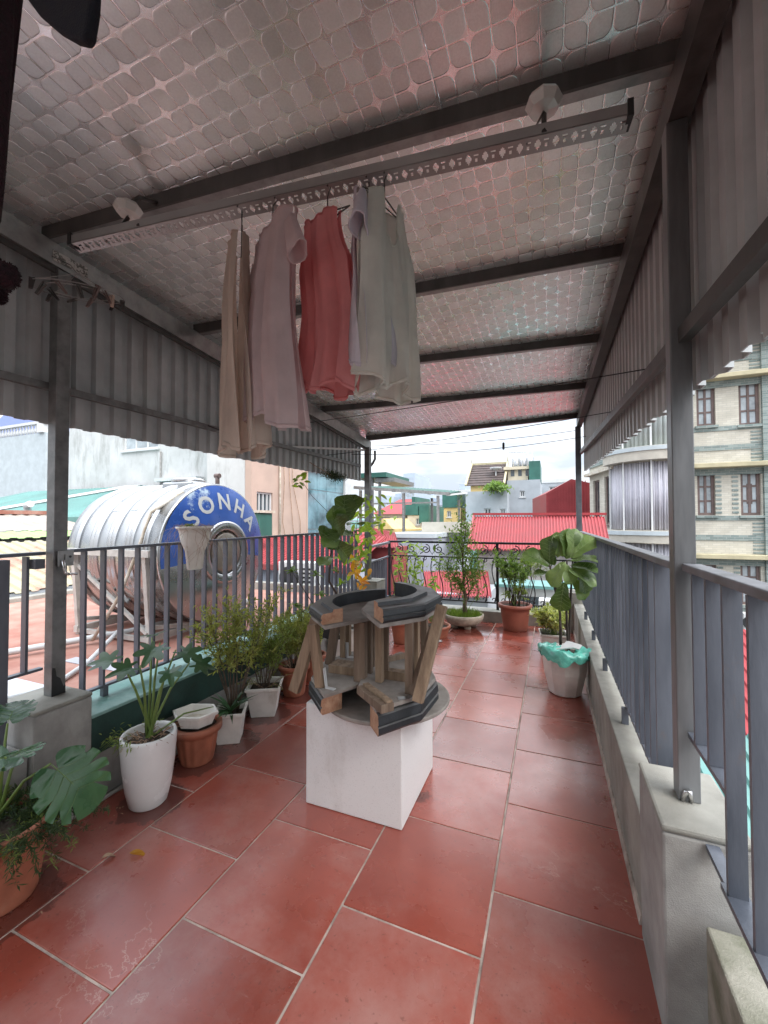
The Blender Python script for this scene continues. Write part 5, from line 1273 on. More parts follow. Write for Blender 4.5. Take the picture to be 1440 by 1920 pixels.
tag(inst_o := inst('fallen_leaf', OVY, None, frame((-1.66, 1.235, .012), (.9, .45, .1), (0, 0, 1), .07)), 'small yellow fallen leaf on the tiles beside the monstera pot', 'leaf')
tag(inst('fallen_leaf', leaf_mesh('leaf', oval, 'dry_root', 4, 6, .3, .5, .02, 9), None, frame((-1.73, 1.165, .02), (.3, .8, .0), (0, 0, 1), .06)), 'curled brown dry leaf on the tiles by the left wall', 'leaf')

# 2 white tall pot with lobed philodendron
c = (-1.89, 1.505, 0); t = plant('philodendron with deeply lobed leaves in a tall smooth white pot', c)
prof = [(.078, 0), (.087, .01), (.104, .085), (.118, .19), (.126, .29), (.128, .330), (.124, .345), (.113, .345), (.110, .33), (.105, .28), (0, .28)]
MB().lathe(prof, c, 48, True).build('pot', 'white_glaze', t)
MB().lathe([(.107, .300), (.08, .31), (.03, .32), (0, .323)], c, 24).build('soil', 'soil', t)
r = random.Random(8)
rm = MB()
for k in range(46):
    a = r.uniform(0, 2*pi); q = r.uniform(.02, .11); q *= .85; p0 = Vector(c)+Vector((cos(a)*q, sin(a)*q, .315)); d = Vector((cos(a+r.uniform(-1, 1)), sin(a+r.uniform(-1, 1)), r.uniform(0, .6)))
    rm.tube([p0, p0+d*.03+Vector((0, 0, .012)), p0+d*.065-Vector((0, 0, .006))], .0025, 4, .001)
rm.build('aerial_roots', 'dry_root', t)
def lobed_leaf():
    out = []; n = 84
    for k in range(n):
        th = -pi+2*pi*k/n; s_ = abs(th); r_ = .42*(1+.25*cos(th))
        r_ *= .52+.48*(.5+.5*cos(s_*7.2))**.8 if s_ < 2.75 else .35
        out.append((sin(th)*r_, .34+cos(th)*r_*1.15))
    bm = bmesh.new(); vs_ = [bm.verts.new((x_, y_, 0)) for x_, y_ in out]; f = bm.faces.new(vs_); bmesh.ops.triangulate(bm, faces=[f])
    bmesh.ops.subdivide_edges(bm, edges=bm.edges[:], cuts=1); bmesh.ops.triangulate(bm, faces=bm.faces[:])
    for v in bm.verts: v.co.z = .16*abs(v.co.x)-.35*max(0, v.co.y-.2)**2
    me = bpy.data.meshes.new('leaf'); bm.to_mesh(me); bm.free(); me.materials.append(MATS['philo_leaf']); return me
PHI = lobed_leaf()
ctr = Vector(c)+Vector((0, 0, .315))
for (u, v, X_, s_, ax, nr) in [(228, 1240, -1.95, .17, (-.5, -.3, .05), (.3, -.3, .9)), (262, 1248, -1.86, .15, (-.2, -.6, 0), (.4, -.4, .8)), (300, 1205, -2.0, .20, (.2, -.4, -.1), (.4, -.4, .8)),
                               (330, 1218, -1.90, .17, (.55, .1, -.1), (.3, -.3, .9)), (355, 1243, -1.93, .16, (.5, .5, -.2), (.3, -.5, .8)), (318, 1248, -1.84, .14, (.4, -.3, -.2), (.2, -.4, .9)), (285, 1195, -2.08, .17, (-.3, .3, 0), (.4, -.5, .7))]:
    p = px(u, v, X=X_); mid = ctr.lerp(p, .5)+Vector((0, 0, .05))
    MB().tube([ctr+rv(r, .012), mid, p], .0075, 6, .004).build('leaf_stalk', 'green_stem', t)
    inst('leaf', PHI, t, frame(p, ax, nr, s_))
MB().tube([ctr, px(345, 1338, X=-1.85), px(400, 1325, X=-1.87)], .006, 6, .003).build('leaf_stalk', 'green_stem', t)
gm = MB()
for k in range(26):
    a = r.uniform(2, 5); p0 = Vector(c)+Vector((cos(a)*.105, sin(a)*.105, .33)); d = Vector((cos(a)*.8, sin(a)*.8, .3)); L = r.uniform(.05, .13)
    gm.tube([p0, p0+d*L*.6, p0+d*L-Vector((0, 0, .04))], .0016, 3, .0008)
    for _ in range(3): add_leaf(gm, p0+d*L*r.random(), rv(r), (0, 0, 1), .03, .008)
gm.build('creeping_grass', 'fern_leaf', t, kind='stuff')

# 3 terracotta ribbed pot with hexagonal white pot resting on it
c = (-1.955, 1.875, 0); t = thing('plant_pot', 'ribbed terracotta pot carrying an empty hexagonal white planter', 'pot', c)
round_pot(t, c, .090, .122, .215, 'terracotta', .016, .035, 40, .012, 14, True, .02)
t = thing('plant_pot', 'empty white hexagonal planter resting on the ribbed terracotta pot', 'pot', (-1.955, 1.86, .216))
def hexr(s, z, sq=1.28, rot=.35): return [Vector((-1.955, 1.86, z)) + RZ(rot) @ Vector((s*sq*cos(pi/3*k), s*sin(pi/3*k), 0)) for k in range(6)]
rs = [hexr(.078, .217), hexr(.096, .272), hexr(.106, .273), hexr(.108, .292), hexr(.096, .293), hexr(.072, .226)]
V = [p for q in rs for p in q]; fs = [tuple(reversed(range(6)))]
for i in range(5): fs += [(i*6+k, i*6+(k+1) % 6, (i+1)*6+(k+1) % 6, (i+1)*6+k) for k in range(6)]
fs.append(tuple(30+k for k in range(6)))
MB().add(V, fs).build('planter', 'white_plastic', t, .003); MB().add(hexr(.079, .240), [tuple(range(6))]).build('dirty_inside', 'dirty_plastic', t)

# 4 white square pot, bushy shrub with spiky rosette
c = (-1.94, 2.13, 0); t = plant('tall twiggy olive-green bush with a spiky rosette in a white square pot', c)
square_pot(t, c, .135, .185, .195, 'white_plastic', .55)
shrub(t, (c[0]-.01, c[1]+.04, .16), 18, .66, .46, .036, .013, 21, 'bush_leaf', 'bark', .0035, (-.05, .12), 100, 12, .38, .0, .05, .05, sq=.42)
r = random.Random(3); sp_ = MB()
SPK = leaf_mesh('leaf', interp([(0, .03), (.3, .07), (.6, .06), (1, 0)]), 'philo_leaf', 2, 6, .3, .35, 0, 7)
for k in range(22):
    a = r.uniform(0, 2*pi); e = r.uniform(.15, 1.1); inst('leaf', SPK, t, frame((c[0]+.03, c[1]-.03, .185), (cos(a)*cos(e), sin(a)*cos(e), sin(e)), (0, 0, 1), r.uniform(.12, .19)))

# 5 white square pot 2 with wiry bush
c = (-1.975, 2.52, 0); t = plant('wiry half-bare bush in a white square pot with dirty rim', c)
square_pot(t, c, .165, .235, .215, 'white_plastic', .50)
shrub(t, (c[0], c[1], .18), 18, .48, .26, .026, .010, 31, 'fern_leaf', 'bark', .003, (-.02, .06), 110, 10, .25, .10, .06, .10, sq=.7)
shrub(t, (c[0], c[1], .18), 9, .14, .24, .02, .006, 33, 'fern_leaf', 'dry_root', .0025, (.0, -.02), 14, 4, .3, .4, .06, .10)
# 6, 7 terracotta pots with bushes behind
c = (-1.965, 2.88, 0); t = plant('bright green feathery bush in a terracotta pot left of the leaning stool leg', c)
round_pot(t, c, .085, .115, .24, 'terracotta', .014, .03)
shrub(t, (c[0], c[1], .21), 20, .42, .24, .035, .010, 41, 'bush_leaf', 'bark', .003, (-.03, .08), 130, 10, .2, .06, .06, .08)
shrub(t, (c[0], c[1], .22), 12, .10, .20, .02, .005, 42, 'dry_root', 'dry_root', .003, (0, 0), 10, 5, .1, .35, .06, .10)
c = (-2.0, 3.22, 0); t = plant('second terracotta pot with trailing dry stalks behind the leaning stool leg', c)
round_pot(t, c, .085, .11, .22, 'terracotta', .014, .03)
shrub(t, (c[0], c[1], .20), 16, .38, .20, .03, .010, 43, 'bush_leaf', 'bark', .003, (-.03, .05), 110, 9, .2, .06, .06, .08)
shrub(t, (c[0]+.04, c[1]-.05, .20), 8, .06, .16, .02, .005, 44, 'dry_root', 'dry_root', .003, (.03, -.05), 8, 4, .1, .9, .05, .10)
# small orange stalk plant with leaf tufts (behind, by the railing)
c = (-2.02, 3.78, 0); t = plant('thin bare stalks ending in small leaf tufts by the left railing', c)
square_pot(t, c, .15, .20, .22, 'white_plastic', .3)
r = random.Random(17)
for (u, v, X_) in [(548, 1073, -2.1), (592, 1078, -2.1), (600, 1115, -2.0), (553, 1135, -2.05), (630, 1072, -2.15), (640, 1095, -2.05)]:
    p = px(u, v, X=X_); b0 = Vector(c)+Vector((0, 0, .20)); MB().tube([b0, b0.lerp(p, .5)+rv(r, .02), p], .005, 5, .003).build('stem', 'dark_stem', t)
    for k in range(9):
        a = r.uniform(0, 2*pi); e = r.uniform(-.2, .9); inst('leaf', OVD, t, frame(p, (cos(a)*cos(e), sin(a)*cos(e), sin(e)), (0, 0, 1), r.uniform(.05, .10)))

# 8 fiddle leaf fig left
def fig_tree(t, stems, leaves, mats=FIG):
    for pts in stems: MB().tube(pts, .011, 7, .007).build('stem', 'dark_stem', t)
    for (p, ax, nr, s_, k) in leaves: inst('leaf', mats[k], t, frame(p, ax, nr, s_))
c = (-1.90, 3.95, 0); t = plant('dark fiddle leaf fig standing in front of the far left post', c)
square_pot(t, c, .22, .29, .30, 'white_plastic', .2)
top = px(630, 1000, X=-1.95)
stem = [Vector((-1.90, 3.95, .27)), px(617, 1090, X=-1.93), px(620, 1040, X=-1.95), top]
L = []
def fl(u, v, ax_uv, s_, k, X_=-1.95, tilt=(.55, -.6, .25)):
    p = px(u, v, X=X_); q = px(u+ax_uv[0], v+ax_uv[1], X=X_+.05); L.append((p, q-p, tilt, s_, k))
fl(640, 985, (10, -60), .31, 0, tilt=(.6, -.7, .1)); fl(648, 980, (18, -60), .34, 0, -1.93, (.2, -.6, .5)); fl(632, 1000, (-10, -75), .29, 2, -1.9, (.7, -.6, .2)); fl(652, 985, (50, -20), .26, 0, -1.95, (0, -.3, 1))
fl(636, 1000, (-60, -8), .30, 0, -1.88, (.5, -.4, .7)); fl(636, 1008, (-60, 8), .25, 1, -1.88, (.4, -.4, .8)); fl(640, 1005, (45, -22), .25, 0, -1.9, (.3, -.2, .9)); fl(628, 1015, (38, 45), .28, 2, -1.85, (.7, -.7, .2))
fl(635, 1012, (-40, 30), .20, 0, -1.9, (.5, -.4, .7)); fl(622, 1045, (-55, 8), .20, 1, -1.9, (.3, -.4, .8)); fl(640, 1003, (-10, -55), .24, 2, -1.85, (.8, -.5, .1))
fig_tree(t, [stem], L)
# climber on the far left post
t = thing('climbing_vine', 'yellow-green leafy climber with orange lower leaves on the far left post', 'vine', (-2.1, 4.72, .66))
r = random.Random(23)
vp = [px(690, 1085, X=-2.13), px(672, 1040, X=-2.12), px(668, 990, X=-2.13), px(672, 960, X=-2.14), px(700, 950, X=-2.14)]
MB().tube(vp, .006, 5, .003).build('stem', 'green_stem', t)
MB().tube([px(690, 1085, X=-2.13), px(700, 1000, X=-2.14), px(712, 935, X=-2.14)], .005, 5, .003).build('stem', 'green_stem', t)
MB().tube([px(690, 1030, X=-2.13), px(620, 965, X=-2.2), px(585, 930, X=-2.2), px(568, 905, X=-2.2)], .003, 5, .002).build('tendril', 'dark_stem', t)
for k in range(135):
    f = r.random(); u = r.gauss(676, 17); v = 1105-170*r.random()
    if v < 1000: u += 20*r.random()
    if k > 110: u, v = r.gauss(706, 16), r.uniform(925, 1000)
    p = px(u, v, X=-2.12+r.uniform(-.08, .12)); yel = (v > 1050 and u > 655 and r.random() < .6)
    inst('leaf', OVY if yel else OV, t, frame(p, (r.gauss(0, .6), -.3+r.gauss(0, .5), -.5+r.gauss(0, .5)), (r.gauss(.5, .3), -.6, .6), r.uniform(.07, .13)))
for k in range(12):
    a = r.uniform(0, 2*pi); inst('leaf', OVD if k % 2 else OV, t, frame(px(562+r.gauss(0, 5), 902+r.gauss(0, 5), X=-2.2), (cos(a), sin(a)*.4, r.gauss(-.1, .5)), (.6, -.6, .4), r.uniform(.06, .10)))
# hanging mossy clump on the post wire
t = thing('hanging_plant', 'mossy air plant clump hanging above the fiddle leaf fig', 'plant', (-2.3, 4.5, 1.9))
mb = MB(); r = random.Random(2); pc = px(627, 893, X=-2.28)
for k in range(700): add_leaf(mb, pc+Vector((r.gauss(0, .03), r.gauss(0, .10), r.gauss(0, .025))), rv(r), rv(r), .03, .008)
mb.build('clump', 'dark_fern', t, kind='stuff'); MB().tube([pc+Vector((0, -.05, 0)), pc+Vector((-.02, -.3, .06)), pc+Vector((-.04, -.45, .10))], .004, 5).build('wire', 'dry_root', t)
# grasses left of the bonsai
c = (-1.75, 5.25, 0); t = plant('narrow upright grassy leaves in a grey pot right of the far left plinth', c)
round_pot(t, c, .15, .20, .30, 'cement', .012, .03)
r = random.Random(29); gm = MB()
for k in range(90):
    a = r.uniform(0, 2*pi); q = r.uniform(0, .15); p0 = Vector(c)+Vector((cos(a)*q, sin(a)*q, .27)); L_ = r.uniform(.18, .42); d = Vector((cos(a)*.35, sin(a)*.35, 1)).normalized()
    s_ = d.cross(rv(r)).normalized()*.009
    gm.add([p0-s_, p0+s_, p0+d*L_*.6+s_*.8+rv(r, .01), p0+d*L_*.6-s_*.8, p0+d*L_+rv(r, .02)], [(0, 1, 2, 3), (3, 2, 4)])
gm.build('blades', 'grass_leaf', t, kind='stuff')
shrub(t, (c[0], c[1], .27), 5, .75, .25, .05, .016, 61, 'vine_leaf', 'green_stem', .004, (0, .2), 22, 5, .3, .0, .04, .12)
# slender climber on the iron railing
t = thing('climbing_vine', 'slender pale green climber spread over the iron railing left of the bonsai', 'vine', (-1.75, 5.95, .15))
r = random.Random(37)
for k in range(7):
    u0 = 740+k*14+r.uniform(-5, 5); pts = [px(u0+r.uniform(-8, 8), v, Y=5.97) for v in (1140, 1100, 1060, 1025-10*r.random()*3)]; pts[0].z = .152; MB().tube(pts, .004, 5, .002).build('stem', 'green_stem', t)
    for j in range(17):
        f = r.uniform(.1, 1)*3; i = min(2, int(f)); p = pts[i].lerp(pts[i+1], f-i)
        inst('leaf', OV if r.random() < .7 else OVD, t, frame(p, (r.gauss(0, 1), -.4, r.gauss(.1, .6)), (0, -.6, .7), r.uniform(.06, .11)))
# 9 bonsai in stone bowl
c = (-1.10, 5.52, 0); t = plant('small tree with twisted trunk and grass in a wide stone bowl', c)
prof = [(.11, .035), (.19, .05), (.235, .085), (.255, .125), (.262, .15), (.262, .175), (.245, .18), (.235, .165), (.225, .135), (0, .13)]
MB().lathe(prof, c, 40, True).build('pot', 'stone_bowl', t)
for k in range(4):
    a = .6+k*pi/2; MB().lathe([(.035, 0), (.045, .01), (.04, .045), (.0, .055)], (c[0]+.13*cos(a), c[1]+.13*sin(a), 0), 10).build('foot', 'stone_bowl', t)
MB().lathe([(.228, .150), (.12, .165), (0, .175)], c, 24).build('soil', 'soil', t)
gm = MB(); r = random.Random(51)
for k in range(900):
    a = r.uniform(0, 2*pi); q = .225*sqrt(r.random()); p0 = Vector(c)+Vector((cos(a)*q, sin(a)*q, .155)); d = Vector((cos(a)*.4+r.gauss(0, .3), sin(a)*.4+r.gauss(0, .3), 1)).normalized(); add_leaf(gm, p0, d, rv(r), r.uniform(.03, .085), .007)
gm.build('grass', 'grass_leaf', t, kind='stuff')
tr_ = [Vector(c)+Vector(q) for q in ((.02, 0, .15), (.015, -.01, .28), (.03, .0, .40), (-.01, .01, .52), (.01, .0, .66), (-.01, .02, .80))]
MB().tube(tr_, .032, 8, .014).build('trunk', 'bark', t)
br = [(3, (-.22, -.05, .30)), (3, (.20, .02, .28)), (4, (-.12, .08, .36)), (4, (.16, -.06, .34)), (5, (.05, 0, .55)), (5, (-.10, .0, .42)), (2, (.14, -.05, .30)), (2, (-.16, .02, .22)), (5, (-.02, 0, .86))]
lm = MB()
for bi, (i, o_) in enumerate(br):
    p0 = tr_[i]; p2 = p0+Vector(o_); pts = [p0, p0.lerp(p2, .5)+rv(r, .02), p2]; MB().tube(pts, .010, 6, .004).build('branch', 'bark', t)
    for k in range(210 if bi != 8 else 90):
        f = r.uniform(.25, 1.12)**.7; q = p0.lerp(p2, f)+rv(r, .062 if bi != 8 else .035); add_leaf(lm, q, rv(r)+Vector((0, 0, .3)), Vector((0, 0, 1))+rv(r, .5), r.uniform(.035, .07), r.uniform(.016, .026))
lm.build('crown', 'bonsai_leaf', t, kind='stuff')
for k in range(3):
    p0 = Vector(c)+Vector((.03, 0, .2)); shrub(t, p0, 1, .35, .22, .045, .02, 70+k, 'bonsai_leaf', 'green_stem', .004, (-.1+.12*k, -.05), 18, 4, .3)
# 10 terracotta pot with rose-like bush
c = (-.455, 5.64, 0); t = plant('sparse bushy plant with bare dark stems in a large plain terracotta pot', c)
round_pot(t, c, .148, .192, .33, 'terracotta_dark', .022, .045, 44, .014)
shrub(t, (c[0], c[1], .30), 14, .60, .26, .048, .020, 81, 'bonsai_leaf', 'dark_stem', .007, (.02, 0), 90, 9, .45, .0, .09, .09)
shrub(t, (c[0]+.02, c[1]-.05, .30), 5, .28, .20, .06, .024, 83, 'fern_leaf', 'green_stem', .004, (.06, -.02), 22, 4, .4, .1, .06, .09)
shrub(t, (c[0]+.15, c[1], .30), 5, .75, .20, .06, .006, 85, 'fern_leaf', 'dark_stem', .004, (.12, .05), 60, 6, .5, .0, .05, .09)
# 11 variegated bush at right
c = (.00, 4.78, 0); t = plant('variegated cream and green leafy bush in a pale pot at the right wall', c)
square_pot(t, c, .22, .27, .22, 'white_plastic', .1)
shrub(t, (c[0], c[1], .19), 34, .26, .23, .055, .026, 91, 'croton_leaf', 'green_stem', .004, (0, -.02), 70, 6, .3, .05, .10, .08)
# 12 fiddle leaf fig right with plastic bag over the pot
c = (.085, 3.72, 0); t = plant('large fiddle leaf fig in a white faceted pot covered with green plastic at right', c)
n8 = 10; prof = [(.115, 0), (.125, .01), (.165, .18), (.178, .32), (.185, .345), (.170, .35), (.155, .30), (0, .29)]
MB().lathe(prof, c, n8, False, rot=.3).build('pot', 'white_plastic', t, .006)
MB().lathe([(.150, .315), (.08, .325), (0, .33)], c, 20).build('soil', 'soil', t)
M('plastic_green', (.13, .52, .42), .22, 0, .25, 9, .8, 18, spec=.8)
mb = MB(); V = []; fs = []; r = random.Random(6); na, nj = 40, 9
for j in range(nj+1):
    f = j/nj
    for k in range(na+1):
        a = radians(120+250*k/na); rr_ = .09+.115*min(1, f*1.5); z = .372+.02*sin(a*2)-(max(0, f-.62)**1)*(.20+.08*sin(a*3+1))
        V.append((c[0]+rr_*cos(a)+r.gauss(0, .003), c[1]+rr_*sin(a)+r.gauss(0, .003), z+r.gauss(0, .006)+.012*sin(a*9+f*7)))
for j in range(nj):
    for k in range(na): q = j*(na+1)+k; fs.append((q, q+na+1, q+na+2, q+1))
mb.add(V, fs, True).build('plastic_sheet', 'plastic_green', t)
MB().box((c[0]+.06, c[1]-.04, .40), (.12, .07, .010), Matrix.Rotation(.3, 3, 'X') @ RZ(-.4)).build('white_card', 'white_trim', t); MB().box((c[0]-.01, c[1]-.09, .392), (.13, .05, .010), Matrix.Rotation(.25, 3, 'X') @ RZ(.4)).build('white_card', 'white_trim', t)
st_ = []
def P3(u, v, Y_): return px(u, v, Y=Y_)
b0 = Vector(c)+Vector((-.03, 0, .32)); b1 = Vector(c)+Vector((.03, .02, .32))
st_ = [[b0, P3(1050, 1150, 3.70), P3(1040, 1090, 3.70), P3(1030, 1060, 3.68)], [b1, P3(1062, 1150, 3.72), P3(1062, 1090, 3.72), P3(1063, 1050, 3.70)], [b1, P3(1069, 1140, 3.75), P3(1072, 1080, 3.75), P3(1074, 1045, 3.75)], [b0, P3(1052, 1180, 3.65), P3(1050, 1165, 3.65)]]
L = []
def fr(u, v, du, dv, s_, k, nr=(.0, -.8, .5), Y_=3.70, dy=-.03):
    p = P3(u, v, Y_); q = P3(u+du, v+dv, Y_+dy); L.append((p, q-p, nr, s_, k))
fr(1032, 1062, -45, -30, 0.239, 0, (-.3, -.5, .8)); fr(1032, 1058, -6, -55, 0.230, 0, (-.4, -.8, .2)); fr(1040, 1060, -20, -40, 0.184, 0, (-.2, -.6, .7), 3.80)
fr(1045, 1045, 8, -40, 0.184, 1, (.2, -.9, .2)); fr(1062, 1048, 10, -55, 0.248, 0, (.4, -.8, .3)); fr(1066, 1046, 22, -48, 0.239, 1, (.5, -.6, .4)); fr(1070, 1046, 34, -38, 0.239, 1, (.4, -.3, .7))
fr(1066, 1052, 42, -12, 0.230, 1, (.1, -.3, 1), 3.68); fr(1068, 1060, 42, 2, 0.221, 0, (.1, -.4, .9), 3.66); fr(1064, 1066, 45, 14, 0.230, 1, (0, -.5, .8), 3.64); fr(1060, 1054, -22, 26, 0.221, 1, (-.2, -.7, .6), 3.62)
fr(1058, 1092, -8, 42, 0.230, 0, (-.2, -.9, .1), 3.60); fr(1074, 1084, 20, 26, 0.184, 1, (.3, -.8, .4), 3.70); fr(1088, 1070, 12, 32, 0.184, 0, (.5, -.8, .2), 3.70); fr(1036, 1076, -30, -4, 0.147, 0, (-.1, -.4, .9))
fr(1055, 1044, -12, -36, 0.202, 1, (-.2, -.9, .3), 3.75); fr(1050, 1055, 18, 22, 0.184, 1, (.1, -.8, .5), 3.63); fr(1072, 1048, 12, -45, 0.221, 0, (.6, -.6, .4), 3.78)
fig_tree(t, st_, L, FIG)
# hanging white planter on the left railing
c = px(366, 1000, X=-2.22); t = plant('white plastic planter clipped over the left railing with dry hanging roots', (c.x, c.y, 1.05), name='railing_planter', cat='planter')
prof = [(.045, -.24), (.05, -.235), (.062, -.12), (.09, -.05), (.098, .0), (.108, .03), (.118, .031), (.12, .045), (.104, .046), (.09, .0), (0, -.01)]
MB().lathe(prof, (c.x, c.y, 1.325), 28, True, (.75, 1.15)).build('pot', 'white_plastic', t)
MB().lathe([(.095, .03), (0, .036)], (c.x, c.y, 1.325), 20, True, (.72, 1.1)).build('soil', 'soil', t)
r = random.Random(77); rt = MB()
for k in range(75):
    a = r.uniform(0, 2*pi); p = Vector((c.x+.07*cos(a), c.y+.12*sin(a), 1.36)); pts = [p]; d = Vector((r.gauss(.1, .3), r.gauss(0, .7), .35))
    for j in range(7): p = p+d*.045+rv(r, .008); d = d*.8+Vector((r.gauss(0, .12), r.gauss(0, .25), -.38)); pts.append(p)
    rt.tube(pts, .0011, 3, .0006)
rt.build('dry_roots', 'dry_root', t, kind='stuff')
gm = MB()
for k in range(40): add_leaf(gm, Vector((c.x+r.gauss(0, .02), c.y-.05+r.gauss(0, .03), 1.37)), rv(r)+Vector((0, 0, .6)), (0, 0, 1), .03, .01)
gm.build('sprout', 'grass_leaf', t, kind='stuff')
# distant greenery on the grey house ledge
t = thing('roof_bush', 'green bush growing on the ledge of the grey house below the brown roof', 'bush', (-4.5, 33.8, 4))
r = random.Random(90); lm = MB(); 
for k in range(900):
    u = r.gauss(932, 9); v = 912+abs(r.gauss(0, 5)); p = px(u, v-6*math.exp(-((u-930)/10)**2), Y=33.8)+Vector((0, r.gauss(0, .5), 0)); add_leaf(lm, p, rv(r), rv(r), .32, .14)
lm.build('foliage', 'bonsai_leaf', t, kind='stuff')
MB().tube([px(925, 921, Y=33.9), px(928, 912, Y=33.8)], .06, 5, .03).build('stem', 'bark', t)

# =================================================================== WOODEN STOOL HALVES ON THE WHITE CUBE
t = thing('terrazzo_cube', 'white terrazzo cube block carrying the two wooden stool halves', 'block', (-.895, 2.05, 0))
MB().bb(-1.150, -.643, 1.79, 2.315, 0.002, .497).build('block', 'white_terrazzo', t, .005)
t = thing('round_slab', 'thin grey round board under the stool halves on the white cube', 'board', (-.80, 2.0, .498))
MB().lathe([(.318, .498), (.322, .502), (.322, .513), (.318, .517)], (-.80, 2.0, 0), 56, False).build('disc', 'ply_grey', t)

def gonpt(ap, ang, st=pi/6):
    """radius of a regular 12-gon of apothem ap in direction ang (faces centred on odd multiples of 15 degrees)"""
    k = math.floor(ang/st); return ap/cos(ang-(k+.5)*st)
def ring_seg(cx, cy, rot, ap, rin, nseg, z0, z1, zlip, par, flip=False):
    """curved stool rim of nseg straight facets: 12-gon outside, round inside, stepped moulding, raw end grain at the cut ends"""
    a0, a1 = 0.0, nseg*pi/6; n = 8*nseg; angs = [a0+(a1-a0)*k/n for k in range(n+1)]
    dz = z1-z0
    prof = [('i', 0, z0), ('o', .010, z0), ('o', .0, z0+.012), ('o', .0, z0+dz*.40), ('o', .007, z0+dz*.44), ('o', .007, z0+dz*.52), ('o', .0, z0+dz*.56), ('o', .004, z1-.006), ('o', .012, z1), ('m', 0, z1+.001), ('m', -.006, zlip), ('i', 0.0, zlip)]
    V = []; m = len(prof)
    for a in angs:
        aa = min(max(a, 1e-4), a1-1e-4); ro = gonpt(ap, aa)
        for (k_, d, z) in prof:
            r_ = rin if k_ == 'i' else (ro-d if k_ == 'o' else gonpt(rin+.045, aa)+d)
            V.append((cx+r_*cos(a+rot), cy+r_*sin(a+rot), z))
    fs = []
    for i in range(len(angs)-1):
        for j in range(m): fs.append((i*m+j, (i+1)*m+j, (i+1)*m+(j+1) % m, i*m+(j+1) % m))
    rim = MB().add(V, fs).build('rim', 'rim_paint', par)
    MB().add([V[j] for j in range(m)], [tuple(range(m))]).build('cut_end', 'end_grain', rim)
    MB().add([V[(len(angs)-1)*m+j] for j in range(m)], [tuple(reversed(range(m)))]).build('cut_end', 'end_grain', rim)
def arc_plate(cx, cy, rot, ap, nseg, rin0, rin1, z0, z1, par, mat='ply_grey', ext=0.0):
    pts = []
    for k in range(nseg+1):
        a = k*pi/6+(-ext if k == 0 else ext if k == nseg else 0); r_ = (ap-.008)/cos(pi/12); pts.append((cx+r_*cos(a+rot), cy+r_*sin(a+rot)))
    a = nseg*pi/6+ext; pts.append((cx+rin1*cos(a+rot), cy+rin1*sin(a+rot))); a = -ext; pts.append((cx+rin0*cos(a+rot), cy+rin0*sin(a+rot)))
    return MB().prism(pts, z0, z1).build('board', mat, par, .0025)
def bar(par, a, b, w_, h_, mat='wood_old', nm='leg'): return MB().beam(a, b, w_, h_, (1, 0, 0) if abs(Vector(b)[2]-Vector(a)[2]) > .1 else (0, 0, 1)).build(nm, mat, par, .002)
def vleg(par, u, v, zb_, zt_, w_, h_, mat='wood_old', lean=(0, 0)):
    p = px(u, v, Z=zb_); return bar(par, p, (p.x+lean[0], p.y+lean[1], zt_), w_, h_, mat)
# left third: arc on the left, open towards the right
SL = thing('stool_part', 'left part of a cut black-rimmed wooden stool on the white cube', 'stool', (-.95, 1.95, .518))
lx, ly, lr = -.765, 2.045, radians(121)
ring_seg(lx, ly, lr, .435, .335, 4, .518, .592, .593, SL)
arc_plate(lx, ly, lr, .430, 4, .20, .16, .5945, .6125, SL, ext=.02)
ring_seg(lx, ly, lr, .435, .330, 4, .926, .976, .990, SL)
arc_plate(lx, ly, lr, .430, 4, .17, .12, .906, .9245, SL, ext=.03)
z0_, z1_ = .613, .905
vleg(SL, 601, 1288, z0_, z1_, .030, .045, 'wood_raw', (-.045, 0)); vleg(SL, 618, 1245, z0_, z1_, .034, .045, 'wood_old', (.05, .0))
q = px(552, 1296, X=-1.24); bar(SL, q, (-1.13, 1.86, .904), .036, .055, 'wood_raw', 'splayed_leg')
vleg(SL, 643, 1232, z0_, z1_, .022, .03, 'wood_raw'); vleg(SL, 652, 1228, z0_, z1_, .03, .034, 'wood_raw')
vleg(SL, 676, 1277, z0_, z1_, .036, .060, 'wood_old'); vleg(SL, 690, 1268, z0_, z1_, .030, .045, 'wood_old'); vleg(SL, 696, 1255, z0_, z1_, .030, .05, 'wood_old')
a_ = px(624, 1248, Z=.634); b_ = px(676, 1255, Z=.634); bar(SL, a_, b_, .10, .042, 'wood_raw', 'cross_rail')
a_ = px(612, 1195, Y=2.12); b_ = px(622, 1172, Y=2.10); bar(SL, a_, (b_.x, b_.y, .905), .03, .04, 'black_paint', 'brace')
p = px(612, 1289, Z=.6145); MB().beam(p, p+Vector((.048, -.005, 0)), .020, .004).beam(p+Vector((0, 0, .002)), p+Vector((-.012, .0, .09)), .004, .020, (0, 1, 0)).build('angle_bracket', 'white_trim', SL)
p = px(650, 1232, Z=.6145); MB().beam(p, p+Vector((.045, .01, 0)), .020, .004).beam(p+Vector((0, 0, .002)), p+Vector((0, .0, .085)), .022, .004, (0, 1, 0)).build('angle_bracket', 'white_trim', SL)
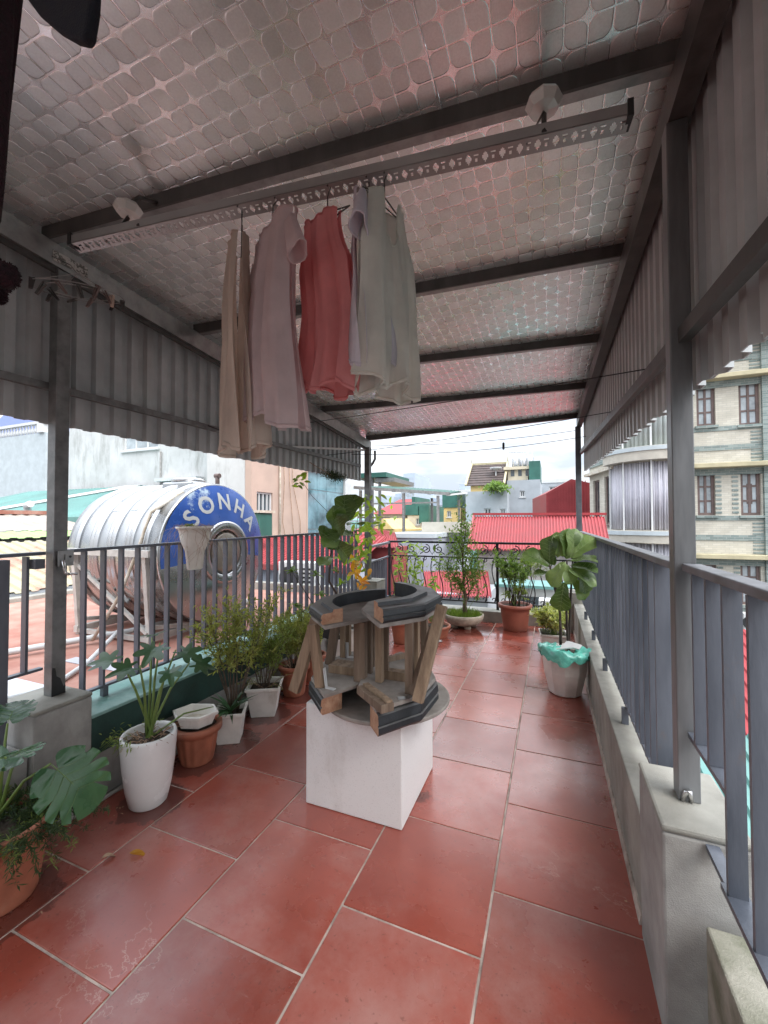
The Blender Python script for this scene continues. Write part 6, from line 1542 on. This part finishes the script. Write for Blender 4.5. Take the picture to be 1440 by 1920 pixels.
# right third: arc on the right, taller, overlapping the left
SR = thing('stool_part', 'taller right part of the cut black-rimmed wooden stool overlapping the left part', 'stool', (-.72, 1.92, .518))
rx_, ry_, rr2 = -.965, 1.905, radians(-48)
ring_seg(rx_, ry_, rr2, .435, .340, 4, .519, .606, .607, SR)
arc_plate(rx_, ry_, rr2, .430, 4, .17, .14, .6145, .6325, SR, ext=.02)
tx_, ty_, tr2 = -.955, 1.955, radians(-49)
ring_seg(tx_, ty_, tr2, .435, .320, 4, .970, 1.030, 1.046, SR)
arc_plate(tx_, ty_, tr2, .430, 4, .13, .10, .949, .9685, SR, ext=.03)
z2, z3 = .633, .949
vleg(SR, 712, 1278, z2, z3, .034, .034, 'wood_raw'); vleg(SR, 723, 1272, z2, z3, .016, .034, 'wood_old')
vleg(SR, 768, 1300, z2, z3, .030, .036, 'wood_old'); vleg(SR, 781, 1275, z2, z3, .034, .03, 'wood_raw'); vleg(SR, 796, 1240, z2, z3, .034, .036, 'wood_old')
a_ = px(783, 1316, Z=.634); b_ = px(829, 1135, Y=a_.y+.12); bar(SR, a_, b_, .040, .044, 'wood_raw', 'loose_leg')
a_ = px(772, 1303, Z=.634); b_ = px(812, 1178, Y=a_.y+.10); bar(SR, a_, b_, .030, .034, 'wood_old', 'loose_leg')
a_ = px(722, 1262, Z=.654); b_ = px(766, 1268, Z=.654); bar(SR, a_, b_, .05, .042, 'wood_raw', 'cross_rail'); a_ = px(726, 1236, Z=.655); b_ = px(764, 1228, Z=.655); bar(SR, a_, b_, .02, .03, 'wood_old', 'cross_rail')
a_ = px(680, 1291, Z=.650); b_ = px(727, 1328, Z=.650); bar(SR, a_, b_, .060, .034, 'wood_old', 'loose_block'); bar(SR, a_.lerp(b_, .02)+Vector((.008, .008, .0215)), a_.lerp(b_, .98)+Vector((.008, .008, .0215)), .028, .010, 'wood_raw', 'moulding')
MB().box(px(757, 1309, Z=.6345), (.05, .03, .003), RZ(.5)).build('fixing_plate', 'galv', SR)

# =================================================================== LAUNDRY
def airer(a, b, z, label, zc):
    t = thing('clothes_airer', label, 'clothes rail', (*((Vector(a)+Vector(b))/2), z))
    A = Vector((*a, z)); B = Vector((*b, z)); d = (B-A).normalized(); s_ = d.cross(Vector((0, 0, 1)))
    M_ = 'alu'
    MB().beam(A+Vector((0, 0, .024)), B+Vector((0, 0, .024)), .042, .005).build('top_flange', M_, t)
    MB().beam(A+s_*.019+Vector((0, 0, .010)), B+s_*.019+Vector((0, 0, .010)), .004, .024).build('web', M_, t)
    # lower perforated flange, built as slats around real openings
    L = (B-A).length; n = int(L/.046); cols, rows = 14, 8; wd = .046; V = []; fs = []
    nc = n*cols
    dn = Vector((0, 0, -1))
    for i in range(nc+1):
        for j in range(rows+1):
            o_ = -.022+.042*j/rows; V.append(A+d*(L*i/nc)+s_*o_+Vector((0, 0, -.004-.010*(1-j/rows))))
    for i in range(nc):
        for j in range(rows):
            a_ = (i % cols)+.5; b_ = j+.5
            big = abs(a_-3.5)/2.6+abs(b_-4)/2.9 < 1
            slot = (8 < a_ < 12.5) and 5 < b_ < 6.2; dot = (9.4 < a_ < 11) and 2.2 < b_ < 3.6
            if not (big or slot or dot): q = i*(rows+1)+j; fs.append((q, q+1, q+rows+2, q+rows+1))
    pf = MB().add(V, fs).build('perforated_flange', M_, t); sm_ = pf.modifiers.new('solid', 'SOLIDIFY'); sm_.thickness = .002
    for q in (A, B): MB().box(q+Vector((0, 0, .012)), (.014, .050, .046), RZ(math.atan2(d.y, d.x))).build('end_cap', 'black_rubber', t)
    return t, A, B, d, s_
M('alu', (.36, .355, .35), .45, .8, .12, 6)
airt, RA, RB, rd, rs_ = airer((-1.665, .992), (.197, 1.222), 2.45, 'perforated aluminium clothes airer hung across under the ceiling', 2.7)
M('frosted', (.62, .61, .58), .25, 0, .1, 6, spec=.6)
for f, (x_, y_) in ((.17, (-1.56, 1.125)), (.89, (-.008, 1.305))):
    p = RA.lerp(RB, f)
    pu = MB().lathe([(.014, -.036), (.040, -.032), (.054, -.010), (.044, .006), (.024, .016)], (x_, y_, 2.665), 8, False).build('pulley_cover', 'frosted', airt)
    MB().tube([(x_, y_, 2.675), (x_, y_+.05, 2.74), (x_, y_+.13, 2.775)], .010, 6).build('hanger_arm', 'galv_dark', pu)
    MB().tube([(x_, y_, 2.62), (x_+.0, y_-.03, 2.56), (p.x, p.y, 2.485), (p.x, p.y-.02, 2.45)], .0075, 6).build('clip', 'black_rubber', airt)
    MB().tube([(x_, y_, 2.63), (x_-.05, y_-.06, 2.49)], .003, 4).build('cord', 'galv', airt)

def tri_noise(x, y, ph): return .5*sin(x*7+ph)+.3*sin(x*15+y*3+ph*2)+.2*sin(x*27-y*5+ph)
def shirt(name, label, mat, hook_f, ang, half, length, seed, tee=False, drop=.085, hookoff=0.0, bot=1.0, side=0, slope=.20, cut=.15, skew=0):
    """garment on a wire hanger: front and back sheets joined at the sides, neck and arm openings, optional sleeves"""
    r = random.Random(seed); ph = r.uniform(0, 6)
    hk = RA.lerp(RB, hook_f); top = Vector((hk.x, hk.y+hookoff, hk.z-drop)); u_ = Vector((cos(ang), sin(ang), 0)); n_ = Vector((-sin(ang), cos(ang), 0))
    t = thing(name, label, 'garment', top, 'laundry hanging on the airer')
    nx, ny = 22, 22
    def wid(f):       # half width against drop fraction
        if tee: return half*(.93+.10*f*bot)
        if f < .28: return half*(.62+.30*(f/.28)**2.2)
        return half*(.92+.10*(f-.28)*bot)
    def ztop(x, back):  # x in -1..1: neckline and shoulder
        a = abs(x); nk = .42 if tee else .46
        if a < nk: return -(.02 if back else cut)*(1-(a/nk)**2)**.6 - slope*half*nk
        return -slope*half*a
    for back in (0, 1):
        V = []; fs = []
        for j in range(ny+1):
            f = (j/ny)**1.15
            for i in range(nx+1):
                x = -1+2*i/nx; zt_ = ztop(x, back); z = zt_+( -length - .02*sin(x*5+ph) - zt_)*f + skew*x*f
                w_ = wid(f)*x
                depth = (.030+.028*f)*sqrt(max(0, 1-x*x*.98))*(1 if back else -1)
                fold = (.008+.030*f)*tri_noise(x*1.1, f, ph+(1.1 if back else 0)) + .010*sin(f*4+ph)
                V.append(top+u_*(w_+.012*sin(f*5+ph))+n_*(depth+fold)+Vector((0, 0, z)))
        for j in range(ny):
            for i in range(nx): q = j*(nx+1)+i; fs.append((q, q+1, q+nx+2, q+nx+1) if not back else (q, q+nx+1, q+nx+2, q+1))
        MB().add(V, fs, True).build('front_panel' if not back else 'back_panel', mat, t)
        hem = [V[ny*(nx+1)+i]+Vector((0, 0, .010)) for i in range(nx+1)]
        MB().tube(hem, .0028, 4, caps=False).build('hem', mat, t)
        MB().tube([V[i] for i in range(nx+1)], .0035, 4, caps=False).build('neck_binding', mat, t)
    if tee:
        for sg in (-1, 1):
            rings = []; a0 = top+u_*(sg*half*.88)+Vector((0, 0, -slope*half-.005)); dirv = (u_*sg*.45+Vector((0, 0, -1))).normalized()
            V = []; fs = []; m = 16
            for j in range(8):
                f = j/7; cc = a0+dirv*(.13*f)+Vector((0, 0, -.035)); rr_ = .038+.020*f
                for k in range(m):
                    a = 2*pi*k/m; V.append(cc+n_*(cos(a)*rr_*.40*(1+.25*sin(3*a+ph)))+(u_*.75+Vector((0, 0, sg*.35)))*(sin(a)*rr_*.8))
            for j in range(7):
                for k in range(m): fs.append((j*m+k, j*m+(k+1) % m, (j+1)*m+(k+1) % m, (j+1)*m+k))
            MB().add(V, fs, True).build('sleeve', mat, t)
            MB().tube(V[-m:]+[V[-m]], .003, 4, caps=False).build('cuff', mat, t)
    hg = MB(); s1 = top+u_*(half*.80)+Vector((0, 0, -slope*half*.8-.004)); s0 = top-u_*(half*.80)+Vector((0, 0, -slope*half*.8-.004)); ne = top+Vector((0, 0, .006))
    hg.tube([ne+Vector((0, 0, .0)), ne+Vector((0, 0, .05)), Vector((hk.x, hk.y, hk.z+.002)), Vector((hk.x, hk.y-.012, hk.z+.006)), Vector((hk.x, hk.y-.022, hk.z-.012))], .0022, 5)
    hg.tube([s0, ne, s1], .0022, 5); hg.tube([s0, s1], .0020, 5)
    hg.build('hanger', 'galv_dark', t)
    return t
shirt('sleeveless_shirt', 'narrow beige tank top seen edge-on, leftmost of the hanging laundry', 'cloth_beige', .385, radians(132), .115, .72, 1, False, .10, .0, cut=.22)
shirt('t_shirt', 'mauve-grey t-shirt with an open sleeve, second from left on the airer', 'cloth_mauve', .458, radians(149), .150, .64, 2, True, .10, -.03, skew=.03)
shirt('sleeveless_shirt', 'red sleeveless top hanging in the middle of the laundry', 'cloth_red', .555, radians(160), .125, .55, 3, False, .10, -.02, skew=.02)
shirt('t_shirt', 'pale lavender t-shirt with turned-back sleeve right of the red top', 'cloth_lavender', .622, radians(104), .115, .54, 4, True, .075, .0)
shirt('sleeveless_shirt', 'crinkled off-white sleeveless top, rightmost of the hanging laundry', 'cloth_white', .652, radians(72), .12, .57, 5, False, .09, -.02, bot=1.5)

# dark garments close to the camera at upper left
t2, A2, B2, d2, s2 = airer((-1.75, .40), (.15, .52), 2.83-.12, 'second clothes airer above the dark garments near the camera', 2.7)
for f in (.3, .8):
    p = A2.lerp(B2, f); MB().tube([(p.x, p.y, 2.74), (p.x, p.y, 2.90)], .012, 6).build('hanger_bolt', 'galv', t2)
def drape(name, label, mat, pts, th, top):
    t = thing(name, label, 'garment', top)
    n = len(pts); V = []; fs = []
    P_ = [Vector(p) for p in pts]; nn = (P_[1]-P_[0]).cross(P_[2]-P_[0]).normalized()
    bm = bmesh.new(); vs_ = [bm.verts.new(p-Vector(top)) for p in P_]; f = bm.faces.new(vs_); ex = bmesh.ops.extrude_face_region(bm, geom=[f]); bmesh.ops.translate(bm, verts=[q for q in ex['geom'] if isinstance(q, bmesh.types.BMVert)], vec=nn*th)
    bmesh.ops.recalc_face_normals(bm, faces=bm.faces[:]); me = bpy.data.meshes.new('cloth'); bm.to_mesh(me); bm.free(); me.materials.append(MATS[mat])
    o = bpy.data.objects.new('cloth', me); COL.objects.link(o); o.parent = t; bv = o.modifiers.new('bevel', 'BEVEL'); bv.width = th*.42; bv.segments = 3
    return t
Yd = .47
E_ = lambda u, v: px(u, v, Y=Yd)
drape('dark_garment', 'navy black cloth corner hanging at the top left edge', 'navy_cloth', [E_(40, -30), E_(58, 2), E_(90, 45), E_(125, 75), E_(155, 92), E_(176, 97), E_(184, 82), E_(192, 30), E_(195, -30), (-.72, Yd, 2.695), (-.88, Yd, 2.695)], .02, (-.8, Yd, 2.69))
drape('dark_garment', 'dark maroon fleece hanging down along the left edge', 'maroon_cloth', [E_(-150, 300), E_(-40, 440), E_(8, 432), E_(18, 330), E_(24, 250), E_(33, 90), E_(36, -10), (-1.02, Yd+.05, 2.69), (-1.30, Yd+.05, 2.69)], .04, (-1.1, Yd, 2.69))
t = thing('dark_garment', 'fuzzy maroon sleeve end poking in at the left edge below the fleece', 'garment', E_(0, 515))
mb = MB(); r = random.Random(12)
for cpt, ra in ((E_(6, 515), .028), (E_(-14, 522), .034), (E_(-3, 556), .012), (E_(-40, 500), .045), (E_(-60, 440), .05)): mb.lathe([(0, -ra), (ra*.6, -ra*.8), (ra, -.1*ra), (ra*.8, ra*.6), (0, ra)], cpt, 14)
mb.build('fleece', 'maroon_cloth', t)
fz = MB()
for k in range(900):
    cpt, ra = [(E_(6, 515), .028), (E_(-14, 522), .034), (E_(-3, 556), .012)][k % 3]; d = rv(r).normalized(); add_leaf(fz, cpt+d*ra*.85, d+rv(r, .3), rv(r), .007, .003)
fz.build('pile', 'maroon_cloth', t, kind='stuff')

# peg hanger ring near the left post
t = thing('peg_hanger', 'wire ring sock hanger with clothes pegs beside the near left post', 'peg hanger', (-2.0, 1.2, 2.5))
cc = px(150, 548, X=-1.98); ra = .20
tilt = Matrix.Rotation(radians(14), 3, 'X')
ringp = lambda a, q=1.0: cc + tilt @ Vector((cos(a)*ra*.55*q, sin(a)*ra*q, 0))
for q in (1.0, .72): MB().tube([ringp(2*pi*k/36, q) for k in range(37)], .0022, 5).build('wire_ring', 'galv', t)
MB().tube([ringp(.3), cc+Vector((-.02, 0, .09)), ringp(3.4)], .002, 5).build('wire_arm', 'galv', t); MB().tube([ringp(1.9), cc+Vector((-.02, 0, .09)), ringp(5.0)], .002, 5).build('wire_arm', 'galv', t)
MB().tube([cc+Vector((-.02, 0, .09)), cc+Vector((-.10, .02, .16)), (-2.21, 1.215, BL(1.2)+.03)], .0025, 5).build('hook', 'galv', t)
r = random.Random(19)
for k in range(13):
    p = ringp(2*pi*k/13+r.uniform(-.1, .1), r.choice((1, .72))); d = Vector((r.gauss(0, .5), r.gauss(0, .5), -1)).normalized(); s_ = d.orthogonal().normalized()*.006
    m_ = r.choice(['black_rubber', 'galv_dark', 'brown_frame', 'galv_dark']) if k != 2 else 'peach_wall'
    MB().beam(p+s_+d*-.01, p+s_*.3+d*.05, .010, .006).beam(p-s_+d*-.01, p-s_*.3+d*.05, .010, .006).build('peg', m_, t)
tag(MB().box((-2.213, 1.30, BL(1.3)+.05), (.002, .16, .05)).build('sticker', M('sticker_print', (.10, .10, .09), .6, 0, 0, 45, col2=(.45, .44, .42), pos=(.45, .52))), 'worn black and white sticker on the left beam above the post', 'sticker')

# wires and odds and ends
def wire(label, pts, rad=.0035, mat='cable', name='cable'): tag(MB().tube(pts, rad, 5).build(name, mat), label, 'cable')
def sag(a, b, s_, n=12): a = Vector(a); b = Vector(b); return [a.lerp(b, k/n)-Vector((0, 0, s_*4*(k/n)*(1-k/n))) for k in range(n+1)]
wire('upper thin cable strung across the open far end of the canopy', sag((-2.16, 4.99, 2.40), (.36, 5.86, 2.575), .05))
wire('lower thin cable strung across the open far end of the canopy', sag((-2.30, 4.6, 2.24), (.40, 5.5, 2.42), .07))
tag(MB().lathe([(.008, 0), (.014, .01), (.014, .08), (.006, .09)], (px(944, 838, Y=5.35).x, 5.35, px(944, 843, Y=5.35).z), 10).build('cable_weight', 'cable'), 'small dark bobbin hanging from the lower cable', 'weight')
wire('black cable running across the canopy from the left girt to the right cladding', sag(px(545, 797, X=-2.26), px(1218, 691, X=.375), .01), .0026)
wire('black cable from the laundry side to the far right cladding', sag((-2.26, 3.9, 2.12), px(1152, 771, X=.37), .02), .0026)
wire('looped loose end of black cable on the left girt', [(-2.27, 2.25, 2.09), (-2.23, 2.32, 2.07), (-2.22, 2.42, 2.12), (-2.24, 2.47, 2.17), (-2.25, 2.50, 2.08), (-2.25, 2.54, 1.99), (-2.25, 2.50, 1.95), (-2.26, 2.44, 2.02)], .0045)
wire('coiled white hose on the floor behind the stools', [(-1.45+.07*(1-k/60)*cos(k*.35), 4.35+.07*(1-k/60)*sin(k*.35), .012+.0006*k) for k in range(50)], .012, 'white_plastic', 'hose_coil')
# leaf litter and soil crumbs swept against the wall and pots
r = random.Random(131); lit = MB()
for k in range(420):
    if k % 3: x_, y_ = XW_L+.03+abs(r.gauss(0, .10)), r.uniform(.9, 4.6)
    elif k % 2: x_, y_ = r.uniform(-2.0, .2), Y_FAR-.03-abs(r.gauss(0, .12))
    else: x_, y_ = .255-abs(r.gauss(0, .04)), r.uniform(1.7, 5.6)
    add_leaf(lit, (x_, y_, .003), (r.gauss(0, 1), r.gauss(0, 1), .05), (r.gauss(0, .2), r.gauss(0, .2), 1), r.uniform(.006, .022), r.uniform(.004, .010))
o = lit.build('leaf_litter', 'dry_root', kind='stuff'); o['label'] = 'scattered dry leaf bits and soil crumbs along the walls'; o['category'] = 'litter'
# small things behind stools on the floor
c = (-1.62, 4.55, 0); t = plant('terracotta pot half hidden behind the legs of the left stool half', c); round_pot(t, c, .10, .135, .25, 'terracotta', .016, .03); shrub(t, (c[0], c[1], .22), 8, .30, .14, .03, .01, 95, 'bush_leaf', 'bark', .003, (0, 0), 40, 7, .3)
c = (-1.36, 4.95, 0); t = plant('low wide terracotta planter behind the right stool half', c); round_pot(t, c, .17, .20, .14, 'terracotta', .012, .03); shrub(t, (c[0], c[1], .12), 7, .16, .14, .03, .012, 97, 'grass_leaf', 'green_stem', .003, (0, 0), 26, 5, .3)
tag(MB().lathe([(.0, .002), (.05, .004), (.07, .012), (.03, .03), (0, .034)], (-1.28, 4.72, 0), 9, True, (1.3, .7)).build('plastic_scrap', 'white_trim'), 'crumpled white plastic scrap on the wet tiles near the stone bowl', 'scrap')
